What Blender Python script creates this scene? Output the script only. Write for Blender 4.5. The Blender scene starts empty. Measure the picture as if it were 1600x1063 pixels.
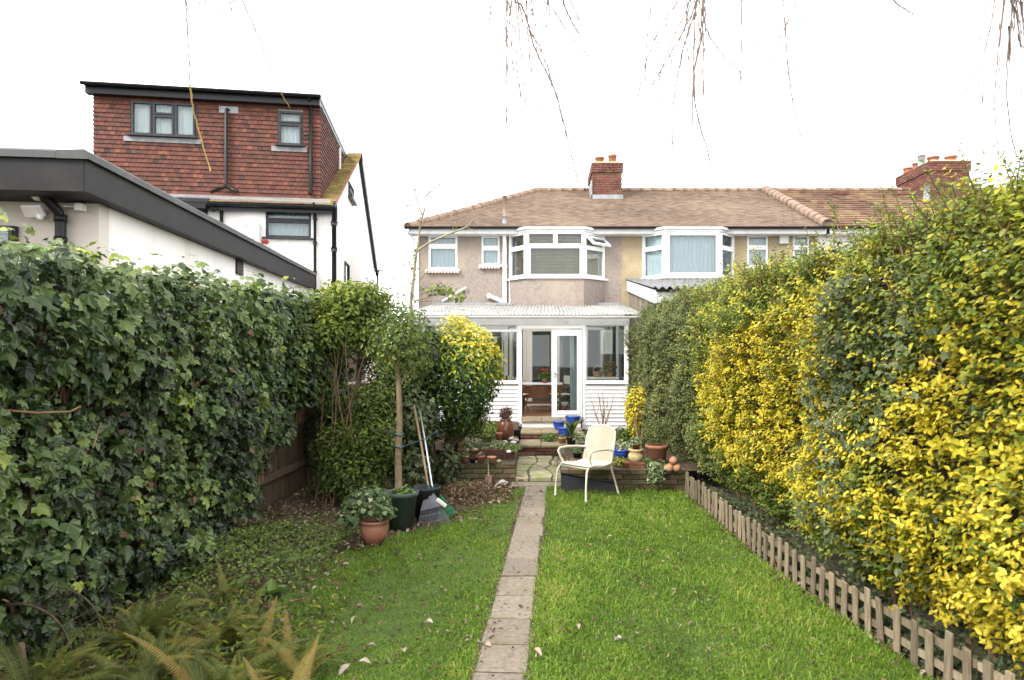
import bpy, math, random
import numpy as np
from mathutils import Matrix, Vector, Euler

SC = bpy.context.scene
COL = SC.collection
rnd = random.Random(7)
rng = np.random.default_rng(11)
R = math.radians

# ------------------------------------------------------------------ camera, sky, sun, exposure
CAMZ = 2.0
cd = bpy.data.cameras.new('camera')
cam = bpy.data.objects.new('camera', cd)
COL.objects.link(cam)
cam.location = (0, 0, CAMZ)
cam.rotation_euler = (R(90), 0, 0)
cd.sensor_width = 36.0
cd.lens = 24.0
cd.shift_x = -0.03125
cd.shift_y = 0.0119
cd.clip_start = 0.05
cd.clip_end = 2000
cd.dof.use_dof = True
cd.dof.focus_distance = 12.0
cd.dof.aperture_fstop = 3.2
SC.camera = cam

SUN_EL, SUN_ROT = R(38), R(228)
world = bpy.data.worlds.new('World')
SC.world = world
world.use_nodes = True
wn, wl = world.node_tree.nodes, world.node_tree.links
wn.clear()
wo = wn.new('ShaderNodeOutputWorld')
bg = wn.new('ShaderNodeBackground')
sky = wn.new('ShaderNodeTexSky')
sky.sky_type = 'NISHITA'
sky.sun_disc = False
sky.sun_elevation = SUN_EL
sky.sun_rotation = SUN_ROT
wtc = wn.new('ShaderNodeTexCoord')
wns = wn.new('ShaderNodeTexNoise')
wns.inputs['Scale'].default_value = 2.2
wns.inputs['Detail'].default_value = 5
wcr = wn.new('ShaderNodeValToRGB')           # even winter overcast
wcr.color_ramp.elements[0].position = 0.3
wcr.color_ramp.elements[0].color = (7.9, 7.9, 7.9, 1)
wcr.color_ramp.elements[1].position = 0.75
wcr.color_ramp.elements[1].color = (9.1, 9.05, 9.0, 1)
wmx = wn.new('ShaderNodeMixRGB')
wmx.inputs['Fac'].default_value = 0.93
wl.new(wtc.outputs['Generated'], wns.inputs['Vector'])
wl.new(wns.outputs['Fac'], wcr.inputs['Fac'])
wl.new(sky.outputs['Color'], wmx.inputs['Color1'])
wl.new(wcr.outputs['Color'], wmx.inputs['Color2'])
wl.new(wmx.outputs['Color'], bg.inputs['Color'])
bg.inputs['Strength'].default_value = 0.115
wl.new(bg.outputs['Background'], wo.inputs['Surface'])

sd = bpy.data.lights.new('sun', 'SUN')
sd.energy = 1.4
sd.angle = R(18)
sd.color = (1.0, 0.96, 0.9)
sun = bpy.data.objects.new('sun', sd)
COL.objects.link(sun)
sdir = Vector((math.sin(SUN_ROT) * math.cos(SUN_EL), math.cos(SUN_ROT) * math.cos(SUN_EL), math.sin(SUN_EL)))
sun.rotation_euler = sdir.to_track_quat('Z', 'Y').to_euler()
sun.location = sdir * 50

SC.view_settings.view_transform = 'Standard'
SC.view_settings.look = 'None'
SC.view_settings.exposure = 1.8
SC.view_settings.gamma = 1.0
SC.view_settings.use_curve_mapping = False
SC.render.engine = 'CYCLES'
try:
    SC.cycles.max_bounces = 8
    SC.cycles.transparent_max_bounces = 16
except Exception:
    pass

F = 1066.7
def at(px, py, Y):
    """photo measurement: pixel + distance in metres -> point in the garden"""
    return Vector(((px - 850) / F * Y, Y, CAMZ - (py - 550) / F * Y))
def gp(px, py, z=0.0):
    """photo measurement: point of a level surface of height z seen at a pixel"""
    Y = (CAMZ - z) * F / (py - 550)
    return Vector(((px - 850) / F * Y, Y, z))

# ------------------------------------------------------------------ materials
MATS = {}
def _ramp(nt, stops):
    r = nt.nodes.new('ShaderNodeValToRGB')
    el = r.color_ramp.elements
    while len(el) < len(stops):
        el.new(0.5)
    for e, (p, c) in zip(el, stops):
        e.position = p
        e.color = (c[0], c[1], c[2], 1)
    return r
def mat(name, c1, c2=None, scale=6, rough=.7, bump=0, bscale=40, spec=.3, rand=0, metal=0, c3=None, scale3=1.2, thr3=.55, stretch=None, detail=5):
    m = bpy.data.materials.new(name)
    m.use_nodes = True
    nt = m.node_tree
    N, L = nt.nodes, nt.links
    b = N['Principled BSDF']
    b.inputs['Roughness'].default_value = rough
    b.inputs['Metallic'].default_value = metal
    b.inputs['Specular IOR Level'].default_value = spec
    g = N.new('ShaderNodeNewGeometry')
    vec = g.outputs['Position']
    if stretch:
        mp = N.new('ShaderNodeMapping')
        mp.inputs['Scale'].default_value = stretch
        L.new(vec, mp.inputs['Vector'])
        vec = mp.outputs['Vector']
    if c2 is None:
        c2 = tuple(min(1, x * 1.18) for x in c1)
    n = N.new('ShaderNodeTexNoise')
    n.inputs['Scale'].default_value = scale
    n.inputs['Detail'].default_value = detail
    L.new(vec, n.inputs['Vector'])
    r = _ramp(nt, [(.32, c1), (.68, c2)])
    L.new(n.outputs['Fac'], r.inputs['Fac'])
    out = r.outputs['Color']
    if c3 is not None:
        n3 = N.new('ShaderNodeTexNoise')
        n3.inputs['Scale'].default_value = scale3
        n3.inputs['Detail'].default_value = 6
        n3.inputs['Roughness'].default_value = .65
        L.new(vec, n3.inputs['Vector'])
        r3 = _ramp(nt, [(thr3 - .08, (0, 0, 0)), (thr3 + .12, (1, 1, 1))])
        L.new(n3.outputs['Fac'], r3.inputs['Fac'])
        mx = N.new('ShaderNodeMixRGB')
        mx.inputs['Color2'].default_value = (*c3, 1)
        L.new(r3.outputs['Color'], mx.inputs['Fac'])
        L.new(out, mx.inputs['Color1'])
        out = mx.outputs['Color']
    if rand:
        oi = N.new('ShaderNodeObjectInfo')
        mr = N.new('ShaderNodeMapRange')
        mr.inputs['To Min'].default_value = 1 - rand
        mr.inputs['To Max'].default_value = 1 + rand
        L.new(oi.outputs['Random'], mr.inputs['Value'])
        hs = N.new('ShaderNodeHueSaturation')
        L.new(mr.outputs['Result'], hs.inputs['Value'])
        L.new(out, hs.inputs['Color'])
        out = hs.outputs['Color']
    L.new(out, b.inputs['Base Color'])
    if bump:
        nb = N.new('ShaderNodeTexNoise')
        nb.inputs['Scale'].default_value = bscale
        nb.inputs['Detail'].default_value = 4
        L.new(vec, nb.inputs['Vector'])
        bp = N.new('ShaderNodeBump')
        bp.inputs['Strength'].default_value = 1.0
        bp.inputs['Distance'].default_value = bump
        L.new(nb.outputs['Fac'], bp.inputs['Height'])
        L.new(bp.outputs['Normal'], b.inputs['Normal'])
    MATS[name] = m
    return m
def tint_mat(name, stops, rough=.5, transl=.25, spec=.3, bump=0, bscale=60):
    """colour picked per leaf / blade / tile from the 'tint' attribute of its own geometry"""
    m = bpy.data.materials.new(name)
    m.use_nodes = True
    nt = m.node_tree
    N, L = nt.nodes, nt.links
    b = N['Principled BSDF']
    b.inputs['Roughness'].default_value = rough
    b.inputs['Specular IOR Level'].default_value = spec
    a = N.new('ShaderNodeAttribute')
    a.attribute_name = 'tint'
    r = _ramp(nt, stops)
    L.new(a.outputs['Fac'], r.inputs['Fac'])
    L.new(r.outputs['Color'], b.inputs['Base Color'])
    if bump:
        g = N.new('ShaderNodeNewGeometry')
        nb = N.new('ShaderNodeTexNoise')
        nb.inputs['Scale'].default_value = bscale
        L.new(g.outputs['Position'], nb.inputs['Vector'])
        bp = N.new('ShaderNodeBump')
        bp.inputs['Distance'].default_value = bump
        L.new(nb.outputs['Fac'], bp.inputs['Height'])
        L.new(bp.outputs['Normal'], b.inputs['Normal'])
    if transl:
        t = N.new('ShaderNodeBsdfTranslucent')
        L.new(r.outputs['Color'], t.inputs['Color'])
        mx = N.new('ShaderNodeMixShader')
        mx.inputs['Fac'].default_value = transl
        L.new(b.outputs['BSDF'], mx.inputs[1])
        L.new(t.outputs['BSDF'], mx.inputs[2])
        L.new(mx.outputs['Shader'], N['Material Output'].inputs['Surface'])
    MATS[name] = m
    return m
def glass_mat(name, tint=(.9, .95, .95), refl=.12):
    m = bpy.data.materials.new(name)
    m.use_nodes = True
    nt = m.node_tree
    N, L = nt.nodes, nt.links
    N.remove(N['Principled BSDF'])
    tr = N.new('ShaderNodeBsdfTransparent')
    tr.inputs['Color'].default_value = (*tint, 1)
    gl = N.new('ShaderNodeBsdfGlossy')
    gl.inputs['Roughness'].default_value = .02
    gl.inputs['Color'].default_value = (.95, .97, 1, 1)
    lw = N.new('ShaderNodeLayerWeight')
    lw.inputs['Blend'].default_value = .22
    mr = N.new('ShaderNodeMapRange')
    mr.inputs['To Min'].default_value = refl
    mr.inputs['To Max'].default_value = .9
    L.new(lw.outputs['Fresnel'], mr.inputs['Value'])
    mx = N.new('ShaderNodeMixShader')
    L.new(mr.outputs['Result'], mx.inputs['Fac'])
    L.new(tr.outputs['BSDF'], mx.inputs[1])
    L.new(gl.outputs['BSDF'], mx.inputs[2])
    L.new(mx.outputs['Shader'], N['Material Output'].inputs['Surface'])
    MATS[name] = m
    return m

# ------------------------------------------------------------------ mesh builder
class MB:
    def __init__(s, M=None):
        s.v, s.f, s.sm, s.t = [], [], [], []
        s.M = M
        s.tint = 0.5
    def _p(s, p):
        p = Vector(p)
        return tuple(s.M @ p) if s.M is not None else tuple(p)
    def face(s, pts, smooth=False):
        i = len(s.v)
        s.v += [s._p(p) for p in pts]
        s.f.append(tuple(range(i, i + len(pts))))
        s.sm.append(smooth)
        s.t.append(s.tint)
    def mesh(s, pts, faces, smooth=False):
        i = len(s.v)
        s.v += [s._p(p) for p in pts]
        for f in faces:
            s.f.append(tuple(i + k for k in f))
            s.sm.append(smooth)
            s.t.append(s.tint)
    def box(s, x0, x1, y0, y1, z0, z1, T=None, j=0):
        P = [(x, y, z) for z in (z0, z1) for y in (y0, y1) for x in (x0, x1)]
        if j:
            P = [(a + rnd.uniform(-j, j), b + rnd.uniform(-j, j), c + rnd.uniform(-j, j)) for a, b, c in P]
        if T is not None:
            P = [tuple(T @ Vector(p)) for p in P]
        s.mesh(P, [(0, 2, 3, 1), (4, 5, 7, 6), (0, 1, 5, 4), (2, 6, 7, 3), (0, 4, 6, 2), (1, 3, 7, 5)])
    def cbox(s, x0, x1, y0, y1, z0, z1, c=.01, j=0):
        """box with chamfered upright and top edges"""
        P = []
        for (z, d) in ((z0, 0), (z1 - c, 0), (z1, c)):
            P += [(x0 + d + c, y0 + d, z), (x1 - d - c, y0 + d, z), (x1 - d, y0 + d + c, z), (x1 - d, y1 - d - c, z),
                  (x1 - d - c, y1 - d, z), (x0 + d + c, y1 - d, z), (x0 + d, y1 - d - c, z), (x0 + d, y0 + d + c, z)]
        if j:
            P = [(a + rnd.uniform(-j, j), b + rnd.uniform(-j, j), q + rnd.uniform(-j, j) * .5) for a, b, q in P]
        Fc = []
        for k in range(2):
            for i in range(8):
                Fc.append((k * 8 + i, k * 8 + (i + 1) % 8, k * 8 + 8 + (i + 1) % 8, k * 8 + 8 + i))
        Fc.append(tuple(range(16, 24)))
        Fc.append(tuple(range(7, -1, -1)))
        s.mesh(P, Fc)
    def prism(s, poly, axis, a0, a1):
        """extrude a 2-D polygon along an axis ('x','y','z')"""
        def mk(p, a):
            return {'x': (a, p[0], p[1]), 'y': (p[0], a, p[1]), 'z': (p[0], p[1], a)}[axis]
        n = len(poly)
        P = [mk(p, a0) for p in poly] + [mk(p, a1) for p in poly]
        Fc = [tuple(range(n - 1, -1, -1)), tuple(range(n, 2 * n))]
        Fc += [(i, (i + 1) % n, n + (i + 1) % n, n + i) for i in range(n)]
        s.mesh(P, Fc)
    def tube(s, pts, r, n=6, cap=True):
        pts = [Vector(p) for p in pts]
        if not isinstance(r, (list, tuple)):
            r = [r] * len(pts)
        P = []
        ref = Vector((0, 0, 1))
        for i, p in enumerate(pts):
            d = (pts[min(i + 1, len(pts) - 1)] - pts[max(i - 1, 0)])
            if d.length < 1e-9:
                d = Vector((0, 0, 1))
            d.normalize()
            u = d.cross(ref)
            if u.length < .05:
                u = d.cross(Vector((0, 1, 0)))
            u.normalize()
            w = d.cross(u)
            ref = u.cross(d)
            for k in range(n):
                a = 2 * math.pi * k / n
                P.append(p + (u * math.cos(a) + w * math.sin(a)) * r[i])
        Fc = []
        for i in range(len(pts) - 1):
            for k in range(n):
                Fc.append((i * n + k, i * n + (k + 1) % n, (i + 1) * n + (k + 1) % n, (i + 1) * n + k))
        s.mesh(P, Fc, True)
        if cap:
            i0 = len(s.v) - len(P)
            for fc in (tuple(range(n)), tuple(range(len(P) - 1, len(P) - 1 - n, -1))):
                s.f.append(tuple(i0 + k for k in fc)); s.sm.append(False); s.t.append(s.tint)
    def lathe(s, prof, c=(0, 0, 0), n=20, sq=1.0):
        P = []
        for (r, z) in prof:
            for k in range(n):
                a = 2 * math.pi * k / n
                P.append((c[0] + r * math.cos(a), c[1] + r * math.sin(a) * sq, c[2] + z))
        Fc = [(i * n + k, i * n + (k + 1) % n, (i + 1) * n + (k + 1) % n, (i + 1) * n + k)
              for i in range(len(prof) - 1) for k in range(n)]
        s.mesh(P, Fc, True)
    def slab(s, x0, x1, z0, z1, holes, y0, y1, top=None):
        """upright slab in the xz plane, thickness y0..y1, with rectangular holes"""
        xs = sorted({x0, x1, *[h[0] for h in holes], *[h[1] for h in holes]})
        zs = sorted({z0, z1, *[h[2] for h in holes], *[h[3] for h in holes]})
        xs = [x for x in xs if x0 <= x <= x1]
        zs = [z for z in zs if z0 <= z <= z1]
        def solid(i, k):
            if i < 0 or k < 0 or i >= len(xs) - 1 or k >= len(zs) - 1:
                return False
            cx, cz = (xs[i] + xs[i + 1]) / 2, (zs[k] + zs[k + 1]) / 2
            return not any(h[0] < cx < h[1] and h[2] < cz < h[3] for h in holes)
        for i in range(len(xs) - 1):
            for k in range(len(zs) - 1):
                if not solid(i, k):
                    continue
                a, b, c, d = xs[i], xs[i + 1], zs[k], zs[k + 1]
                s.face([(a, y0, c), (b, y0, c), (b, y0, d), (a, y0, d)])
                s.face([(a, y1, d), (b, y1, d), (b, y1, c), (a, y1, c)])
                if not solid(i - 1, k): s.face([(a, y1, c), (a, y0, c), (a, y0, d), (a, y1, d)])
                if not solid(i + 1, k): s.face([(b, y0, c), (b, y1, c), (b, y1, d), (b, y0, d)])
                if not solid(i, k - 1): s.face([(a, y0, c), (a, y1, c), (b, y1, c), (b, y0, c)])
                if not solid(i, k + 1): s.face([(a, y0, d), (b, y0, d), (b, y1, d), (a, y1, d)])
    def data(s, name, m):
        me = bpy.data.meshes.new(name)
        me.from_pydata(s.v, [], s.f)
        me.polygons.foreach_set('use_smooth', s.sm)
        at_ = me.attributes.new('tint', 'FLOAT', 'FACE')
        at_.data.foreach_set('value', s.t)
        if m is not None:
            me.materials.append(m)
        me.update()
        return me
    def build(s, name, m, parent=None, loc=(0, 0, 0), kind=None):
        return link(name, s.data(name, m), parent, loc, kind)

def link(name, me, parent=None, loc=(0, 0, 0), kind=None):
    o = bpy.data.objects.new(name, me)
    COL.objects.link(o)
    o.location = loc
    if parent is not None:
        o.parent = parent
    if kind:
        o['kind'] = kind
    return o
def tag(o, label, cat, group=None):
    o['label'] = label
    o['category'] = cat
    if group:
        o['group'] = group
    return o
def thing(name, label, cat, loc=(0, 0, 0), rz=0, group=None):
    o = link(name, None, None, loc)
    o.rotation_euler = (0, 0, rz)
    o.empty_display_size = .2
    return tag(o, label, cat, group)
def copy_tree(o, parent=None):
    c = o.copy()
    COL.objects.link(c)
    if parent is not None:
        c.parent = parent
    for ch in list(o.children):
        copy_tree(ch, c)
    return c

# ------------------------------------------------------------------ leaves in bulk
def oval_leaf(w=.5, curl=.12, fold=.1):
    V = [(0, 0, 0), (-.42 * w, .3, fold * .6), (-.5 * w, .55, fold), (-.3 * w, .82, fold * .4 - curl * .5), (0, 1, -curl),
         (.3 * w, .82, fold * .4 - curl * .5), (.5 * w, .55, fold), (.42 * w, .3, fold * .6)]
    return np.array(V), [(0, 4, 3, 2, 1), (0, 7, 6, 5, 4)]
def thin_leaf(w=.4, curl=.1, fold=.08):
    V = [(0, 0, 0), (-.5 * w, .5, fold), (0, 1, -curl), (.5 * w, .5, fold)]
    return np.array(V), [(0, 2, 1), (0, 3, 2)]
def ivy_leaf(k=1.0):
    V = [(0, 0, 0), (-.24, -.13, -.02), (-.5, .08, -.09), (-.37, .29, .02), (-.44, .5, -.08), (-.23, .58, .03), (0, .95 * k, -.15),
         (.23, .58, .03), (.44, .5, -.08), (.37, .29, .02), (.5, .08, -.09), (.24, -.13, -.02)]
    return np.array(V), [(0, 3, 2, 1), (0, 5, 4, 3), (0, 6, 5), (0, 7, 6), (0, 9, 8, 7), (0, 11, 10, 9)]

def norm(a):
    return a / np.maximum(np.linalg.norm(a, axis=1, keepdims=True), 1e-9)
def frames(Nn, A):
    z = norm(Nn)
    y = A - (A * z).sum(1, keepdims=True) * z
    bad = np.linalg.norm(y, axis=1) < 1e-3
    y[bad] = np.array([.3, .2, 1.0])
    y = norm(y)
    x = np.cross(y, z)
    return x, y, z
def np_mesh(name, V, polys_tmpl, k, n, m, tint):
    """n copies of a template of k vertices; V is (n*k,3)"""
    me = bpy.data.meshes.new(name)
    me.vertices.add(len(V))
    me.vertices.foreach_set('co', V.astype(np.float32).ravel())
    loops_t = np.concatenate([np.array(p) for p in polys_tmpl])
    lens = np.array([len(p) for p in polys_tmpl])
    nl = len(loops_t)
    loops = (loops_t[None, :] + (np.arange(n) * k)[:, None]).ravel()
    tot = np.tile(lens, n)
    start = np.concatenate([[0], np.cumsum(tot)[:-1]])
    me.loops.add(len(loops))
    me.loops.foreach_set('vertex_index', loops.astype(np.int32))
    me.polygons.add(len(tot))
    me.polygons.foreach_set('loop_start', start.astype(np.int32))
    me.polygons.foreach_set('use_smooth', np.zeros(len(tot), dtype=bool))
    me.update(calc_edges=True)
    a = me.attributes.new('tint', 'FLOAT', 'FACE')
    a.data.foreach_set('value', np.repeat(tint, len(polys_tmpl)).astype(np.float32))
    me.materials.append(m)
    return me
def leaf_cloud(name, P, Nn, A, S, tmpl, tint, m, parent, singles=0, single_name='leaf', kind='stuff', order=None):
    """leaves at P facing Nn, growing along A. The `singles` largest in view become objects, the rest one mesh."""
    TV, TF = tmpl
    off = np.array(parent.location) if parent is not None else np.zeros(3)
    n = len(P)
    keep = np.ones(n, bool)
    x, y, z = frames(Nn, A)
    if singles:
        px = 850 + F * P[:, 0] / P[:, 1]
        py = 550 - F * (P[:, 2] - CAMZ) / P[:, 1]
        vis = (P[:, 1] > .5) & (px > 5) & (px < 1595) & (py > 5) & (py < 1058)
        score = np.where(vis, S / P[:, 1], 0)
        if order is not None:
            score = score * order
        idx = np.argsort(-score)[:singles]
        keep[idx] = False
        variants = []
        for q in range(8):
            mm = np_mesh(single_name, TV, TF, len(TV), 1, m, np.array([np.quantile(tint[idx], (q + .5) / 8)]))
            variants.append(mm)
        ranks = np.argsort(np.argsort(tint[idx]))
        for j, i in enumerate(idx):
            me = variants[min(7, int(ranks[j] * 8 / max(1, len(idx))))]
            o = bpy.data.objects.new(single_name, me)
            COL.objects.link(o)
            M = Matrix(((x[i, 0] * S[i], y[i, 0] * S[i], z[i, 0] * S[i], P[i, 0] - off[0]),
                        (x[i, 1] * S[i], y[i, 1] * S[i], z[i, 1] * S[i], P[i, 1] - off[1]),
                        (x[i, 2] * S[i], y[i, 2] * S[i], z[i, 2] * S[i], P[i, 2] - off[2]),
                        (0, 0, 0, 1)))
            o.matrix_basis = M
            o.parent = parent
    P, S, x, y, z, tint = P[keep], S[keep], x[keep], y[keep], z[keep], tint[keep]
    V = (P - off)[:, None, :] + S[:, None, None] * (TV[None, :, 0:1] * x[:, None, :] + TV[None, :, 1:2] * y[:, None, :] + TV[None, :, 2:3] * z[:, None, :])
    me = np_mesh(name, V.reshape(-1, 3), TF, len(TV), len(P), m, tint)
    return link(name, me, parent, kind=kind)
_ph = rng.uniform(0, 6.28, (12, 2)); _k = rng.normal(0, 1, (12, 2))
def wave(u, v, f=1.0):
    """smooth pseudo-noise, about -1..1"""
    s = np.zeros_like(np.asarray(u, float))
    for i in range(12):
        a = .5 + i * .22
        s = s + np.sin((_k[i, 0] * u + _k[i, 1] * v) * f * a * 1.6 + _ph[i, 0]) * (1.0 / (1 + .25 * i))
    return s / 3.2
def rv(n, s=1.0):
    return rng.normal(0, s, (n, 3))
def blob(c, rad, n, size, shell=.55, up=.3, dirs=None):
    """leaf positions through an ellipsoid, denser toward its skin"""
    d = norm(rv(n))
    r = shell + (1 - shell) * rng.uniform(0, 1, n) ** .6
    lump = 1 + .13 * wave(d[:, 0] * 3 + c[0], d[:, 2] * 3 + d[:, 1] * 2, 1.4)
    P = np.array(c) + d * (r * lump)[:, None] * np.array(rad)
    Nn = norm(d + rv(n, .45) + np.array([0, 0, up]))
    A = d * .7 + rv(n, .6) + np.array([0, 0, -.1])
    S = size * rng.uniform(.7, 1.25, n)
    return P, Nn, A, S, d, r
# ------------------------------------------------------------------ materials used
M_white = mat('white_plastic', (.78, .78, .77), (.82, .82, .81), 3, rough=.35)
M_whitewood = mat('white_painted_wood', (.6, .6, .6), (.68, .68, .67), 5, rough=.5, c3=(.47, .46, .43), scale3=3, thr3=.62)
M_cream = mat('cream_plastic', (.76, .72, .65), (.8, .76, .7), 4, rough=.45)
M_render_shaded = mat('shaded_cream_render', (.56, .5, .45), (.63, .58, .53), 1.5, rough=.9, bump=.003, bscale=110)  # cream tone darkened for the shade under the soffit
M_render = mat('white_render', (.78, .76, .73), (.84, .82, .8), 1.5, rough=.9, bump=.002, bscale=120, c3=(.66, .63, .57), scale3=2.2, thr3=.62, stretch=(1, 1, .22))
M_rough = mat('pink_roughcast', (.215, .178, .155), (.3, .25, .22), 14, rough=.95, bump=.014, bscale=45, c3=(.33, .275, .215), scale3=.9, thr3=.56)
M_pebble = mat('pebbledash', (.2, .15, .085), (.46, .375, .24), 38, rough=.95, bump=.015, bscale=60, c3=(.4, .33, .22), scale3=2)
M_black = mat('black_plastic', (.009, .0095, .011), (.014, .0145, .016), 6, rough=.4, spec=.3)
M_dark = mat('dark_grey_sheet', (.011, .0105, .011), (.017, .016, .0165), 2.5, rough=.55, spec=.2, c3=(.024, .023, .022), scale3=5, thr3=.62)
M_trim = mat('grey_metal_trim', (.05, .05, .052), (.07, .07, .072), 3, rough=.5, spec=.3, c3=(.1, .1, .095), scale3=4, thr3=.6)
M_anthracite = mat('anthracite_frame', (.02, .022, .027), (.028, .03, .035), 5, rough=.45, spec=.3)
M_lead = mat('lead_sheet', (.2, .2, .21), (.3, .3, .31), 9, rough=.6)
M_grey = mat('weathered_grey', (.16, .15, .14), (.26, .25, .23), 8, rough=.8)
M_tile_hung = tint_mat('clay_hung_tile', [(0, (.042, .025, .021)), (.3, (.085, .036, .027)), (.7, (.13, .048, .033)), (1, (.18, .07, .043))], rough=.8, transl=0, bump=.004, bscale=70)
M_tile_roof = tint_mat('worn_roof_tile', [(0, (.12, .088, .066)), (.45, (.205, .15, .112)), (.8, (.265, .197, .146)), (1, (.3, .24, .16))], rough=.9, transl=0, bump=.003, bscale=50)
M_tile_moss = tint_mat('mossy_roof_tile', [(0, (.14, .08, .06)), (.4, (.27, .145, .1)), (.7, (.24, .19, .07)), (1, (.34, .28, .1))], rough=.95, transl=0, bump=.012, bscale=60)
M_tile_new = tint_mat('brown_roof_tile', [(0, (.1, .06, .045)), (.5, (.19, .115, .08)), (.85, (.25, .165, .1)), (1, (.28, .23, .1))], rough=.9, transl=0, bump=.006, bscale=50)
M_ridge = mat('ridge_tile', (.17, .115, .085), (.28, .195, .145), 9, rough=.9, c3=(.26, .2, .13), scale3=4, thr3=.62)
M_brick = mat('red_brick', (.085, .037, .029), (.16, .062, .046), 22, rough=.9, bump=.004, bscale=90, rand=.3, c3=(.16, .12, .07), scale3=5, thr3=.6)
M_brick_old = mat('mossy_brown_brick', (.07, .048, .03), (.15, .092, .055), 20, rough=.95, bump=.005, bscale=80, rand=.35, c3=(.075, .085, .035), scale3=4, thr3=.5)
M_mortar = mat('mortar', (.2, .18, .15), (.32, .29, .24), 30, rough=.95, bump=.003)
M_mortar_dark = mat('mossy_mortar', (.055, .055, .035), (.11, .105, .07), 25, rough=.95)
M_terracotta = mat('terracotta', (.25, .1, .062), (.34, .155, .1), 9, rough=.8, bump=.002, rand=.12, c3=(.4, .3, .22), scale3=8, thr3=.64)
M_terracotta_pale = mat('pale_terracotta', (.34, .17, .09), (.45, .25, .15), 10, rough=.8, rand=.1)
M_brownglaze = mat('brown_glaze', (.13, .045, .025), (.2, .07, .04), 7, rough=.25, spec=.6)
M_blueglaze = mat('blue_glaze', (.012, .035, .2), (.02, .06, .32), 8, rough=.15, spec=.7)
M_ochre = mat('ochre_pottery', (.4, .3, .13), (.52, .4, .2), 12, rough=.7, c3=(.24, .27, .12), scale3=9)
M_blackpot = mat('black_pot_plastic', (.014, .015, .017), (.022, .023, .025), 10, rough=.5)
M_greenpot = mat('green_pot_plastic', (.045, .065, .055), (.062, .088, .074), 8, rough=.5, c3=(.1, .12, .1), scale3=5, thr3=.66)
M_soil = mat('soil', (.03, .02, .013), (.085, .055, .035), 12, rough=1, bump=.03, bscale=25, c3=(.12, .08, .045), scale3=9, thr3=.6)
M_ground = mat('garden_earth', (.035, .027, .015), (.085, .06, .032), 6, rough=1, bump=.03, bscale=18, c3=(.05, .065, .02), scale3=1.5)
M_lawn = mat('lawn_turf', (.05, .085, .014), (.085, .135, .02), 9, rough=1, bump=.03, bscale=60, c3=(.085, .07, .03), scale3=5, thr3=.62)
M_slab = mat('concrete_slab', (.145, .12, .092), (.235, .195, .152), 26, rough=.95, bump=.004, bscale=120, rand=.12, c3=(.17, .14, .09), scale3=4, thr3=.6)
M_crazy = mat('crazy_paving_stone', (.22, .185, .12), (.35, .3, .21), 9, rough=.95, bump=.006, bscale=60, rand=.18, c3=(.17, .19, .07), scale3=4, thr3=.52)
M_step = mat('stone_step', (.15, .115, .07), (.25, .2, .13), 7, rough=.9, bump=.004, bscale=60, c3=(.2, .17, .08), scale3=4)
M_board = mat('fence_board', (.075, .05, .032), (.14, .1, .065), 10, rough=.95, bump=.004, bscale=40, rand=.25, stretch=(6, 6, .6))
M_picket = mat('picket_wood', (.15, .115, .075), (.27, .215, .145), 14, rough=.9, bump=.003, bscale=60, rand=.34, stretch=(3, 3, .5), c3=(.2, .19, .09), scale3=7, thr3=.6)
M_bark = mat('bark', (.09, .065, .04), (.17, .13, .085), 20, rough=.95, bump=.01, bscale=50, stretch=(2, 2, .6))
M_barkdark = mat('dark_bark', (.045, .034, .022), (.09, .07, .045), 20, rough=.95, bump=.01, bscale=50)
M_barkpale = mat('pale_bark', (.17, .14, .11), (.3, .26, .2), 20, rough=.9, c3=(.3, .3, .14), scale3=9)
M_barkpole = mat('stripped_trunk', (.13, .095, .055), (.2, .15, .09), 20, rough=.9, bump=.004, bscale=40)
M_twig = mat('willow_twig', (.2, .14, .12), (.32, .24, .22), 9, rough=.7)
M_twigyellow = mat('yellow_twig', (.4, .25, .07), (.52, .35, .12), 9, rough=.7)  # exposure tone put into the colour of twig ends before the dark house
M_stem = mat('brown_stem', (.13, .075, .04), (.22, .14, .08), 15, rough=.9)
M_chairmetal = mat('cream_enamel', (.5, .46, .37), (.56, .52, .43), 4, rough=.35, c3=(.6, .55, .44), scale3=10, thr3=.68)
M_chairweave = mat('cream_weave', (.34, .3, .22), (.4, .36, .27), 30, rough=.75)
M_teak = mat('brown_wood', (.12, .045, .02), (.2, .08, .035), 14, rough=.5, stretch=(1, 1, .3))
M_canvas = mat('pale_canvas', (.6, .57, .5), (.7, .67, .6), 10, rough=.9)
M_rakegrey = mat('grey_rake_plastic', (.1, .105, .12), (.14, .145, .16), 6, rough=.6)
M_rakegreen = mat('green_rake_plastic', (.01, .17, .085), (.02, .24, .12), 6, rough=.5)
M_steel = mat('steel_tube', (.5, .52, .55), (.6, .62, .65), 12, rough=.3, metal=.6)
M_rust = mat('rusty_steel', (.17, .1, .075), (.3, .21, .16), 14, rough=.8, metal=.2)
M_handle = mat('old_wood_handle', (.2, .14, .09), (.3, .22, .15), 14, rough=.85)
M_pink = mat('pinkish_paint', (.5, .4, .36), (.56, .46, .42), 5, rough=.8)
M_inside = mat('inside_wall', (.68, .64, .58), (.74, .7, .64), 3, rough=.9)
M_curtain = mat('net_curtain', (.5, .53, .57), (.62, .65, .68), 4, rough=.9, stretch=(12, 12, .4))
M_curtain_w = mat('white_curtain', (.7, .71, .72), (.8, .8, .8), 4, rough=.9, stretch=(12, 12, .4))
M_blind = mat('wood_blind', (.3, .22, .12), (.42, .32, .19), 12, rough=.6)
M_drape = mat('grey_green_drape', (.3, .36, .34), (.46, .52, .49), 5, rough=.9, stretch=(14, 14, .3))
M_stone = mat('pale_stone', (.5, .47, .42), (.68, .65, .6), 10, rough=.9, rand=.15)
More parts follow.
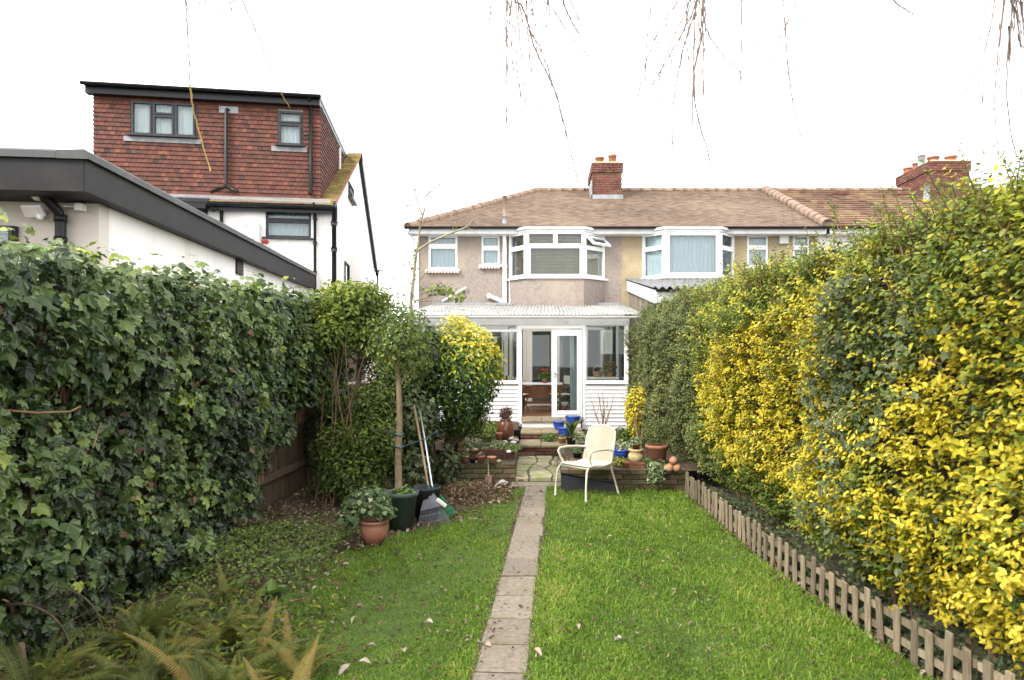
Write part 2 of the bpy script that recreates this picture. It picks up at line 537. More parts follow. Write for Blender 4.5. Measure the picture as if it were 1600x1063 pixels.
M_greystone = mat('grey_stone', (.24, .21, .18), (.36, .32, .28), 10, rough=.9, rand=.15)
M_floor = mat('brown_floor', (.16, .07, .035), (.24, .11, .055), 9, rough=.5)
M_red = mat('red_enamel', (.42, .035, .03), (.5, .05, .04), 8, rough=.5)
M_bluecord = mat('blue_twine', (.02, .06, .08), (.04, .1, .13), 30, rough=.8)
M_paleblue = mat('pale_blue_cloth', (.5, .62, .62), (.6, .7, .7), 8, rough=.9)
M_wicker = mat('wicker', (.34, .2, .1), (.48, .31, .17), 40, rough=.8, bump=.004, bscale=120)
M_glass = glass_mat('window_glass', (.84, .88, .88), .02)
M_glass_r = glass_mat('reflecting_glass', (.75, .8, .82), .3)
def corr_roof():
    m = bpy.data.materials.new('white_corrugated_sheet')
    m.use_nodes = True
    nt = m.node_tree
    N, L = nt.nodes, nt.links
    b = N['Principled BSDF']
    b.inputs['Roughness'].default_value = .35
    g = N.new('ShaderNodeNewGeometry')
    n = N.new('ShaderNodeTexNoise')
    n.inputs['Scale'].default_value = 3.5
    n.inputs['Detail'].default_value = 7
    L.new(g.outputs['Position'], n.inputs['Vector'])
    r = _ramp(nt, [(.32, (.45, .44, .4)), (.46, (.82, .82, .81))])
    L.new(n.outputs['Fac'], r.inputs['Fac'])
    L.new(r.outputs['Color'], b.inputs['Base Color'])
    t = N.new('ShaderNodeBsdfTranslucent')
    L.new(r.outputs['Color'], t.inputs['Color'])
    mx = N.new('ShaderNodeMixShader')
    mx.inputs['Fac'].default_value = .72
    L.new(b.outputs['BSDF'], mx.inputs[1])
    L.new(t.outputs['BSDF'], mx.inputs[2])
    L.new(mx.outputs['Shader'], N['Material Output'].inputs['Surface'])
    return m
M_corr = corr_roof()
M_corrgrey = mat('grey_corrugated_sheet', (.11, .115, .12), (.19, .195, .2), 5, rough=.7)

# foliage: tint 0..1 picks the leaf colour
M_ivy = tint_mat('ivy_leaf', [(0, (.01, .018, .005)), (.25, (.024, .043, .012)), (.55, (.066, .108, .028)), (.78, (.13, .18, .055)), (.9, (.18, .23, .035)), (1, (.28, .31, .04))], rough=.4, transl=.16, spec=.4)
M_ivy_grey = tint_mat('grey_ivy_leaf', [(0, (.018, .028, .009)), (.6, (.07, .092, .032)), (1, (.16, .19, .085))], rough=.5, transl=.14, spec=.35)
M_gold = tint_mat('golden_privet_leaf', [(0, (.03, .052, .012)), (.28, (.08, .125, .018)), (.48, (.3, .29, .02)), (.75, (.56, .45, .025)), (1, (.68, .56, .07))], rough=.45, transl=.3)
M_green = tint_mat('green_privet_leaf', [(0, (.035, .058, .011)), (.4, (.095, .14, .022)), (.7, (.19, .235, .032)), (.9, (.36, .36, .035)), (1, (.6, .5, .03))], rough=.42, transl=.28)
M_small = tint_mat('small_grey_green_leaf', [(0, (.04, .054, .016)), (.45, (.125, .15, .046)), (.8, (.24, .255, .08)), (1, (.42, .39, .13))], rough=.5, transl=.25)
M_choisya = tint_mat('shrub_leaf', [(0, (.024, .048, .011)), (.42, (.075, .135, .022)), (.65, (.17, .24, .03)), (.8, (.42, .42, .04)), (1, (.7, .58, .07))], rough=.35, transl=.28, spec=.4)
M_climber = tint_mat('climber_leaf', [(0, (.035, .055, .014)), (.45, (.09, .135, .026)), (.78, (.18, .24, .036)), (1, (.42, .4, .04))], rough=.42, transl=.3)
M_fern = tint_mat('fern_frond', [(0, (.03, .045, .008)), (.3, (.08, .1, .016)), (.6, (.165, .16, .026)), (.85, (.21, .165, .034)), (1, (.2, .12, .04))], rough=.65, transl=.3)
M_grass = tint_mat('grass_blade', [(0, (.05, .085, .012)), (.45, (.118, .215, .02)), (.8, (.2, .31, .032)), (1, (.36, .34, .09))], rough=.55, transl=.3)
M_litter = tint_mat('dead_leaf', [(0, (.05, .03, .02)), (.4, (.14, .085, .045)), (.7, (.27, .19, .12)), (1, (.46, .38, .32))], rough=.85, transl=.15)
M_variegated = tint_mat('cream_edged_leaf', [(0, (.05, .085, .035)), (.5, (.13, .19, .07)), (.75, (.35, .38, .2)), (1, (.62, .6, .4))], rough=.5, transl=.25)
M_herb = tint_mat('herb_leaf', [(0, (.04, .08, .018)), (.6, (.11, .19, .04)), (1, (.26, .32, .1))], rough=.5, transl=.3)
M_purple = tint_mat('purple_brown_twiglet', [(0, (.09, .04, .03)), (1, (.24, .12, .085))], rough=.8, transl=.1)
# ------------------------------------------------------------------ building helpers
def window(parent, M, x0, x1, z0, z1, cells, m, fw=.05, yf=.03, th=.06, back=None, backd=.14, sill=None, sash=True, glass=None, name='window', label=None, sillm=None, skip=()):
    """frame as one part; every pane, the sill and what hangs behind are sub-parts. cells are fractions of the opening."""
    w, h = x1 - x0, z1 - z0
    holes = []
    for (a, b, c, d) in cells:
        holes.append((x0 + a * w + fw * .75, x0 + b * w - fw * .75, z0 + c * h + fw * .75, z0 + d * h - fw * .75))
    mb = MB(M)
    mb.slab(x0, x1, z0, z1, holes, yf, yf + th)
    if sash:
        for k, hcell in enumerate(holes):
            if k in skip:
                continue
            e = fw * .55
            mb.slab(hcell[0] - e, hcell[1] + e, hcell[2] - e, hcell[3] + e, [hcell], yf - .018, yf - .001)
    fr = mb.build(name, m, parent)
    if label:
        fr['label'] = label
    for k, (a, b, c, d) in enumerate(holes):
        g = MB(M)
        g.box(a - .005, b + .005, yf + .022, yf + .03, c - .005, d + .005)
        g.build('pane', glass or M_glass, fr)
    if back is not None:
        g = MB(M)
        n = max(4, int(w / .05))
        for i in range(n):
            a, b = x0 + .01 + (w - .02) * i / n, x0 + .01 + (w - .02) * (i + 1) / n
            ya = backd + (.012 if i % 2 else -.012)
            yb = backd + (-.012 if i % 2 else .012)
            g.face([(a, ya, z0), (b, yb, z0), (b, yb, z1), (a, ya, z1)])
        g.build('curtain', back, fr)
    if sill:
        g = MB(M)
        g.box(x0 - .06, x1 + .06, yf - .1, yf + .04, z0 - sill, z0 - .002)
        g.build('sill', sillm or m, fr)
    return fr

def tile_rows(mb, O, U, Vv, Nn, u0, u1, v0, v1, tw, gauge, holes=(), lo=None, hi=None, thick=.018, lift=.03, var=.5, bias=None):
    """courses of overlapping tiles on a sloping or upright plane"""
    O, U, Vv, Nn = Vector(O), Vector(U).normalized(), Vector(Vv).normalized(), Vector(Nn).normalized()
    P = lambda u, v, n: O + U * u + Vv * v + Nn * n
    row = 0
    v = v0
    while v < v1 - .01:
        vt = min(v + gauge * 1.18, v1 + .01)
        vm = v + gauge * .5
        a0 = u0 if lo is None else max(u0, lo(vm))
        a1 = u1 if hi is None else min(u1, hi(vm))
        u = u0 + (tw * .5 if row % 2 else 0) - tw
        while u < a1:
            ua, ub = max(u + .002, a0), min(u + tw - .003, a1)
            if ub - ua > .015:
                segs = [(ua, ub)]
                for (h0, h1, k0, k1) in holes:
                    if k0 < vm < k1:
                        ns = []
                        for (p, q) in segs:
                            if q <= h0 or p >= h1:
                                ns.append((p, q))
                            else:
                                if p < h0: ns.append((p, h0))
                                if q > h1: ns.append((h1, q))
                        segs = ns
                for (p, q) in segs:
                    if q - p < .012:
                        continue
                    jl = rnd.uniform(-.004, .006)
                    ja, jb = rnd.uniform(-.002, .002), rnd.uniform(-.002, .002)
                    t = rnd.gauss(.5, .22) * var * 2 + .5 - var
                    if bias is not None:
                        t += bias(u, v)
                    mb.tint = min(1, max(0, t))
                    n0, n1 = lift + jl, .004
                    A, B = P(p, v + ja, n0), P(q, v + jb, n0)
                    Cc, D = P(q, vt, n1 + .004), P(p, vt, n1 + .004)
                    A2, B2 = P(p, v + ja, n0 - thick), P(q, v + jb, n0 - thick)
                    mb.mesh([A, B, Cc, D, A2, B2], [(0, 1, 2, 3), (4, 5, 1, 0), (4, 0, 3), (5, 2, 1)])
            u += tw
        v += gauge
        row += 1

BRICKS = {}
def brick_mesh(L, D, H, m, old=False):
    key = (round(L, 3), round(D, 3), round(H, 3), m.name)
    if key not in BRICKS:
        vs = []
        for q in range(4):
            b = MB()
            c = .004
            j = .005 if old else .0025
            x0, x1, y0, y1, z0, z1 = 0, L, 0, D, 0, H
            Pp = [(x0 + c, y0, z0 + c), (x1 - c, y0, z0 + c), (x1 - c, y0, z1 - c), (x0 + c, y0, z1 - c),
                  (x0, y0 + c, z0), (x1, y0 + c, z0), (x1, y0 + c, z1), (x0, y0 + c, z1),
                  (x0, y1, z0), (x1, y1, z0), (x1, y1, z1), (x0, y1, z1)]
            Pp = [(a + rnd.uniform(-j, j) * .5, b_ + rnd.uniform(-j, j), c_ + rnd.uniform(-j, j) * .6) for a, b_, c_ in Pp]
            b.mesh(Pp, [(0, 1, 2, 3), (4, 5, 1, 0), (3, 2, 6, 7), (4, 0, 3, 7), (1, 5, 6, 2), (4, 7, 11, 8), (5, 9, 10, 6), (7, 6, 10, 11), (8, 9, 5, 4), (9, 8, 11, 10)])
            vs.append(b.data('brick', m))
        BRICKS[key] = vs
    return rnd.choice(BRICKS[key])
def brick_face(parent, p0, along, length, z0, courses, m, ch=.075, bl=.225, depth=.1, gap=.01, old=False, cap=False):
    """bricks in stretcher bond on a face that starts at p0 and runs along a horizontal unit vector (front to the right of it)"""
    a = math.atan2(along[1], along[0])
    off = parent.location if parent is not None else Vector()
    for k in range(courses):
        u = -(bl / 2 if k % 2 else 0)
        while u < length - .02:
            s, e = max(u, 0), min(u + bl, length)
            if e - s > .05:
                me = brick_mesh(e - s - gap, depth, ch - gap, m, old)
                o = link('brick', me, parent)
                jx = rnd.uniform(-.004, .004)
                o.location = (p0[0] + along[0] * (s + gap / 2) - off[0] + along[1] * jx, p0[1] + along[1] * (s + gap / 2) - off[1] - along[0] * jx, z0 + k * ch + gap / 2 - off[2])
                o.rotation_euler = (0, 0, a + rnd.uniform(-.006, .006))
            u += bl

# ================================================================== GROUND
g = MB()
g.face([(-300, -60, 0), (300, -60, 0), (300, 600, 0), (-300, 600, 0)])
ground = g.build('ground', M_ground, kind='structure')

def fence_x(y):           # line of the low picket edging on the right
    return np.interp(y, [2.5, 3.2, 4.2, 4.84, 5.31, 6.5, 9.7, 11], [2.62, 2.51, 2.37, 2.28, 2.21, 2.09, 2.0, 1.98])
LAWN_L = [(-4, -1.6), (3.2, -1.75), (5.2, -1.98), (6.2, -2.1), (6.9, -1.9), (7.36, -1.62), (8.05, -1.05), (8.8, -.8), (9.7, -.58), (10.25, -.5)]
def lawn_x0(y):
    return np.interp(y, [p[0] for p in LAWN_L], [p[1] for p in LAWN_L])
def path_c(y):
    return -.27 + (y - 4.16) * .0275
g = MB()
ys = np.linspace(-4, 10.28, 60)
for a, b in zip(ys[:-1], ys[1:]):
    xa = np.linspace(lawn_x0(a) - .12, fence_x(a) - .02, 12)
    xb = np.linspace(lawn_x0(b) - .12, fence_x(b) - .02, 12)
    for i in range(11):
        q = lambda x, y: .012 + .012 * math.sin(x * 2.3 + y) * math.sin(y * 1.7)
        g.face([(xa[i], a, q(xa[i], a)), (xa[i + 1], a, q(xa[i + 1], a)), (xb[i + 1], b, q(xb[i + 1], b)), (xb[i], b, q(xb[i], b))], True)
lawn = g.build('lawn', M_lawn, kind='structure')

# path of single slabs
path = link('path', None, None, (0, 3, 0), kind='structure')
edges = [1180, 1115, 1058, 1013, 973, 935.5, 905, 879, 860.5, 841.6, 824.6, 810.5, 796.6, 784, 772, 760]
Ys = [2.6, 3.0, 3.4] + [2 * F / (e - 550) for e in edges]
bed = MB()
for a, b in zip(Ys[:-1], Ys[1:]):
    c = path_c((a + b) / 2) + rnd.uniform(-.008, .008)
    s = MB()
    w = .158 + rnd.uniform(-.006, .004)
    s.cbox(-w, w, -(b - a) / 2 + .011, (b - a) / 2 - .011, -.05, .0, .01, .005)
    o = s.build('paving_slab', M_slab, path, (c, (a + b) / 2 - 3, .036 + rnd.uniform(-.004, .004)))
    o.rotation_euler = (rnd.uniform(-.006, .006), rnd.uniform(-.008, .008), -.0275 + rnd.uniform(-.015, .015))
bed.face([(path_c(2.5) - .19, 2.5, .026), (path_c(2.5) + .19, 2.5, .026), (path_c(10.2) + .19, 10.2, .026), (path_c(10.2) - .19, 10.2, .026)])
o = bed.build('joint_soil', M_soil, path, (0, -3, 0))
# small slab apron across the end of the path, under the terrace edge
s = MB()
s.cbox(-.5, .32, 10.02, 10.3, -.03, .045, .01, .003)
s.build('paving_slab', M_slab, path, (0, -3, 0))

# ================================================================== RAISED TERRACE
terr = link('terrace', None, None, (0, 10.3, 0), kind='structure')
def tl(mb, name, m):      # terrace pieces, world coordinates
    return mb.build(name, m, terr, (0, -10.3, 0))
# crazy paving between the two planted beds
g = MB()
g.box(-.46, .34, 10.32, 12.55, 0, .075)
tl(g, 'paving_bed', M_mortar_dark)
nx, ny = 3, 7
gx = np.linspace(-.45, .36, nx + 1); gy = np.linspace(10.3, 12.5, ny + 1)
pts = {}
for i in range(nx + 1):
    for j in range(ny + 1):
        jx = 0 if i in (0, nx) else rnd.uniform(-.085, .085)
        jy = 0 if j in (0, ny) else rnd.uniform(-.1, .1)
        pts[i, j] = (gx[i] + jx + (.12 * (gy[j] - 10.3) / 2.2 if i == nx else (-.03 if i == 0 else 0)), gy[j] + jy)
def stone(poly, z0=.05, z1=.1, inset=.014):
    cx = sum(p[0] for p in poly) / len(poly); cy = sum(p[1] for p in poly) / len(poly)
    out = []
    n = len(poly)
    for k in range(n):          # roughen each edge with an extra point
        a, b = poly[k], poly[(k + 1) % n]
        for t in (0, .38, .7):
            x, y = a[0] + (b[0] - a[0]) * t, a[1] + (b[1] - a[1]) * t
            jx = 0 if t == 0 else rnd.uniform(-.012, .012)
            out.append((x + jx, y + (0 if t == 0 else rnd.uniform(-.012, .012))))
    q = []
    for (x, y) in out:
        d = math.hypot(x - cx, y - cy)
        k = max(0, 1 - inset * 1.5 / max(d, .02))
        q.append((cx + (x - cx) * k, cy + (y - cy) * k))
    s = MB()
    zt = z1 + rnd.uniform(-.006, .008)
    n = len(q)
    P = [(x, y, z0) for x, y in q] + [(x, y, zt - .007) for x, y in q] + [(cx + (x - cx) * .94, cy + (y - cy) * .94, zt) for x, y in q]
    Fc = [(k, (k + 1) % n, n + (k + 1) % n, n + k) for k in range(n)] + [(n + k, n + (k + 1) % n, 2 * n + (k + 1) % n, 2 * n + k) for k in range(n)] + [tuple(range(2 * n, 3 * n))]
    s.mesh(P, Fc)
    tl(s, 'paving_stone', M_crazy)
for i in range(nx):
    for j in range(ny):
        a, b, c, d = pts[i, j], pts[i + 1, j], pts[i + 1, j + 1], pts[i, j + 1]
        if rnd.random() < .35:
            (stone([a, b, c]), stone([a, c, d])) if rnd.random() < .5 else (stone([a, b, d]), stone([b, c, d]))
        else:
            stone([a, b, c, d])
# steps up to the garden room: broad treads of stone on brick, the top riser painted
SX0, SX1 = -.47, .78
def step(y0, y1, z, bricks, riser_m=None):
    g = MB()
    g.box(SX0 + .01, SX1 - .01, y0 + (.06 if bricks else .012), y1, 0, z - .04)
    tl(g, 'step_core', riser_m or M_mortar)
    n = 3
    for k in range(n):
        a = SX0 + (SX1 - SX0) * k / n; b = SX0 + (SX1 - SX0) * (k + 1) / n
        s = MB()
        s.cbox(a + .004, b - .004, y0 - .02, y1 + .01, z - .039, z, .008, .003)
        tl(s, 'tread_stone', M_step)
    if bricks:
        brick_face(terr, (SX0, y0 + .005, 0), (1, 0), SX1 - SX0, z - .04 - .075 * bricks, bricks, M_brick)
step(12.55, 13.4, .29, 2)
step(13.4, 14.25, .43, 1)
step(14.25, 15.0, .575, 0, M_whitewood)

# ------------------------------------------------------------------ planted beds with their brick walls
bedL = link('left_terrace_bed', None, None, (-1.1, 10.3, 0), kind='structure')
def bl_(mb, name, m, kind=None):
    return mb.build(name, m, bedL, (1.1, -10.3, 0), kind)
g = MB(); g.box(-1.75, -.46, 10.33, 10.52, 0, .32); bl_(g, 'wall_core', M_mortar_dark)
brick_face(bedL, (-1.75, 10.3, 0), (1, 0), 1.32, .02, 4, M_brick_old, old=True)
brick_face(bedL, (-.43, 10.3, 0), (0, 1), .5, .02, 4, M_brick_old, old=True)
g = MB(); g.box(-1.75, -.44, 10.4, 10.8, .28, .325); bl_(g, 'ledge_soil', M_soil)
g = MB(); g.box(-1.75, -.5, 10.8, 10.95, .25, .42); bl_(g, 'wall_core', M_mortar)
brick_face(bedL, (-1.75, 10.78, 0), (1, 0), 1.28, .315, 2, M_brick)
brick_face(bedL, (-.47, 10.78, 0), (0, 1), 1.75, .09, 5, M_brick_old, old=True)
g = MB()
gxs = np.linspace(-3.4, -.53, 14); gys = np.linspace(10.9, 15.0, 16)
for i in range(13):
    for j in range(15):
        z = lambda x, y: .42 + .035 * float(wave(np.array(x * 3), np.array(y * 3))) + (y - 10.9) * .012
        g.face([(gxs[i], gys[j], z(gxs[i], gys[j])), (gxs[i + 1], gys[j], z(gxs[i + 1], gys[j])), (gxs[i + 1], gys[j + 1], z(gxs[i + 1], gys[j + 1])), (gxs[i], gys[j + 1], z(gxs[i], gys[j + 1]))], True)
bl_(g, 'bed_soil', M_soil)

bedR = link('right_terrace_bed', None, None, (1.2, 9.85, 0), kind='structure')
def br_(mb, name, m, kind=None):
    return mb.build(name, m, bedR, (-1.2, -9.85, 0), kind)
g = MB(); g.box(.27, 2.03, 9.86, 10.02, 0, .29); br_(g, 'wall_core', M_mortar_dark)
brick_face(bedR, (.24, 9.83, 0), (1, 0), 1.8, .02, 4, M_brick_old, ch=.073, old=True)
g = MB(); g.box(.26, .36, 10.0, 12.5, 0, .28); br_(g, 'side_core', M_mortar_dark)
g = MB()
gxs = np.linspace(.3, 3.4, 14); gys = np.linspace(9.95, 15.0, 16)
for i in range(13):
    for j in range(15):
        z = lambda x, y: .275 + .02 * float(wave(np.array(x * 3), np.array(y * 3)))
        g.face([(gxs[i], gys[j], z(gxs[i], gys[j])), (gxs[i + 1], gys[j], z(gxs[i + 1], gys[j])), (gxs[i + 1], gys[j + 1], z(gxs[i + 1], gys[j + 1])), (gxs[i], gys[j + 1], z(gxs[i], gys[j + 1]))], True)
br_(g, 'bed_soil', M_soil)

# ================================================================== MAIN HOUSE (pinkish roughcast, two storeys)
EY, EZ, RY, RZ = 18.1, 5.34, 22.2, 7.26         # eaves and ridge of the terrace
SL = Vector((0, RY - EY, RZ - EZ)); SLN = SL.length; SLU = SL.normalized(); SN = Vector((0, -(RZ - EZ), RY - EY)).normalized()
def roof_z(y):
    return EZ + (RZ - EZ) * (y - EY) / (RY - EY)

def bay_window(H, W, xs, yf, zb, zt, zw0, wall_m, back_c, side_back, base_z, centre_cells, sky_glass=None, open_vent=False):
    """three-sided bay: xs = four plan corners along the wall; wall below, glazing above"""
    A, B, Cc, D = [Vector((xs[0], 18.5, 0)), Vector((xs[1], yf, 0)), Vector((xs[2], yf, 0)), Vector((xs[3], 18.5, 0))]
    g = MB(W)
    plan = [(p.x, p.y) for p in (A, B, Cc, D)] + [(D.x, 18.72), (A.x, 18.72)]
    g.prism(plan, 'z', zw0, zb)
    g.build('bay_wall', wall_m, H)
    g = MB(W)
    for (P, Q) in ((A, B), (B, Cc), (Cc, D)):
        pass
    c = Vector(((xs[0] + xs[3]) / 2, 18.5, 0))
    def outs(k):
        return [((p.x - c.x) * k + c.x, (p.y - 18.5) * k * 1.03 + 18.5) for p in (A, B, Cc, D)]
    g.prism(outs(1.07) + [(D.x + .05, 18.7), (A.x - .05, 18.7)], 'z', zb - .055, zb - .003)
    g.build('bay_sill', M_white, H)
    g = MB(W)
    g.prism(outs(1.03) + [(D.x + .03, 18.6), (A.x - .03, 18.6)], 'z', zt + .002, zt + .06)
    g.prism(outs(1.09) + [(D.x + .08, 18.6), (A.x - .08, 18.6)], 'z', zt + .061, zt + .12)
    g.build('bay_canopy', M_whitewood, H)
    def face_M(P, Q):
        d = (Q - P).normalized()
        ang = math.atan2(d.y, d.x)
        return W @ Matrix.Translation(P) @ Matrix.Rotation(ang, 4, 'Z'), (Q - P).length
    M1, l1 = face_M(A, B); M2, l2 = face_M(B, Cc); M3, l3 = face_M(Cc, D)
    side = [(.04, .96, 0, .66), (.04, .96, .66, 1)]
    window(H, M1, 0, l1 - .02, zb, zt, side, M_white, fw=.075, yf=0, back=side_back, backd=.1)
    wc = window(H, M2, 0, l2, zb, zt, centre_cells, M_white, fw=.075, yf=0, back=back_c, backd=.13, glass=sky_glass)
    ws = window(H, M3, .02, l3, zb, zt, side, M_white, fw=.075, yf=0, back=side_back, backd=.1, skip=(1,) if open_vent else ())
    return wc, ws, M3, l3

hm_loc = Vector((-.65, 18.5, 0))
HM = thing('terraced_house', 'pinkish roughcast terraced house with white bay and hipped roof behind the garden room', 'house', hm_loc)
W = Matrix.Translation(-hm_loc)
w1 = (-3.14, -2.34, 4.24, 5.17)
w2 = (-1.70, -1.2, 4.36, 5.15)
g = MB(W)
g.slab(-3.4, 2.1, 0, 5.32, [w1, w2, (-.93, 1.63, 3.9, 5.3), (-.9, 1.6, .55, 2.75), (-1.85, -1.1, 1.2, 2.6)], 18.5, 18.78)
g.build('rear_wall', M_rough, HM)
g = MB(W)
g.box(-3.4, -3.15, 18.79, 26.0, 0, 5.3)
g.box(-3.14, 2.1, 25.8, 26.0, 0, 5.3)
g.box(1.95, 2.1, 18.79, 25.79, 0, 5.3)
g.build('side_wall', M_rough, HM)
g = MB(W)
g.box(-3.14, 1.94, 18.8, 25.7, 2.72, 2.9)
g.box(-3.14, 1.94, 18.8, 25.7, .4, .56)
g.box(-3.14, 1.94, 21.8, 21.95, .56, 5.3)
g.build('inside_floor', M_inside, HM)
# roof: boarding plus laid tiles, rounded hip and ridge tiles
g = MB(W)
xe0, xr0 = -3.62, -.2
e = .03
g.mesh([(xe0, EY, EZ - e), (2.1, EY, EZ - e), (2.1, RY, RZ - e), (xr0, RY, RZ - e), (xe0, 26.3, EZ - e), (2.1, 26.3, EZ - e)],
       [(0, 1, 2, 3), (3, 2, 5, 4), (0, 3, 4), (0, 4, 5, 1)])
roof = g.build('roof', M_ridge, HM)
g = MB(W)
tile_rows(g, (0, EY, EZ - .02), (1, 0, 0), SLU, SN, -3.62, 2.1, -.04, SLN, .17, .1, lo=lambda v: -3.6 + v / SLN * 3.4, lift=.026, var=.17, bias=lambda u, v: .1 * math.sin(u * 1.3 + 1) + .08 * math.sin(v * 2.2 + u))
g.build('roof_tile', M_tile_roof, roof, kind='stuff')
def ridge_line(P, Q, W, roof, r=.1, seg=.34, m=None):
    P, Q = Vector(P), Vector(Q)
    n = max(1, int((Q - P).length / seg))
    d = (Q - P).normalized()
    off = W.translation
    base = MB()
    ln = (Q - P).length / n
    side = d.cross(Vector((0, 0, 1))).normalized(); up = side.cross(d)
    prof = [side * (r * math.cos(a)) + up * (r * .8 * math.sin(a)) for a in [-.5 + (math.pi + 1) * k / 6 for k in range(7)]]
    Pp = [p * 1.06 for p in prof] + [d * (ln - .006) + p for p in prof]
    base.mesh(Pp, [(k, k + 1, 8 + k, 7 + k) for k in range(6)] + [tuple(range(7)), tuple(range(13, 6, -1))], True)
    me = base.data('ridge_tile', m or M_ridge)
    for k in range(n):
        o = link('ridge_tile', me, roof, P + d * (ln * k) + off + Vector((0, 0, rnd.uniform(-.006, .006))))
ridge_line((-3.62, EY - .02, EZ - .02), (xr0, RY, RZ - .01), W, roof, r=.14)
ridge_line((xr0, RY, RZ + .01), (2.05, RY, RZ + .01), W, roof)
# gutter, fascia, soffit
g = MB(W)
def gutter(mb, x0, x1, y, z, r=.06):
    prof = [(y + r * math.cos(a), z + r * math.sin(a)) for a in [math.pi + math.pi * k / 8 for k in range(9)]]
    mb.prism(prof + [(y + r * .85, z + .001), (y - r * .85, z + .001)], 'x', x0, x1)
gutter(g, -3.68, 2.1, 18.05, EZ - .02)
g.build('gutter', M_black, HM)
g = MB(W); g.box(-3.6, 2.1, 18.13, 18.16, EZ - .19, EZ - .05); g.box(-3.6, 2.1, 18.161, 18.5, EZ - .2, EZ - .17); g.build('soffit', M_whitewood, HM)
# upper windows
win = [(0, 1, 0, .68), (0, 1, .68, 1)]
window(HM, W @ Matrix.Translation((0, 18.5, 0)), *w1[:2], w1[2], w1[3], win, M_white, fw=.085, yf=.03, back=M_curtain, backd=.12, sill=.04)
window(HM, W @ Matrix.Translation((0, 18.5, 0)), *w2[:2], w2[2], w2[3], [(0, 1, 0, .58), (0, 1, .6, 1)], M_white, fw=.07, yf=.03, back=M_curtain, backd=.12, sill=.04)
for (a, b, zz) in ((w1[0], w1[1], w1[2]), (w2[0], w2[1], w2[2])):     # ledge of rounded tiles under each sill
    g = MB(W)
    n = int((b - a + .16) / .085)
    for k in range(n):
        g.tube([(a - .08 + .0425 + k * .085, 18.38, zz - .075), (a - .08 + .0425 + k * .085, 18.52, zz - .055)], .04, 6)
    g.build('sill_tiles', M_pink, HM, kind='stuff')
cells = [(0, .5, .68, 1), (.5, 1, .68, 1), (0.03, .97, 0, .68)]
wc, ws, M3, l3 = bay_window(HM, W, (-.95, -.45, 1.04, 1.65), 17.9, 3.99, 5.16, 2.74, M_rough, None, M_blind, 0, cells, M_glass, True)
# slatted blind inside the bay
g = MB(W)
for k in range(27):
    z = 4.06 + k * .038
    g.box(-.4, 1.0, 18.03, 18.055, z, z + .022)
g.build('blind', M_blind, wc)
# top-hung vent pushed open on the right side of the bay
g = MB(M3 @ Matrix.Translation((0, -.02, 5.06)) @ Matrix.Rotation(R(-48), 4, 'X'))
g.slab(.1, l3 - .06, -.34, 0, [(.16, l3 - .12, -.28, -.06)], -.02, .03)
v = g.build('vent_sash', M_white, ws)
g = MB(M3 @ Matrix.Translation((0, -.02, 5.06)) @ Matrix.Rotation(R(-48), 4, 'X')); g.box(.16, l3 - .12, .0, .006, -.28, -.06)
g.build('pane', M_glass, ws)
# rear doors of the house inside the garden room, in the lower bay
A, B, Cc, D = Vector((-.95, 18.5, 0)), Vector((-.45, 17.9, 0)), Vector((1.04, 17.9, 0)), Vector((1.65, 18.5, 0))
Mc = W @ Matrix.Translation(B)
window(HM, Mc, 0, 1.49, .58, 2.66, [(.02, .5, 0, 1), (.5, .98, 0, 1)], M_cream, fw=.15, yf=0, name='french_door')
for (P, Q) in ((A, B), (Cc, D)):
    d = (Q - P).normalized()
    Mf = W @ Matrix.Translation(P) @ Matrix.Rotation(math.atan2(d.y, d.x), 4, 'Z')
    ll = (Q - P).length
    window(HM, Mf, .02, ll - .02, 1.25, 2.66, [(.08, .92, 0, 1)], M_cream, fw=.09, yf=0)
    g = MB(Mf); g.box(.02, ll - .02, 0, .1, .5, 1.24); g.build('bay_wall', M_inside, HM)
window(HM, W @ Matrix.Translation((0, 18.5, 0)), -1.85, -1.1, 1.2, 2.6, [(0, .5, 0, 1), (.5, 1, 0, 1)], M_cream, fw=.06, yf=.02)
g = MB(W); g.slab(-2.88, -.98, .57, 3.2, [(-1.87, -1.08, 1.18, 2.62)], 18.472, 18.497); g.build('pale_wall_panel', M_inside, HM)  # pale panel added over the rear wall to brighten the room
# white rainwater pipe, elbow branch, thin pipe and waste pipe
g = MB(W)
g.tube([(-1.07, 18.36, 5.2), (-1.06, 18.42, 4.9), (-1.06, 18.42, 3.34)], .055, 8)
g.tube([(-1.06, 18.42, 4.28), (-1.06, 18.42, 4.36)], .07, 8)
g.tube([(-1.06, 18.42, 3.42), (-1.12, 18.4, 3.36), (-1.52, 18.4, 3.53)], .06, 8)
g.tube([(-1.46, 18.4, 3.5), (-1.54, 18.4, 3.54)], .075, 8)
g.build('drainpipe', M_white, HM)
g = MB(W); g.tube([(-.8, 18.2, 5.2), (-.92, 18.3, 5.12), (-.93, 18.44, 5.05), (-.93, 18.45, 3.3)], .018, 6); g.build('overflow_pipe', M_white, HM)
g = MB(W); g.tube([(-2.75, 18.45, 3.38), (-2.1, 18.42, 3.75)], .026, 6); g.build('waste_pipe', M_white, HM)
g = MB(W); g.tube([(-3.62, 18.1, 5.2), (-3.5, 18.4, 5.05), (-3.47, 18.45, 0.1)], .04, 8); g.build('drainpipe', M_white, HM)
# soil vent pipe standing on the tiles
y = 18.45
g = MB(W)
g.tube([(-1.06, y, roof_z(y) - .05), (-1.06, y, roof_z(y) + .16)], .075, 10)
g.build('vent_collar', M_lead, HM)
g = MB(W); g.tube([(-1.06, y, roof_z(y) + .1), (-1.06, y, roof_z(y) + .72)], .055, 10); g.build('vent_pipe', M_ridge, HM)

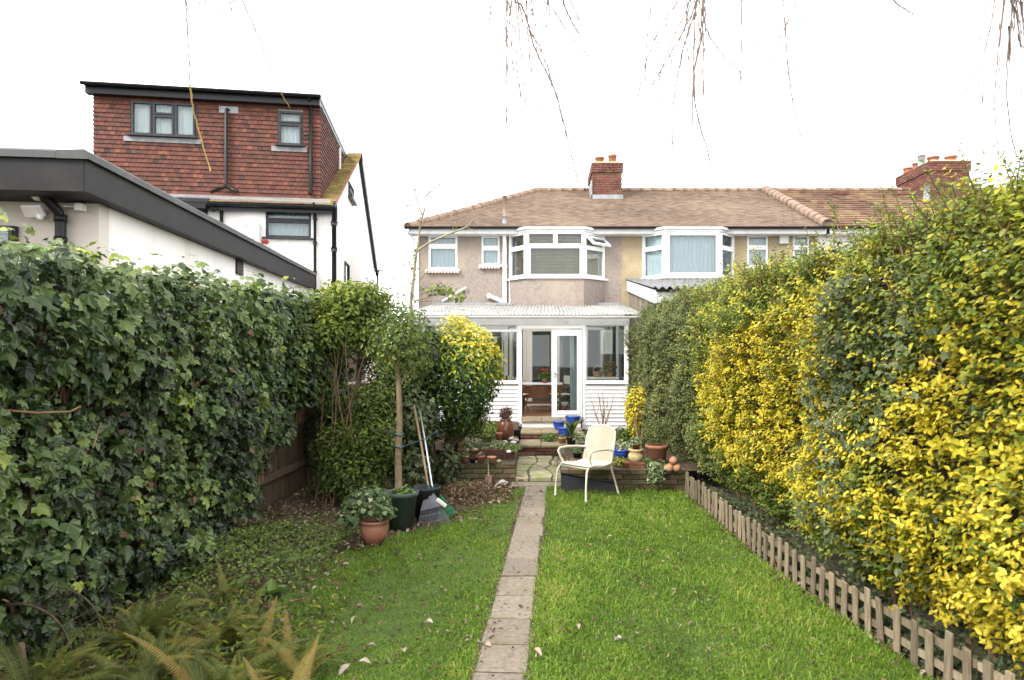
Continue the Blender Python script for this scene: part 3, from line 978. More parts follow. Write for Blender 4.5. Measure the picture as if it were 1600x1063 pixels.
def chimney(parent, W, x0, x1, y0, y1, z0, z1, pots, pot_h=.24, side='left'):
    g = MB(W)
    g.box(x0 + .02, x1 - .02, y0 + .02, y1 - .02, z0 - 1.0, z1)
    st = g.build('chimney_stack', M_mortar, parent)
    n = int((z1 - z0) / .075)
    loc = parent.location
    class Q: pass
    # bricks hang under the house as parts of the stack's own level
    def face(p0, al, ln, zz, c, out=0):
        brick_face_sub(st, loc, p0, al, ln, zz, c)
    up = n - 4
    face((x0, y0, 0), (1, 0), x1 - x0, z0, up)
    face((x0, y1, 0), (0, -1), y1 - y0, z0, up)
    face((x0 - .035, y0 - .035, 0), (1, 0), x1 - x0 + .07, z0 + up * .075, 4)
    face((x0 - .035, y1, 0), (0, -1), y1 - y0 + .035, z0 + up * .075, 4)
    g = MB(W)
    zt = z0 + n * .075
    g.mesh([(x0 - .03, y0 - .03, zt + .003), (x1 + .03, y0 - .03, zt + .003), (x1 + .03, y1 + .03, zt + .003), (x0 - .03, y1 + .03, zt + .003),
            (x0 + .1, y0 + .1, zt + .07), (x1 - .1, y0 + .1, zt + .07), (x1 - .1, y1 - .1, zt + .07), (x0 + .1, y1 - .1, zt + .07)],
           [(0, 1, 5, 4), (1, 2, 6, 5), (2, 3, 7, 6), (3, 0, 4, 7), (4, 5, 6, 7)])
    g.build('chimney_cap', M_ochre, parent)
    for (px_, py_, h, r) in pots:
        g = MB(W)
        g.lathe([(r, 0), (r * .92, h * .75), (r * 1.1, h * .78), (r * 1.1, h), (r * .85, h), (r * .8, h * .5)], (px_, py_, zt + .04), 14)
        g.build('chimney_pot', M_terracotta, parent)
    return st
def brick_face_sub(st, loc, p0, al, ln, zz, c):
    a = math.atan2(al[1], al[0])
    for k in range(c):
        u = -(.1125 if k % 2 else 0)
        while u < ln - .02:
            s, e_ = max(u, 0), min(u + .225, ln)
            if e_ - s > .04:
                o = link('brick', brick_mesh(e_ - s - .01, .1, .065, M_brick), st)
                o.location = (p0[0] + al[0] * (s + .005) - loc[0], p0[1] + al[1] * (s + .005) - loc[1], zz + k * .075 + .005 - loc[2])
                o.rotation_euler = (0, 0, a)
            u += .225
chimney(HM, W, 1.5, 2.42, 21.1, 22.9, 6.8, 7.88, [(1.75, 21.5, .24, .14), (2.15, 21.45, .3, .13), (1.85, 22.4, .22, .13)])
g = MB(W); g.box(1.46, 2.44, 21.05, 21.09, 6.66, 6.86); g.box(1.45, 1.49, 21.05, 22.0, 6.7, 7.3); g.build('lead_flashing', M_lead, HM)

# ================================================================== NEIGHBOUR IN THE MIDDLE (yellow pebbledash)
h2_loc = Vector((4.75, 18.5, 0))
H2 = thing('terraced_house', 'yellow pebbledash terraced house with white bay window showing above the right hedge', 'house', h2_loc)
W = Matrix.Translation(-h2_loc)
u1, u2 = (5.5, 6.08, 4.3, 5.17), (6.74, 7.2, 4.3, 5.17)
g = MB(W)
g.slab(2.102, 7.4, 0, 5.32, [u1, u2, (2.68, 5.14, 3.9, 5.3)], 18.5, 18.78)
g.build('rear_wall', M_pebble, H2)
g = MB(W)
g.box(7.2, 7.4, 18.79, 26, 0, 5.3); g.box(2.11, 7.19, 25.8, 26, 0, 5.3); g.box(2.11, 2.2, 18.79, 25.79, 0, 5.3)
g.build('side_wall', M_pebble, H2)
g = MB(W); g.box(2.3, 7.1, 18.8, 25.7, 2.75, 2.9); g.box(2.3, 7.1, 21.8, 21.95, 2.91, 5.3); g.build('inside_floor', M_inside, H2)
g = MB(W)
g.mesh([(2.102, EY, EZ - e), (7.45, EY, EZ - e), (7.45, RY, RZ - e), (2.102, RY, RZ - e), (7.45, 26.3, EZ - e), (2.102, 26.3, EZ - e)],
       [(0, 1, 2, 3), (3, 2, 4, 5), (0, 5, 4, 1), (1, 4, 2), (0, 3, 5)])
roof = g.build('roof', M_ridge, H2)
g = MB(W)
tile_rows(g, (0, EY, EZ - .02), (1, 0, 0), SLU, SN, 2.1, 7.4, -.04, SLN, .17, .1, lift=.026, var=.17, bias=lambda u, v: .1 * math.sin(u * 1.1 + 2) + .1 * math.sin(v * 2.0 + u * .7))
g.build('roof_tile', M_tile_roof, roof, kind='stuff')
ridge_line((2.45, RY, RZ + .01), (7.3, RY, RZ + .01), W, roof)
ridge_line((7.5, EY - .05, EZ + .06), (7.2, RY, RZ + .06), W, roof, r=.15, seg=.3)
g = MB(W); gutter(g, 2.102, 7.5, 18.05, EZ - .02); g.build('gutter', M_black, H2)
g = MB(W); g.box(2.102, 7.5, 18.13, 18.16, EZ - .19, EZ - .05); g.box(2.102, 7.5, 18.161, 18.5, EZ - .2, EZ - .17); g.build('soffit', M_whitewood, H2)
bay_window(H2, W, (2.66, 3.19, 4.61, 5.16), 17.9, 3.99, 5.16, 2.5, M_pebble, M_curtain, M_curtain, 0, [(.03, .97, .03, .97)], M_glass)  # bluish curtain stands in for the sky reflected in the bay glass
for (a, b, c, d) in (u1, u2):
    window(H2, W @ Matrix.Translation((0, 18.5, 0)), a, b, c, d, [(0, 1, 0, .62), (0, 1, .62, 1)], M_white, fw=.075, yf=.03, back=M_curtain, backd=.12, sill=.05)
g = MB(W); g.box(6.36, 6.6, 18.4, 18.498, 4.93, 5.14); g.build('vent_box', M_whitewood, H2)

# lean-to with corrugated roof at the back of that house
lt = thing('lean_to', 'lean-to with grey corrugated roof and white fascia boards against the yellow pebbledash house', 'lean-to', (4.0, 13.9, 0))
W = Matrix.Translation((-4.0, -13.9, 0))
def corrugated(mb, x0, x1, P0, P1, pitch, amp, ov=0):
    """wavy sheet: ridges run from the low edge P0=(y,z) to the high edge P1"""
    n = int((x1 - x0) / pitch * 6)
    for i in range(n):
        a, b = x0 + (x1 - x0) * i / n, x0 + (x1 - x0) * (i + 1) / n
        za, zb = amp * math.sin(2 * math.pi * (a - x0) / pitch), amp * math.sin(2 * math.pi * (b - x0) / pitch)
        mb.face([(a, P0[0], P0[1] + za), (b, P0[0], P0[1] + zb), (b, P1[0], P1[1] + zb), (a, P1[0], P1[1] + za)], True)
g = MB(W); corrugated(g, 2.2, 5.7, (13.75, 3.3), (18.49, 3.98), .15, .03); g.build('roof', M_corrgrey, lt)
g = MB(W)
g.box(2.3, 5.6, 13.78, 13.82, 3.0, 3.22)
g.prism([(13.8, 2.98), (18.48, 3.66), (18.48, 3.94), (13.8, 3.25)], 'x', 2.24, 2.29)
g.build('fascia', M_whitewood, lt)
g = MB(W); gutter(g, 2.25, 5.7, 13.7, 3.26, .05); g.build('gutter', M_black, lt)
g = MB(W); g.prism([(13.95, 0), (18.48, 0), (18.48, 3.6), (13.95, 2.95)], 'x', 2.32, 2.4); g.box(2.41, 5.5, 13.95, 14.05, 0, 2.95); g.box(5.42, 5.5, 14.06, 18.4, 0, 3.0)
g.build('side_wall', M_grey, lt)
for k in range(5):
    y = 14.15 + k * .85
    g = MB(W); g.box(2.27, 2.318, y, y + .06, .1, 2.95 + (y - 13.95) * .14); g.build('wall_post', M_handle, lt)

# ================================================================== HOUSE FURTHER RIGHT (brown tiles)
h3_loc = Vector((10.2, 18.5, 0))
H3 = thing('terraced_house', 'terraced house with brown ridged roof tiles and big brick chimney above the right hedge', 'house', h3_loc)
W = Matrix.Translation(-h3_loc)
g = MB(W); g.slab(7.402, 19, 0, 5.32, [], 18.5, 18.7); g.box(18.8, 19, 18.71, 26, 0, 5.3); g.box(7.41, 18.79, 25.8, 26, 0, 5.3)
g.build('rear_wall', M_render, H3)
g = MB(W)
g.mesh([(7.46, EY, EZ - e), (19.2, EY, EZ - e), (19.2, RY, RZ - e), (7.46, RY, RZ - e), (19.2, 26.3, EZ - e), (7.46, 26.3, EZ - e)],
       [(0, 1, 2, 3), (3, 2, 4, 5), (0, 5, 4, 1), (1, 4, 2), (0, 3, 5)])
roof = g.build('roof', M_ridge, H3)
g = MB(W)
tile_rows(g, (0, EY, EZ - .02), (1, 0, 0), SLU, SN, 7.55, 19, -.04, SLN, .21, .26, lift=.06, thick=.05, bias=lambda u, v: .2 * math.sin(u * 2.3 + v))
g.build('roof_tile', M_tile_new, roof, kind='stuff')
ridge_line((7.45, RY, RZ + .01), (19, RY, RZ + .01), W, roof, seg=.45)
for x in (9.35, 11.4):
    yy = 21.6
    g = MB(W); g.mesh([(x - .25, yy - .2, roof_z(yy - .2) + .06), (x + .25, yy - .2, roof_z(yy - .2) + .06), (x + .25, yy, roof_z(yy) + .12), (x - .25, yy, roof_z(yy) + .12), (x - .2, yy - .2, roof_z(yy - .2) + .16), (x + .2, yy - .2, roof_z(yy - .2) + .16)], [(0, 1, 5, 4), (4, 5, 2, 3), (0, 4, 3), (1, 2, 5)])
    g.build('roof_vent', M_brick, H3)
g = MB(W); gutter(g, 7.6, 19, 18.05, EZ - .02); g.build('gutter', M_black, H3)
g = MB(W); g.box(7.6, 19, 18.13, 18.16, EZ - .19, EZ - .05); g.box(7.6, 19, 18.161, 18.5, EZ - .2, EZ - .17); g.build('soffit', M_whitewood, H3)
chimney(H3, W, 11.87, 13.1, 21.0, 23.0, 6.75, 7.88, [(12.2, 21.4, .2, .17), (12.75, 21.4, .22, .17), (12.1, 22.1, .2, .16), (12.05, 22.6, .18, .15)])
g = MB(W); g.tube([(12.05, 21.8, 7.9), (12.05, 21.8, 8.28)], .11, 10); g.build('flue', M_lead, H3)
g = MB(W); g.tube([(11.6, 20.7, roof_z(20.7)), (11.6, 20.7, roof_z(20.7) + .5)], .09, 8); g.build('vent_pipe', M_lead, H3)
# ================================================================== GARDEN ROOM (white boarded conservatory)
cl = Vector((-.55, 15.0, 0))
CV = thing('conservatory', 'white boarded garden room with corrugated roof and glazed door behind the pinkish house', 'conservatory', cl)
W = Matrix.Translation(-cl)
YF = 15.05
g = MB(W)
g.box(-2.96, -.56, YF + .03, YF + .1, .1, 1.3)
g.build('lower_wall', M_inside, CV)
for (a, b, c, d) in ((.9, 1.84, YF + .03, YF + .1), (1.78, 1.84, YF + .101, 18.45), (-2.96, -2.9, YF + .101, 18.45)):
    g = MB(W); g.box(a, b, c, d, .1, 1.3); g.build('lower_wall', M_inside, CV)
g = MB(W); g.box(-2.95, 1.83, YF + .11, 18.45, .45, .56); g.build('floor', M_floor, CV)
g = MB(W); g.box(-.5, .86, YF - .06, YF + .1, .5, .575); g.build('door_sill', M_grey, CV)
def boards(x0, x1, z0, z1):
    n = int(round((z1 - z0) / .088))
    b = MB()
    L = x1 - x0
    b.mesh([(0, -.03, 0), (L, -.03, 0), (L, -.002, .096), (0, -.002, .096), (0, .008, 0), (L, .008, 0), (L, .008, .096), (0, .008, .096)],
           [(0, 1, 2, 3), (4, 5, 1, 0), (3, 2, 6, 7), (0, 3, 7, 4), (1, 5, 6, 2)])
    me = b.data('board', M_whitewood)
    for k in range(n):
        o = link('board', me, CV, Vector((x0, YF + .012 + rnd.uniform(-.002, .002), z0 + k * .088)) - cl)
boards(-2.94, -.575, .4, 1.28)
boards(.915, 1.82, .3, 1.27)
g = MB(W); g.box(-2.96, -.57, YF - .05, YF + .09, 1.302, 1.35); g.build('sill', M_white, CV)
g = MB(W); g.box(.9, 1.86, YF - .05, YF + .09, 1.302, 1.35); g.build('sill', M_white, CV)
for (a, b, zb) in ((-.57, -.49, .36), (.84, .912, .3), (1.8, 1.86, .3), (-2.98, -2.92, .36)):
    g = MB(W); g.box(a, b, YF - .022, YF + .085, zb if zb < 1 else zb, 1.3 if b - a < .07 else 2.6); g.build('post', M_white, CV)
g = MB(W); g.box(1.8, 1.86, YF - .022, YF + .085, 1.352, 2.6); g.box(-2.98, -2.92, YF - .022, YF + .085, 1.352, 2.6); g.build('post', M_white, CV)
g = MB(W); g.box(-3.0, 1.88, YF - .03, YF + .09, 2.602, 2.74); g.build('top_beam', M_whitewood, CV)
IDW = W @ Matrix.Translation((0, YF, 0))
window(CV, IDW, -1.42, -.575, 1.352, 2.6, [(0, 1, 0, .9), (0, 1, .9, 1)], M_white, fw=.035, yf=0, sash=False)
window(CV, IDW, -2.91, -1.5, 1.352, 2.6, [(0, .5, 0, .9), (.5, 1, 0, .9), (0, 1, .9, 1)], M_white, fw=.035, yf=0, sash=False)
g = MB(W); g.box(-1.499, -1.421, YF - .02, YF + .08, 1.352, 2.6); g.build('post', M_white, CV)
window(CV, IDW, .915, 1.795, 1.352, 2.6, [(0, 1, 0, 1)], M_white, fw=.03, yf=0, sash=False)
g = MB(W); g.box(-.488, .838, YF - .02, YF + .08, 2.52, 2.6); g.build('door_frame', M_white, CV)
dl = window(CV, W @ Matrix.Translation((0, YF - .05, 0)), .17, .835, .56, 2.5, [(0.02, .98, .03, .98)], M_white, fw=.13, yf=0, name='door')
g = MB(W); g.box(.2, .23, YF - .11, YF - .07, 1.45, 1.6); g.tube([(.215, YF - .1, 1.55), (.32, YF - .1, 1.55)], .01, 6); g.build('handle', M_steel, dl)
window(CV, W @ Matrix.Translation((1.84, YF + .1, 0)) @ Matrix.Rotation(R(90), 4, 'Z'), .02, 3.3, 1.3, 2.75, [(0, .5, 0, 1), (.5, 1, 0, 1)], M_white, fw=.05, yf=0, sash=False)
window(CV, W @ Matrix.Translation((-2.96, YF + .1, 0)) @ Matrix.Rotation(R(90), 4, 'Z'), .02, 3.3, 1.3, 2.75, [(0, .5, 0, 1), (.5, 1, 0, 1)], M_white, fw=.05, yf=-.06, sash=False)
# roof in overlapping sheets
for k in range(6):
    x0 = -3.05 + k * .86
    g = MB(W)
    corrugated(g, x0, x0 + .9, (14.74, 2.82 + .006 * (k % 2)), (18.49, 3.28 + .006 * (k % 2)), .085, .019)
    g.build('roof_sheet', M_corr, CV)
for y in (15.6, 16.6, 17.6):
    g = MB(W); z = 2.82 + (y - 14.74) * .1227
    g.box(-2.95, 1.83, y, y + .05, z - .09, z - .02); g.build('rafter', M_whitewood, CV)
g = MB(W); gutter(g, -3.05, 2.05, 14.72, 2.775, .05); g.build('gutter', M_whitewood, CV)
g = MB(W); g.box(-3.0, 2.1, 18.3, 18.46, 3.27, 3.33); g.build('lead_flashing', M_lead, CV)
# things inside the garden room
tb = thing('table', 'white topped garden table with dark wooden legs inside the doorway', 'table', (-.1, 16.7, .56))
g = MB(); g.cbox(-.45, .55, -.35, .35, .66, .69, .008); g.build('tabletop', M_white, tb)
for (x, y) in ((-.4, -.3), (.5, -.3), (-.4, .3), (.5, .3)):
    g = MB(); g.box(x - .025, x + .025, y - .025, y + .025, 0, .66); g.build('leg', M_teak, tb)
g = MB(); g.box(-.37, .47, -.31, -.28, .2, .26); g.box(-.37, .47, -.31, -.28, .34, .64); g.build('apron', M_teak, tb)
def director_chair(loc, rz, label):
    t = thing('director_chair', label, 'chair', loc, rz, 'folding wooden chairs in the garden room')
    for s in (-1, 1):
        g = MB(); g.tube([(-.25, s * .2, .02), (.25, s * .2, .44)], .016, 6); g.tube([(.25, s * .2, .02), (-.25, s * .2, .44)], .016, 6); g.build('crossed_legs', M_teak, t)
        g = MB(); g.box(s * .27 - .02, s * .27 + .02, -.2, -.165, .44, .62); g.box(s * .27 - .02, s * .27 + .02, .17, .205, .44, .9); g.build('upright', M_teak, t)
        g = MB(); g.box(s * .27 - .035, s * .27 + .035, -.24, .23, .62, .645); g.build('armrest', M_teak, t)
    g = MB(); g.box(-.25, .25, -.2, .2, .44, .455); g.build('seat', M_canvas, t)
    g = MB(); g.box(-.25, .25, .18, .192, .68, .88); g.build('backrest', M_canvas, t)
director_chair((-.62, 16.1, .56), R(75), 'brown wooden folding chair on the left side of the table in the doorway')
director_chair((.42, 16.2, .56), R(-65), 'brown wooden folding chair seen through the white glazed door')
fp = thing('flowering_plant', 'red flowering plant in terracotta pot on the white table in the doorway', 'potted plant', (.02, 16.6, 1.25))
g = MB(); g.lathe([(.05, 0), (.075, .12), (.065, .12), (.05, .02)], n=12); g.build('pot', M_terracotta, fp)
P, Nn, A, S, d, r = blob((.02, 16.6, 1.45), (.14, .14, .1), 160, .07)
leaf_cloud('foliage', P, Nn, A, S, oval_leaf(.6), rng.uniform(.2, .8, 160), M_herb, fp)
g = MB()
for k in range(14):
    a = rnd.uniform(0, 6.28)
    c = Vector((.1 * math.cos(a) * rnd.random(), .1 * math.sin(a), .28 + rnd.uniform(-.03, .06)))
    g.lathe([(0, -.02), (.025, -.005), (.022, .012), (0, .02)], c, 6)
g.build('flowers', M_red, fp, kind='stuff')
dr = MB(Matrix.Translation((.58, 15.3, .6)))
for k in range(12):
    x0, x1 = k * .022, (k + 1) * .022
    dr.face([(x0, .02 * (k % 2), 0), (x1, .02 * ((k + 1) % 2), 0), (x1, .02 * ((k + 1) % 2), 1.95), (x0, .02 * (k % 2), 1.95)])
tag(dr.build('curtain', M_drape, None), 'grey green curtain bunched behind the white glazed door', 'curtain')
bt = thing('bunting', 'string of pale cloth bunting flags hanging inside the left window', 'bunting', (-1.0, 15.35, 2.4))
g = MB()
line = [(-.5, 0, .28), (-.3, 0, .02), (-.1, 0, -.08), (.1, 0, -.03), (.28, 0, .09), (.42, 0, .2)]
g.tube(line, .004, 4); g.build('cord', M_white, bt)
for (x, z, s, mm) in ((-.3, .02, 0, M_canvas), (-.1, -.08, 0, M_white), (.1, -.03, 0, M_white), (.3, .1, 0, M_paleblue)):
    g = MB(); g.mesh([(x - .07, 0, z + .03), (x + .07, 0, z + .04), (x + .01, .01, z - .13), (x - .07, .004, z + .03), (x + .07, .004, z + .04), (x + .01, .014, z - .13)], [(0, 1, 2), (5, 4, 3), (0, 3, 4, 1), (1, 4, 5, 2), (2, 5, 3, 0)])
    g.build('flag', mm, bt)
ct = thing('counter', 'white topped counter inside the right window of the garden room', 'counter', (1.5, 16.4, .56))
g = MB(); g.box(-.42, .27, -.25, .25, 0, .8); g.build('cupboard', M_inside, ct)
g = MB(); g.cbox(-.45, .29, -.28, .28, .8, .84, .01); g.build('worktop', M_white, ct)
wk = thing('wicker_basket', 'round wicker basket with hoop handle on the counter inside the right window', 'basket', (1.28, 16.3, 1.4))
g = MB(); g.lathe([(.08, 0), (.11, .1), (.12, .14), (.105, .14), (.08, .02)], n=14); g.build('bowl', M_wicker, wk)
g = MB(); g.tube([(.11 * math.cos(a), 0, .12 + .17 * math.sin(a)) for a in np.linspace(0, math.pi, 10)], .012, 6); g.build('handle', M_wicker, wk)
df = thing('dried_flowers', 'bunch of pinkish dried flowers standing on the counter inside the right window', 'flowers', (1.58, 16.35, 1.4))
g = MB(); g.lathe([(.05, 0), (.07, .08), (.05, .14), (.04, .14), (.04, .03)], n=12); g.build('vase', M_terracotta_pale, df)
P, Nn, A, S, d, r = blob((1.58, 16.35, 1.66), (.15, .12, .13), 170, .06)
leaf_cloud('foliage', P, Nn, A, S, oval_leaf(.7), rng.uniform(.3, 1, 170), M_litter, df)
wc_ = thing('wall_cupboard', 'small cream wall cupboard inside the right window above the counter', 'cupboard', (1.66, 17.9, 1.95))
g = MB(); g.box(-.18, .1, -.25, .1, 0, .62); g.build('carcass', M_cream, wc_)
g = MB(); g.slab(-.19, .11, .0, .62, [(-.13, .05, .07, .55)], -.275, -.251); g.build('door', M_white, wc_)

# ================================================================== LEFT HOUSE (white render, tile-hung loft dormer)
C0 = Vector((-5.16, 16.6, 0)); PHI = R(9)
cP, sP = math.cos(PHI), math.sin(PHI)
def LH(px, py, yl):
    """photo measurement on the plane local y = yl of the turned house -> local x, z"""
    d = Vector(((px - 850) / F, 1, -(py - 550) / F)); o = Vector((0, 0, CAMZ)) - C0
    ol = Vector((o.x * cP + o.y * sP, -o.x * sP + o.y * cP, o.z)); dl_ = Vector((d.x * cP + d.y * sP, -d.x * sP + d.y * cP, d.z))
    t = (yl - ol.y) / dl_.y
    return ol.x + dl_.x * t, ol.z + dl_.z * t
def LHs(px, py, xl):
    d = Vector(((px - 850) / F, 1, -(py - 550) / F)); o = Vector((0, 0, CAMZ)) - C0
    ol = Vector((o.x * cP + o.y * sP, -o.x * sP + o.y * cP, o.z)); dl_ = Vector((d.x * cP + d.y * sP, -d.x * sP + d.y * cP, d.z))
    t = (xl - ol.x) / dl_.x
    return ol.y + dl_.y * t, ol.z + dl_.z * t
def rect(px0, px1, py0, py1, yl):
    a, zt = LH(px0, (py0), yl); b, zb = LH(px1, py1, yl)
    _, zt2 = LH(px1, py0, yl); _, zb2 = LH(px0, py1, yl)
    return a, b, zb, zt
LHO = thing('detached_house', 'white rendered house with red tile-hung loft dormer behind the ivy hedge on the left', 'house', C0, PHI)
HEZ, HRZ, HRY, HDY = 5.62, 8.5, 5.85, 11.7      # eaves, ridge, ridge depth, house depth
LX = -5.55
def lroof(y):
    return HEZ + (HRZ - HEZ) * y / HRY
wr = rect(415, 486, 321, 372, 0)     # rear window under the gutter
wdk = rect(262, 325, 303, 345, 0)
g = MB(); g.slab(LX, 0, 0, HEZ - .02, [wr, wdk], 0, .25); g.build('rear_wall', M_render, LHO)
sw1 = [LHs(544, 283, 0), LHs(550, 316, 0)]; sw2 = [LHs(538, 407, 0), LHs(544, 452, 0)]
sh1 = (sw1[0][0], sw1[1][0] + .15, sw1[1][1], sw1[0][1]); sh2 = (sw2[0][0], sw2[1][0] + .1, sw2[1][1], sw2[0][1])
g = MB(Matrix.Rotation(R(90), 4, 'Z'))
g.slab(.251, HDY, 0, HEZ - .02, [h for h in (sh2,)], 0, .25)
g.build('gable_wall', M_render, LHO)
g = MB(); g.prism([(.0, HEZ - .02), (HDY, HEZ - .02), (HRY, HRZ - .06)], 'x', -.25, 0); g.build('gable_wall', M_render, LHO)
g = MB(); g.box(LX, LX + .25, .251, HDY, 0, HEZ - .03); g.box(LX + .251, -.251, HDY - .25, HDY, 0, HEZ - .03); g.build('far_wall', M_render, LHO)
g = MB(); g.box(LX + .26, -.26, .26, HDY - .3, 2.7, 2.85); g.box(LX + .26, -.26, 3.5, 3.6, 2.86, 8.0); g.build('inside_wall', M_inside, LHO)
RM90 = Matrix.Rotation(R(90), 4, 'Z')
window(LHO, RM90, sh1[0], sh1[1], sh1[2], sh1[3], [(0, 1, .5, 1), (0, 1, 0, .5)], M_anthracite, fw=.05, yf=-.03, back=M_curtain, backd=.035, sill=.06)
window(LHO, RM90, *sh2, [(0, 1, 0, 1)], M_anthracite, fw=.06, yf=-.02)
# main roof
g = MB()
g.mesh([(LX, -.2, lroof(-.2) - .02), (.06, -.2, lroof(-.2) - .02), (.06, HRY, HRZ - .02), (LX, HRY, HRZ - .02), (.06, HDY + .25, lroof(-.25) - .02), (LX, HDY + .25, lroof(-.25) - .02)],
       [(0, 1, 2, 3), (3, 2, 4, 5), (0, 3, 5)])
lroof_o = g.build('roof', M_ridge, LHO)
Ul = Vector((0, HRY, HRZ - HEZ)); ULn = Ul.length; Nl = Vector((0, -(HRZ - HEZ), HRY))
g = MB()
tile_rows(g, (0, -.2, lroof(-.2)), (1, 0, 0), Ul, Nl, LX, .1, 0, ULn + .2, .165, .11, holes=[(LX - .5, -.34, .58, 20)], bias=lambda u, v: .25 if u > -.5 else .05)
g.build('roof_tile', M_tile_moss, lroof_o, kind='stuff')
g = MB()
g.mesh([(.04, -.22, lroof(-.22) - .1), (.075, -.22, lroof(-.22) - .1), (.075, HRY, HRZ - .1), (.04, HRY, HRZ - .1), (.04, -.22, lroof(-.22) + .02), (.075, -.22, lroof(-.22) + .02), (.075, HRY, HRZ + .02), (.04, HRY, HRZ + .02)],
       [(0, 1, 2, 3), (4, 7, 6, 5), (0, 4, 5, 1), (1, 5, 6, 2), (0, 3, 7, 4)])
g.build('verge_tile', M_terracotta, lroof_o)
g = MB()
yb, zb_ = HDY + .3, lroof(-.3)
g.mesh([(.02, HRY, HRZ - .3), (.12, HRY, HRZ - .3), (.12, yb, zb_ - .3), (.02, yb, zb_ - .3), (.02, HRY, HRZ + .03), (.12, HRY, HRZ + .03), (.12, yb, zb_ + .03), (.02, yb, zb_ + .03)],
       [(0, 1, 2, 3), (4, 7, 6, 5), (0, 4, 5, 1), (1, 5, 6, 2), (0, 3, 7, 4), (2, 6, 7, 3)])
g.build('barge_board', M_black, LHO)
g = MB(); gutter(g, -.3, .35, HDY + .33, zb_ - .05, .06); g.tube([(.12, HDY + .3, zb_ - .1), (.1, HDY + .1, zb_ - .5), (.1, HDY + .1, .3)], .04, 8); g.build('drainpipe', M_black, LHO)
g = MB(); g.box(LX, .12, -.2, -.16, lroof(-.2) - .19, lroof(-.2) - .03); gutter(g, LX, .14, -.27, lroof(-.2) - .04, .07); g.build('gutter', M_black, LHO)
# bird spikes standing along the tiles over the gutter
g = MB()
for k in range(150):
    x = LX + .6 + k * .033
    for s in (-1, 0, 1):
        g.tube([(x, -.12, lroof(-.12)), (x + s * .03, -.12 - s * .045, lroof(-.12) + .13)], .0042, 3, False)
g.build('bird_spikes', M_steel, LHO, kind='stuff')
# dormer
DY, DX0, DX1, DZ0, DZ1 = .3, -5.42, -.33, lroof(.3) - .1, 8.02
dw1 = rect(205, 306, 157, 215, DY - .03); dw2 = rect(435, 472, 173, 228, DY - .03)
g = MB(); g.slab(DX0, DX1, DZ0, DZ1 + .05, [dw1, dw2], DY, DY + .2); g.build('dormer_wall', M_grey, LHO)
g = MB(); g.prism([(DY + .201, DZ0), (DY + .201, DZ1 + .05), (HRY - .2, DZ1 + .05), (HRY - .2, lroof(HRY - .3))], 'x', DX1 - .2, DX1)
g.prism([(DY + .201, DZ0), (DY + .201, DZ1 + .05), (HRY - .2, DZ1 + .05), (HRY - .2, lroof(HRY - .3))], 'x', DX0, DX0 + .2); g.build('dormer_cheek', M_grey, LHO)
g = MB()
e2 = .03
tile_rows(g, (0, DY - .002, 0), (1, 0, 0), (0, 0, 1), (0, -1, 0), DX0 - .02, DX1 + .02, DZ0, DZ1, .118, .104, holes=[(dw1[0] - .02, dw1[1] + .02, dw1[2] - .12, dw1[3] + .02), (dw2[0] - .02, dw2[1] + .02, dw2[2] - .1, dw2[3] + .02)], thick=.024, lift=.034, var=.42)
g.build('hung_tile', M_tile_hung, LHO, kind='stuff')
g = MB()
tile_rows(g, (DX1 + .002, 0, 0), (0, 1, 0), (0, 0, 1), (1, 0, 0), DY - .02, HRY, DZ0, DZ1, .138, .104, hi=lambda v: (v - HEZ) / (HRZ - HEZ) * HRY + .03, thick=.024, lift=.034, var=.42)
tile_rows(g, (DX0 - .002, 0, 0), (0, 1, 0), (0, 0, 1), (-1, 0, 0), DY - .02, HRY, DZ0, DZ1, .138, .104, hi=lambda v: (v - HEZ) / (HRZ - HEZ) * HRY + .03, thick=.024, lift=.034, var=.42)
g.build('hung_tile', M_tile_hung, LHO, kind='stuff')
g = MB()
g.box(DX0 - .12, DX1 + .03, DY - .2, DY - .03, DZ1 + .001, DZ1 + .17)
g.box(DX0 - .14, DX1 + .04, DY - .24, HRY - .1, DZ1 + .171, DZ1 + .25)
g.box(DX0 - .12, DX1 + .03, DY - .029, HRY - .15, DZ1 + .06, DZ1 + .17)
gutter(g, DX0 - .16, DX1 + .08, DY - .31, DZ1 + .21, .065)
g.build('dormer_fascia', M_black, LHO)
window(LHO, Matrix.Translation((0, DY, 0)), *dw1, [(0, .33, 0, 1), (.33, .67, 0, .62), (.33, .67, .62, 1), (.67, 1, 0, 1)], M_anthracite, fw=.075, yf=-.05, back=M_curtain_w, backd=.1, sill=.03)
window(LHO, Matrix.Translation((0, DY, 0)), *dw2, [(0, 1, 0, .64), (0, 1, .64, 1)], M_anthracite, fw=.075, yf=-.05, back=M_curtain_w, backd=.1, sill=.03)
for dw in (dw1, dw2):
    g = MB(); g.box(dw[0] - .16, dw[1] + .12, DY - .05, DY - .005, dw[2] - .15, dw[2] - .035); g.build('lead_apron', M_lead, LHO)
g = MB(); a, zt = LH(343, 166, DY); b, zb2 = LH(373, 178, DY); g.box(a, b, DY - .045, DY - .002, zb2, zt); g.build('lead_apron', M_lead, LHO)
xa, za = LH(353, 172, DY - .1); xb, zb2 = LH(349, 292, DY - .1)
g = MB()
g.tube([(xa + .06, DY + .02, za + .02), (xa + .02, DY - .08, za + .03), (xa, DY - .1, za - .06), (xa, DY - .1, zb2 + .05), (xa - .03, DY - .16, zb2 - .02), (xa - .25, DY - .4, zb2 - .2)], .04, 8)
g.tube([(xa - .02, DY - .14, zb2 + .02), (xa + .3, DY - .2, zb2 - .12)], .04, 8)
g.build('drainpipe', M_black, LHO)
xc, zc = LH(340, 320, -.1); _, zd = LH(340, 345, -.1)
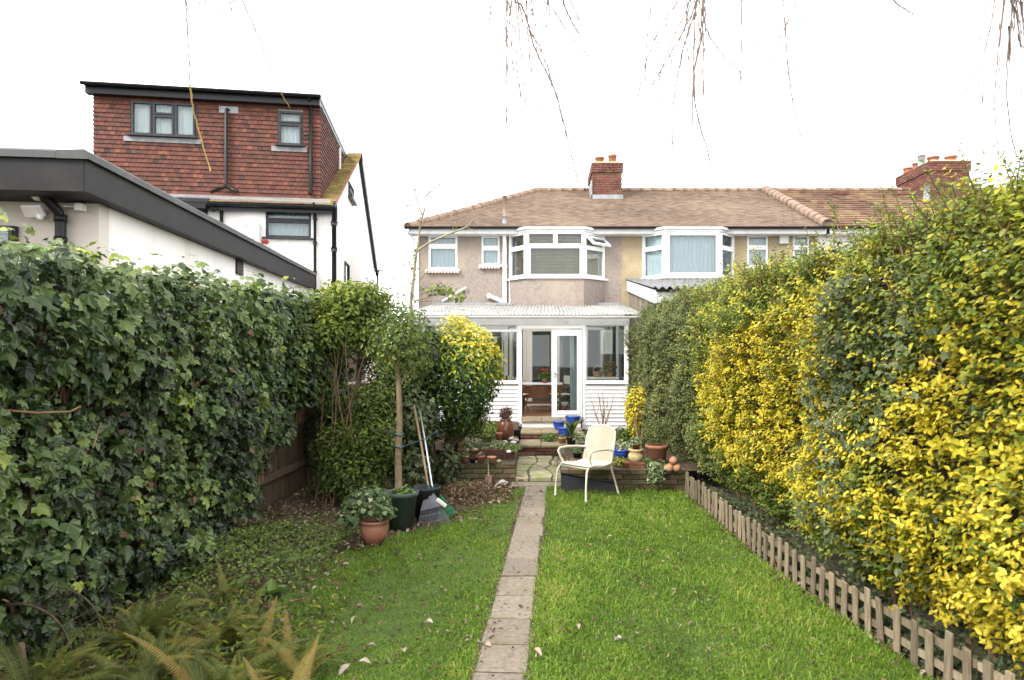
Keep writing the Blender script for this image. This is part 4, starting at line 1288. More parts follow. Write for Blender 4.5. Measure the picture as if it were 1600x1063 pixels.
g = MB(); g.tube([(xc - .03, -.3, HEZ - .25), (xc - .03, -.3, HEZ - .32), (xc + .08, -.08, zc), (xc + .08, -.08, zd - 1)], .04, 8); g.build('drainpipe', M_black, LHO)
xa, za = LH(485, 152, DY - .1); _, zb2 = LH(481, 300, DY - .1)
g = MB(); g.tube([(xa, DY - .3, DZ1 + .17), (xa, DY - .29, za - .06), (xa, DY - .08, za - .2), (xa, DY - .08, zb2 - .02), (xa, DY - .2, zb2 - .06)], .038, 8); g.build('drainpipe', M_black, LHO)
xa, za = LH(492, 320, -.08)
g = MB(); g.tube([(xa, -.27, HEZ - .15), (xa, -.25, za - .0), (xa, -.07, za - .15), (xa, -.07, 0)], .036, 8)
for z in (3.2, 3.9, 4.6, 5.2): g.tube([(xa, -.07, z), (xa, -.07, z + .06)], .05, 8)
g.build('drainpipe', M_black, LHO)
# soil stack on the gable side
ya, za = LHs(522, 316, .1)
g = MB(); g.tube([(.1, ya, za - .12), (.1, ya, 0)], .055, 10)
g.tube([(.1, ya + .02, za - .15), (.1, ya + .12, za + .02), (.1, ya + .28, za - .05), (.1, ya + .3, za - .5)], .04, 8)
for z in (3.6, 4.4, za - .55): g.tube([(.1, ya, z), (.1, ya, z + .1)], .075, 10)
g.tube([(.1, ya, za - .4), (.1, ya + .3, za - .42)], .05, 8)
g.build('soil_pipe', M_black, LHO)
window(LHO, Matrix.Identity(4), *wr, [(0, 1, 0, .55), (0, 1, .55, 1)], M_anthracite, fw=.07, yf=.01, back=M_curtain, backd=.16, sill=.04)
window(LHO, Matrix.Identity(4), *wdk, [(0, .5, 0, 1), (.5, 1, 0, 1)], M_anthracite, fw=.07, yf=.01, back=M_curtain, backd=.16)
a, zt = LH(248, 302, -.35); b, zb2 = LH(322, 318, -.35)
g = MB(); g.prism([(-.4, zb2 - .12), (0, zb2 + .12), (0, zt + .06), (-.4, zb2 - .03)], 'x', a, b); g.build('window_hood', M_dark, LHO)
ac = rect(371, 404, 346, 372, -.32)
bx = thing('air_conditioner', 'white air conditioning box on the white wall left of the lower rear window', 'air conditioner', C0, PHI)
g = MB(); g.cbox(ac[0], ac[1], -.32, -.03, ac[2] - .1, ac[3], .015); g.build('casing', M_white, bx)
g = MB(); g.lathe([(0, 0), (.15, 0), (.17, .015)], n=16); 
o = g.build('fan_grille', M_whitewood, bx, (ac[0] + .25, -.325, (ac[2] + ac[3]) / 2 - .05)); o.rotation_euler = (R(90), 0, 0)
vb = thing('wall_vent', 'small wall vent with two red caps under the white air conditioning box', 'vent', C0, PHI)
for px_ in (409, 416):
    xv, zv = LH(px_, 377, -.05)
    g = MB(); g.lathe([(0, -.04), (.05, -.035), (.055, 0), (.05, .02)], n=12)
    o = g.build('cap', M_red, vb, (xv, -.03, zv)); o.rotation_euler = (R(-90), 0, 0)
xv, zv = LH(413, 385, -.05)
g = MB(); g.box(xv - .14, xv + .14, -.03, -.002, zv - .12, zv + .2); g.build('plate', M_whitewood, vb)

# ------------------------------------------------------------------ its single-storey extension with dark flat-roof edge
E0 = Vector((-4.36, 6.5, 0)); EPH = R(6.6)
EX = thing('house_extension', 'single-storey white rendered extension with wide dark grey flat-roof edge behind the left hedge', 'extension', E0, EPH)
EL = 10.0
g = MB(); g.box(-6, -.16, .55, .75, 0, 3.53); g.build('end_wall', M_render_shaded, EX)
g = MB(); g.box(-.36, -.16, .751, EL, 0, 3.53); g.build('side_wall', M_render, EX)
g = MB(); g.box(-6, -.02, .02, EL - .05, 3.532, 3.58); g.build('soffit', M_dark, EX)
js = [0, 3.3, 6.6, 8.6, EL]
for a, b in zip(js[:-1], js[1:]):
    g = MB(); g.box(-.018, 0, a + .003, b - .003, 3.53, 3.83); g.build('fascia_panel', M_dark, EX)
g = MB(); g.box(-6, -.02, 0, .018, 3.53, 3.83); g.build('fascia_panel', M_dark, EX)
for a, b in zip(js[:-1], js[1:]):
    g = MB(); g.prism([(-.25, 3.832), (.03, 3.832), (.035, 3.835), (.035, 3.9), (.0, 3.925), (-.25, 3.91)], 'y', a + .002 if a else -.035, b - .002); g.build('roof_trim', M_trim, EX)
g = MB(); g.prism([(-.035, 3.835), (.25, 3.832), (.25, 3.91), (0, 3.925), (-.035, 3.9)], 'x', -6, -.252); g.build('roof_trim', M_trim, EX)
g = MB(); g.box(-6, -.25, .25, EL - .1, 3.7, 3.87); g.build('flat_roof', M_dark, EX)
def EXL(px, py, yl):
    d = Vector(((px - 850) / F, 1, -(py - 550) / F)); o = Vector((0, 0, CAMZ)) - E0
    c, s = math.cos(EPH), math.sin(EPH)
    ol = Vector((o.x * c + o.y * s, -o.x * s + o.y * c, o.z)); dd = Vector((d.x * c + d.y * s, -d.x * s + d.y * c, d.z))
    t = (yl - ol.y) / dd.y
    return ol.x + dd.x * t, ol.z + dd.z * t
def EXS(px, py, xl):
    d = Vector(((px - 850) / F, 1, -(py - 550) / F)); o = Vector((0, 0, CAMZ)) - E0
    c, s = math.cos(EPH), math.sin(EPH)
    ol = Vector((o.x * c + o.y * s, -o.x * s + o.y * c, o.z)); dd = Vector((d.x * c + d.y * s, -d.x * s + d.y * c, d.z))
    t = (xl - ol.x) / dd.x
    return ol.y + dd.y * t, ol.z + dd.z * t
x0, z0 = EXL(77, 309, .42); x1, z1 = EXL(91, 330, .42); _, z2 = EXL(91, 400, .42)
g = MB(); g.tube([(x0 - .02, .3, 3.53), (x0, .32, z0), (x1 - .01, .44, z1), (x1, .46, z1 - .08), (x1, .46, z2 - 1.5)], .05, 10)
g.tube([(x1, .46, z1 - .1), (x1, .46, z1 - .03)], .06, 10); g.tube([(x1, .46, z2 + .15), (x1, .46, z2 + .2)], .06, 10)
g.build('drainpipe', M_black, EX)
yv, zv = EXS(373, 418, -.16)
vt = MB(Matrix.Translation(E0) @ Matrix.Rotation(EPH, 4, 'Z')); vt.box(-.159, -.14, yv - .17, yv + .17, zv - .12, zv + .12)
for k in range(4): vt.box(-.139, -.13, yv - .16, yv + .16, zv - .1 + k * .055, zv - .07 + k * .055)
tag(vt.build('air_vent', M_black, None), 'small black louvred vent on the long white extension wall', 'vent')
# dark window at the far left of the end wall
a, zt = EXL(-20, 352, .5); b, zb2 = EXL(25, 372, .5)
window(EX, Matrix.Translation((0, .55, 0)), a - .6, b, zb2 - .7, zt, [(0, 1, 0, 1)], M_anthracite, fw=.07, yf=-.07, back=M_curtain, backd=-.012)
MEX = Matrix.Translation(E0) @ Matrix.Rotation(EPH, 4, 'Z')
x, z = EXL(60, 302, .35)
sc = thing('security_camera', 'white dome security camera fixed under the dark roof edge', 'security camera', MEX @ Vector((x, .35, z)))
g = MB(); g.lathe([(0, .09), (.085, .09), (.09, .05), (.085, .0), (.07, -.005)], n=18); g.build('base', M_white, sc)
g = MB(); g.lathe([(.07, -.005), (.062, -.04), (.035, -.068), (0, -.075)], n=18); g.build('dome', M_whitewood, sc)
x, z = EXL(54, 327, .42)
fl = thing('floodlight', 'white floodlight on the end wall below the dome camera', 'floodlight', MEX @ Vector((x, .42, z)))
g = MB(Matrix.Rotation(R(35), 4, 'X')); g.cbox(-.1, .1, -.05, .0, -.06, .06, .012); g.build('lamp_head', M_white, fl)
g = MB(Matrix.Rotation(R(35), 4, 'X')); g.box(-.085, .085, -.056, -.051, -.045, .045); g.build('lens', M_stone, fl)
g = MB(); g.tube([(0, .0, 0), (0, .12, .0)], .02, 8); g.lathe([(0, -.03), (.03, -.02), (.03, .02), (0, .03)], (.07, -.02, -.08), 10); g.build('bracket', M_white, fl)
x, z = EXL(112, 321, .45)
sn = MB(MEX @ Matrix.Translation((x, .5, z))); sn.tube([(-.1, -.01, .0), (.03, -.02, 0)], .012, 6); sn.cbox(.02, .1, -.06, .04, -.045, .03, .01)
tag(sn.build('motion_sensor', M_white, None), 'small white sensor box beside the black downpipe on the extension', 'sensor')
# ================================================================== LEFT BOUNDARY: board fence under ivy
FX = -3.62
fn = thing('wooden_fence', 'dark weathered vertical board fence showing below the ivy at the left', 'fence', (FX, 9.0, 0))
y = 5.4
pm = []
for q in range(4):
    b = MB(); b.cbox(-.012, .012, -.052, .052, 0, 1.0, .004, .003); pm.append(b.data('board', M_board))
while y < 14.6:
    h = 1.8 if y < 10.6 else 1.36
    o = link('board', rnd.choice(pm), fn, (rnd.uniform(-.006, .006), y - 9.0, 0))
    o.scale = (1, 1, h + rnd.uniform(-.02, .02)); o.rotation_euler = (rnd.uniform(-.008, .008), 0, 0)
    y += .109
for z in (.32, .95):
    for a, b_ in ((5.4, 7.9), (7.9, 10.4), (10.4, 12.5), (12.5, 14.6)):
        b = MB(); b.cbox(.02, .065, a - 9 + .01, b_ - 9 - .01, z, z + .085, .006, .002); b.build('rail', M_board, fn)
for a in (5.4, 7.9, 10.4, 12.5, 14.6):
    b = MB(); b.cbox(.02, .11, a - 9.05, a - 8.95, 0, 1.7 if a < 10.5 else 1.42, .008); b.build('post', M_board, fn)
b = MB(); b.cbox(-.05, .07, 10.65 - 9, 14.6 - 9, 1.4, 1.43, .006); b.build('ledge', M_grey, fn)

# ---- what stands on the ledge beyond the gap in the foliage
p = at(520, 608, 11.6)
orn = thing('stone_ornament', 'small pale stone ornament lying on the fence ledge in the gap of foliage', 'ornament', (FX + .0, 11.3, 1.43))
g = MB(); g.lathe([(0, 0), (.075, .005), (.09, .04), (.07, .085), (0, .1)], (0, 0, 0), 12, .7); g.lathe([(0, 0), (.04, .01), (.045, .04), (0, .075)], (.01, -.09, .04), 10); g.build('body', M_stone, orn)
for k, (yy, r, h, m, lab) in enumerate(((11.15, .045, .26, M_paleblue, 'pale blue bottle on the shelf behind the foliage gap'), (11.75, .06, .2, M_pink, 'pinkish tub on the shelf behind the foliage gap'), (12.25, .05, .24, M_blueglaze, 'dark blue bottle on the shelf behind the foliage gap'))):
    b = MB(); b.lathe([(0, 0), (r, 0), (r, h * .6), (r * .45, h * .8), (r * .4, h), (0, h)], (-4.12, yy, 1.86), 12)
    tag(b.build('bottle' if k != 1 else 'tub', m), lab, 'bottle' if k != 1 else 'tub')
sh = thing('garden_shelf', 'dark slatted shelf stand behind the fence in the gap of foliage', 'shelf', (-4.15, 11.9, 0))
b = MB(); b.box(-.16, .16, -1.1, 1.1, 1.83, 1.86); b.build('shelf_board', M_teak, sh)
for k in range(11):
    b = MB(); b.box(.1, .125, -1.08 + k * .21, -1.055 + k * .21, 0, 1.829); b.build('slat', M_board, sh)
b = MB(); b.box(-.19, -.17, -1.5, 4.6, 0, 2.6); b.build('dark_backdrop', M_board, sh)  # dark sheet added to block the bright wall and darken the gap

# ---- ivy hedge on the left
ivl = thing('ivy_hedge', 'tall dark green ivy hedge covering the fence along the left side', 'hedge', (-3.4, 6.0, 0))
def ivy_face(Y, Z):
    return -3.22 + .15 * wave(Y * 1.1, Z * 1.3) + .13 * wave(Y * 3.1 + 5, Z * 3.3) + .05 * wave(Y * 7, Z * 7 + 2) - .07 * np.clip((Z - 2.2) / .5, 0, 1) ** 2
def ivy_bot(Y):
    return np.interp(Y, [0, 6.4, 7.0, 7.8, 8.6, 9.4, 10.2, 11.0], [0, .0, .25, .5, .95, 1.3, 1.6, 1.75])
def ivy_top(Y):
    return 2.62 + .07 * wave(Y * 2.4, Y * 0 + 3.3) + .02 * (Y - 6)
def ivy_pts(n, ylo, yhi):
    Y = rng.uniform(ylo, yhi, n); t = rng.uniform(0, 1, n)
    b, tp = ivy_bot(Y) + .12 * wave(Y * 4, Y), ivy_top(Y)
    Z = b + (tp - b) * t
    dep = rng.exponential(.14, n) - .07
    X = ivy_face(Y, Z) - dep
    P = np.stack([X, Y, Z], 1)
    Nn = norm(np.array([1.0, -.2, .5]) + rv(n, .55))
    A = np.array([.25, 0, -1.0]) + rv(n, .55)
    return P, Nn, A, dep
n1 = 21000
P, Nn, A, dep = ivy_pts(n1, 2.2, 10.9)
m2 = 2600                                   # top of the hedge, seen edge-on, with fresh shoots
Yt = rng.uniform(2.2, 10.9, m2); Xt = rng.uniform(-3.95, -3.12, m2)
Zt = ivy_top(Yt) + rng.normal(.02, .05, m2) + np.clip(rng.exponential(.05, m2) * (wave(Yt * 3.3, Yt) > .1), 0, .17)
P = np.concatenate([P, np.stack([Xt, Yt, Zt], 1)]); Nn = np.concatenate([Nn, norm(np.array([.3, -.2, 1.0]) + rv(m2, .45))]); A = np.concatenate([A, np.array([.8, -.2, .1]) + rv(m2, .7)])
S = rng.gamma(5, .0142, len(P)).clip(.03, .15)
tint = (.4 + .26 * wave(P[:, 1] * 2.2, P[:, 2] * 2.2 + 4) + .16 * wave(P[:, 1] * 6, P[:, 2] * 6) + rng.normal(0, .2, len(P)) + .1 * (P[:, 2] - 1.3)).clip(0, .84)
fresh = np.clip((P[:, 2] - ivy_top(P[:, 1]) + .12) / .22, 0, 1) * (rng.uniform(0, 1, len(P)) < .65)
tint = np.maximum(tint, fresh * rng.uniform(.7, 1, len(P)))
sprig = (np.abs(P[:, 0] - ivy_face(P[:, 1], P[:, 2])) < .12) & (wave(P[:, 1] * 4 + 9, P[:, 2] * 4) > .75)
tint = np.where(sprig, np.maximum(tint, rng.uniform(.6, .95, len(P))), tint).clip(0, 1)
leaf_cloud('ivy_foliage', P, Nn, A, S, ivy_leaf(), tint, M_ivy, ivl, singles=300, single_name='ivy_leaf')
nd = 110                                    # withered leaves caught in the ivy
P, Nn, A, dep = ivy_pts(nd, 2.4, 10.6)
leaf_cloud('withered_leaves', P + np.array([.06, 0, 0]), Nn, A, rng.uniform(.035, .075, nd), ivy_leaf(), rng.uniform(.05, .5, nd), M_litter, ivl)
b = MB()                                    # woody stems behind the leaves
for k in range(90):
    y0 = rnd.uniform(2.2, 10.8); zb = float(ivy_bot(y0)); z0 = max(0, zb - .3)
    pts = []
    yy = y0
    for j in range(8):
        z = z0 + (2.5 - z0) * j / 7
        yy += rnd.uniform(-.12, .12)
        pts.append((-3.42 + rnd.uniform(-.06, .05) + 3.4, yy - 6, z))
    b.tube(pts, [.018 - .0015 * j for j in range(8)], 5)
b.build('stem', M_stem, ivl, kind='stuff')
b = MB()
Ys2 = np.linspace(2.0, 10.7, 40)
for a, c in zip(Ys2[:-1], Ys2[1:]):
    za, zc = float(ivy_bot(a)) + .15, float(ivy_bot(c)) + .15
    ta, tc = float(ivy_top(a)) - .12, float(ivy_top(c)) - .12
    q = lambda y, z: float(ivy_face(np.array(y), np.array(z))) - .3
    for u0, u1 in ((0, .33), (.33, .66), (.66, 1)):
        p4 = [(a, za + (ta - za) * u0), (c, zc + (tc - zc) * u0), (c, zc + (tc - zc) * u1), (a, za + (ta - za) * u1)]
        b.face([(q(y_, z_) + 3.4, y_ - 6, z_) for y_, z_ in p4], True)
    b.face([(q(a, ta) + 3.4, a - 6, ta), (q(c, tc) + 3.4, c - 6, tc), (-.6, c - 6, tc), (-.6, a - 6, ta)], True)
b.build('dark_backing', M_barkdark, ivl)  # dark sheet behind the ivy, colour standing for twigs and shaded gaps
# loose runners hanging out of the ivy
b = MB()
for (pts, r) in (([(0, 640, 4.2), (60, 645, 4.25), (110, 643, 4.4), (125, 635, 4.5)], .008), ([(75, 625, 4.6), (110, 590, 4.7), (140, 560, 4.9)], .005), ([(145, 700, 4.5), (158, 660, 4.6)], .005), ([(120, 490, 5.0), (133, 470, 5.0), (160, 500, 5.2)], .006)):
    b.tube([at(*q) - Vector((-3.4, 6.0, 0)) for q in pts], r, 5)
b.build('runner', M_stem, ivl, kind='stuff')

# ================================================================== RIGHT BOUNDARY: picket edging and hedge plants
pk = thing('picket_fence', 'low weathered picket edging between the lawn and the yellow hedge', 'fence', (2.45, 7.2, 0))
pms = []
for q in range(4):
    b = MB(); b.cbox(-.01, .01, -.03, .03, 0, .325, .004, .003); pms.append(b.data('picket', M_picket))
y = 3.0
while y < 9.78:
    o = link('picket', rnd.choice(pms), pk, (float(fence_x(y)) - 2.45 + rnd.uniform(-.005, .005), y - 7.2, rnd.uniform(-.045, .02)))
    o.rotation_euler = (rnd.uniform(-.05, .05), rnd.uniform(-.05, .05), .04 + rnd.uniform(-.05, .05))
    y += .152 + rnd.uniform(-.008, .008)
for z in (.08, .215):
    for k in range(8):
        a, c = 3.0 + k * .845, 3.0 + (k + 1) * .845
        b = MB()
        P8 = []
        for (yy) in (a + .01, c - .01):
            xx = float(fence_x(yy)) - 2.45
            P8 += [(xx + .014, yy - 7.2, z), (xx + .034, yy - 7.2, z), (xx + .034, yy - 7.2, z + .045), (xx + .014, yy - 7.2, z + .045)]
        b.mesh(P8, [(0, 1, 2, 3), (7, 6, 5, 4), (0, 4, 5, 1), (1, 5, 6, 2), (2, 6, 7, 3), (3, 7, 4, 0)])
        b.build('rail', M_picket, pk)

def hx(Y, Z):
    """face of the right hedge: bulging over the edging, tucked in at the foot and set back at the top"""
    base = np.interp(Y, [2, 4, 6, 8, 9.5, 11, 12.5, 14.6], [2.58, 2.45, 2.33, 2.21, 2.16, 2.06, 1.95, 1.9])
    foot = .46 * np.clip((.75 - Z) / .75, 0, 1) ** 1.2 * np.where(Y > 10.6, .2, 1)
    topb = .38 * np.clip((Z - 2.35) / .6, 0, 1) ** 1.5
    return base + foot + topb + .17 * wave(Y * 1.2 + 3, Z * 1.4) + .09 * wave(Y * 3.5, Z * 3.7 + 8) + .03 * wave(Y * 8, Z * 8)
def htop(Y):
    return np.interp(Y, [2, 3.6, 5, 7, 9, 11, 14.6], [2.8, 2.84, 2.82, 2.8, 2.8, 2.84, 2.86]) + .07 * wave(Y * 2.6, Y * .3)
def hedge_pts(n, ylo, yhi, zlo, zhi, wfun, deep=.11):
    """sample the hedge face, keep with probability wfun(Y,Z)"""
    Y = rng.uniform(ylo, yhi, n); Z = rng.uniform(zlo, zhi, n)
    ok = (rng.uniform(0, 1, n) < wfun(Y, Z)) & (Z < htop(Y) + .05)
    Y, Z = Y[ok], Z[ok]
    n = len(Y)
    X = hx(Y, Z) + rng.exponential(deep, n) - .07
    P = np.stack([X, Y, Z], 1)
    Nn = norm(np.array([-.8, -.35, .65]) + rv(n, .5))
    A = np.array([-.6, -.1, .35]) + rv(n, .6)
    return P, Nn, A
def sprigs(n, per, ylo, yhi, zlo, zhi, wfun, L=(.08, .2), deep=.1, up=.7, crown=None):
    """short leafy twigs growing out of the hedge face, each with `per` leaves set round it"""
    Y = rng.uniform(ylo, yhi, n); Z = rng.uniform(zlo, zhi, n)
    ok = (rng.uniform(0, 1, n) < wfun(Y, Z)) & (Z < htop(Y) + .05)
    Y, Z = Y[ok], Z[ok]
    n = len(Y)
    C = np.stack([hx(Y, Z) + .03 + rng.exponential(deep, n), Y, Z], 1)
    D = norm(np.array([-.75, -.2, up]) + rv(n, .42))
    ln = rng.uniform(*L, n)
    q = norm(np.cross(D, rv(n))); w2 = np.cross(D, q)
    t = (np.arange(per) + .5) / per
    ang = np.arange(per) * 2.4 + rng.uniform(0, 6.28, (n, 1))
    side = q[:, None, :] * np.cos(ang)[..., None] + w2[:, None, :] * np.sin(ang)[..., None]
    P = C[:, None, :] + D[:, None, :] * (ln[:, None] * t[None, :])[..., None] + rng.normal(0, .008, (n, per, 3))
    A = side * .8 + D[:, None, :] * .65 + rng.normal(0, .15, (n, per, 3))
    Nn = D[:, None, :] * .9 - side * .4 + np.array([-.15, -.1, .45]) + rng.normal(0, .3, (n, per, 3))
    T = np.repeat(t[None, :], n, 0)
    tone = np.repeat(rng.normal(0, 1, n)[:, None], per, 1)
    return P.reshape(-1, 3), norm(Nn.reshape(-1, 3)), A.reshape(-1, 3), T.ravel(), tone.ravel()
sg = lambda x, w: 1 / (1 + np.exp(-x / w))
# the golden drift in the middle of the hedge, the golden bush near the camera, and the ivy between
def w_goldmid(Y, Z):
    upper = np.interp(Y, [5.4, 6.0, 6.4, 7.0, 7.6, 8.4, 9.3, 9.8], [2.75, 2.72, 2.5, 2.28, 2.2, 2.08, 1.78, 1.5]) + .1 * wave(Y * 4, Z * 4)
    lower = np.interp(Y, [5.2, 6.2, 7.2, 8.2, 9.2, 9.8], [.62, .52, .5, .6, .85, 1.2])
    left = 9.35 + .25 * wave(Z * 2, Z)
    right = np.interp(Z, [.4, 1, 1.6, 2.2, 2.8], [4.75, 5.0, 5.55, 5.75, 5.7]) + .3 * wave(Z * 3, Y * 2) + .15 * wave(Z * 7, Y * 7)
    return sg(upper + .1 * wave(Y * 9, Z * 5) - Z, .07) * sg(Z - lower, .06) * sg(left + .25 * wave(Z * 6, Y * 6) - Y, .12) * sg(Y - right, .12) * np.clip(1.15 + .7 * wave(Y * 4 + 7, Z * 4), .25, 1)
def w_goldnear(Y, Z):
    upper = np.interp(Y, [2.2, 3.2, 4.0, 4.6, 5.1], [2.2, 2.22, 2.3, 2.1, 1.7]) + .12 * wave(Y * 4, Z * 4)
    right_e = np.interp(Z, [0, .8, 1.4, 2.2], [5.2, 5.1, 4.85, 4.6]) + .35 * wave(Z * 3 + 3, Y * 2) + .15 * wave(Z * 7, Y * 7)
    return sg(upper - Z, .14) * sg(right_e - Y, .16) * np.clip(1.1 + .9 * wave(Y * 3 + 2, Z * 3), .2, 1)
def w_ivy(Y, Z):
    hi = np.interp(Y, [4.2, 4.8, 5.4, 6.2], [2.5, 2.6, 2.6, 2.2])
    return sg(5.75 + .2 * wave(Z * 2, Y) - Y, .12) * sg(Y - 4.85 + .35 * wave(Z * 2 + 5, Y), .2) * sg(hi - Z, .12) * (.3 + .7 * sg(Z - 1.15 + .3 * wave(Y * 3, Z * 2), .15)) * sg(Z - .4, .1) * .75
def w_top(Y, Z):
    return np.clip((1 - w_goldmid(Y, Z)) * (1 - w_goldnear(Y, Z)) * sg(9.9 - Y, .25) * (1 - .75 * w_ivy(Y, Z)), .0, 1)
def w_far(Y, Z):
    return sg(Y - 9.5 + .3 * wave(Z * 2, Z + 2), .2)
gm = thing('golden_privet', 'broad golden yellow leaved bush in the middle of the right hedge', 'bush', (2.6, 7.4, 0))
P, Nn, A, T, tone = sprigs(6200, 12, 4.8, 10.2, .35, 2.9, w_goldmid, (.07, .19), .1)
S = rng.uniform(.026, .05, len(P))
tint = .5 + .28 * T + .1 * tone + rng.normal(0, .12, len(P)) + .2 * wave(P[:, 1] * 3, P[:, 2] * 3)
leaf_cloud('foliage', P, Nn, A, S, oval_leaf(.58), tint.clip(0, 1), M_gold, gm)
gn = thing('golden_privet', 'golden yellow leaved bush nearest the camera at the right edge of the picture', 'bush', (2.75, 3.6, 0))
P, Nn, A, T, tone = sprigs(3700, 11, 2.0, 5.3, .1, 2.6, w_goldnear, (.1, .26), .13)
S = rng.uniform(.03, .058, len(P))
tint = .5 + .3 * T + .13 * tone + rng.normal(0, .12, len(P)) + .28 * wave(P[:, 1] * 2.6 + 2, P[:, 2] * 2.6) - .3 * np.clip(P[:, 2] - 1.6, 0, 1)
leaf_cloud('foliage', P, Nn, A, S, oval_leaf(.56), tint.clip(0, 1), M_gold, gn, singles=300)
iv = thing('ivy_climber', 'dark grey green ivy growing between the two golden bushes in the right hedge', 'ivy', (2.6, 5.1, 0))
P, Nn, A = hedge_pts(13000, 4.0, 6.4, .2, 2.7, w_ivy, .11)
P[:, 0] -= .02
A = np.array([-.2, 0, -1.0]) + rv(len(P), .8); Nn = norm(Nn + rv(len(P), .3))
S = rng.gamma(7, .0064, len(P)).clip(.022, .085)
leaf_cloud('ivy_foliage', P, Nn, A, S, ivy_leaf(), (.58 + .2 * wave(P[:, 1] * 3, P[:, 2] * 3) + rng.normal(0, .2, len(P))).clip(0, 1), M_ivy_grey, iv, singles=200, single_name='ivy_leaf')
gt = thing('privet_hedge', 'tall green privet hedge with loose upright shoots above the golden bushes', 'hedge', (2.9, 6.0, 0))
P, Nn, A, T, tone = sprigs(10500, 11, 2.0, 10.5, .12, 3.1, w_top, (.1, .26), .13, .9)
m2 = 20000
Yt = rng.uniform(2.0, 10.5, m2); Xt = hx(Yt, htop(Yt)) + rng.uniform(-.1, .8, m2)
Pt = np.stack([Xt, Yt, htop(Yt) + rng.normal(0, .07, m2)], 1)
P = np.concatenate([P, Pt]); Nn = np.concatenate([Nn, norm(np.array([-.3, -.3, 1.0]) + rv(m2, .5))]); A = np.concatenate([A, np.array([-.2, 0, .6]) + rv(m2, .6)])
S = rng.uniform(.03, .055, len(P)) * np.interp(P[:, 1], [3, 8], [1.12, .95])
tone = np.concatenate([tone, rng.normal(0, 1, m2)])
lime = (tone > np.where(P[:, 1] < 7.5, .85, 1.2)) & (P[:, 2] > 1.3)
tint = (.54 + .22 * wave(P[:, 1] * 2.3 + 1, P[:, 2] * 2.3) + .1 * tone + rng.normal(0, .14, len(P)) + .12 * (P[:, 2] > 2.1)).clip(0, .9)
tint = np.where(lime, rng.uniform(.84, 1, len(P)), tint)
# loose shoots: bare stem with paired leaves, a few of them golden
stems = MB()
sp, sn_, sa, ss, st_ = [], [], [], [], []
def shoot(base, length, lean, golden, ls=.05, gap=.035):
    pts = []
    d = Vector((lean[0], lean[1], 1)).normalized()
    p = Vector(base)
    n = max(3, int(length / gap))
    for j in range(n):
        pts.append(p.copy())
        d = (d + Vector((rnd.uniform(-.1, .1), rnd.uniform(-.1, .1), -.015))).normalized()
        p = p + d * gap
        if j > 1:
            for s in (-1, 1):
                side = Vector((math.cos(j * 1.57 + s * 1.57), math.sin(j * 1.57 + s * 1.57), 0))
                if rnd.random() < .88:
                    sp.append(tuple(p)); sa.append(tuple(side * .8 + d * .7)); sn_.append(tuple(d - side * .5 + Vector((rnd.uniform(-.3, .3),) * 3)))
                    ss.append(ls * rnd.uniform(.7, 1.15) * (1 - .35 * j / n)); st_.append(rnd.uniform(.93, 1) if golden else rnd.uniform(.3, .82))
    off = Vector((2.9, 6.0, 0))
    stems.tube([q - off for q in pts], [.005 * (1 - .7 * j / len(pts)) + .001 for j in range(len(pts))], 4)
for k in range(520):
    yy = rnd.uniform(2.6, 10.6)
    z = float(htop(np.array(yy))) - .15
    x = float(hx(np.array(yy), np.array(z))) + rnd.uniform(-.05, .6)
    shoot((x, yy, z), rnd.uniform(.18, .52) * (1.2 if yy < 5 else 1), (rnd.uniform(-.7, .3), rnd.uniform(-.45, .35)), rnd.random() < .07, .056)
for (px, py, Y, ln) in ((1165, 500, 8, .4), (1275, 420, 7, .3), (1505, 330, 5.0, .42), (1520, 420, 4.8, .4), (1455, 345, 5.2, .35), (1350, 460, 5.6, .3), (1590, 330, 4.4, .5), (1555, 320, 4.6, .5), (1240, 545, 6.6, .25), (1340, 330, 6.0, .3)):
    q = at(px, py, Y)
    x = float(hx(np.array(Y), np.array(min(q.z, 2.9)))) - .08
    gold = py in (500, 330, 420, 345, 460, 545) and px not in (1590, 1340)
    for s in range(2):
        shoot((x + s * .05, Y + s * .04, q.z - ln * .6), ln * rnd.uniform(.7, 1), (rnd.uniform(-.5, 0), rnd.uniform(-.3, .2)), gold, .06, .032)
for (px, py, Y) in ((1400, 480, 5.2), (1330, 470, 5.8), (1570, 380, 4.2), (1470, 560, 4.5), (1230, 470, 6.8)):      # long bare arching stems
    q = at(px, py, Y); off = Vector((2.9, 6.0, 0)); x = q.x - .15
    stems.tube([Vector((x + .35, Y + .5, q.z - .5)) - off, Vector((x + .1, Y + .25, q.z - .12)) - off, Vector((x, Y, q.z)) - off, Vector((x - .02, Y - .3, q.z - .03)) - off], [.01, .009, .007, .004], 5)
for k in range(260):                          # side shoots leaning out of the face, so that it is nowhere flat
    yy = rnd.uniform(3.0, 10.2); z = rnd.uniform(1.5, 2.75)
    x = float(hx(np.array(yy), np.array(z))) + .05
    shoot((x, yy, z), rnd.uniform(.14, .34), (rnd.uniform(-1.6, -.6), rnd.uniform(-.6, .4)), rnd.random() < .12, .05)
nk = len(sp)
P = np.concatenate([P, np.array(sp)]); Nn = np.concatenate([Nn, norm(np.array(sn_))]); A = np.concatenate([A, np.array(sa)]); S = np.concatenate([S, np.array(ss)]); tint = np.concatenate([tint, np.array(st_)])
leaf_cloud('foliage', P, Nn, A, S, oval_leaf(.55), tint, M_green, gt, singles=300)
stems.build('shoot_stem', M_stem, gt, kind='stuff')
fh = thing('grey_green_hedge', 'dense small leaved grey green hedge at the far right beside the garden room', 'hedge', (2.3, 12.2, 0))
P, Nn, A, T, tone = sprigs(8500, 12, 8.8, 14.9, .2, 3.0, w_far, (.06, .16), .07, .6)
end_n = 14000                                # end of the hedge that faces the garden room, and its top
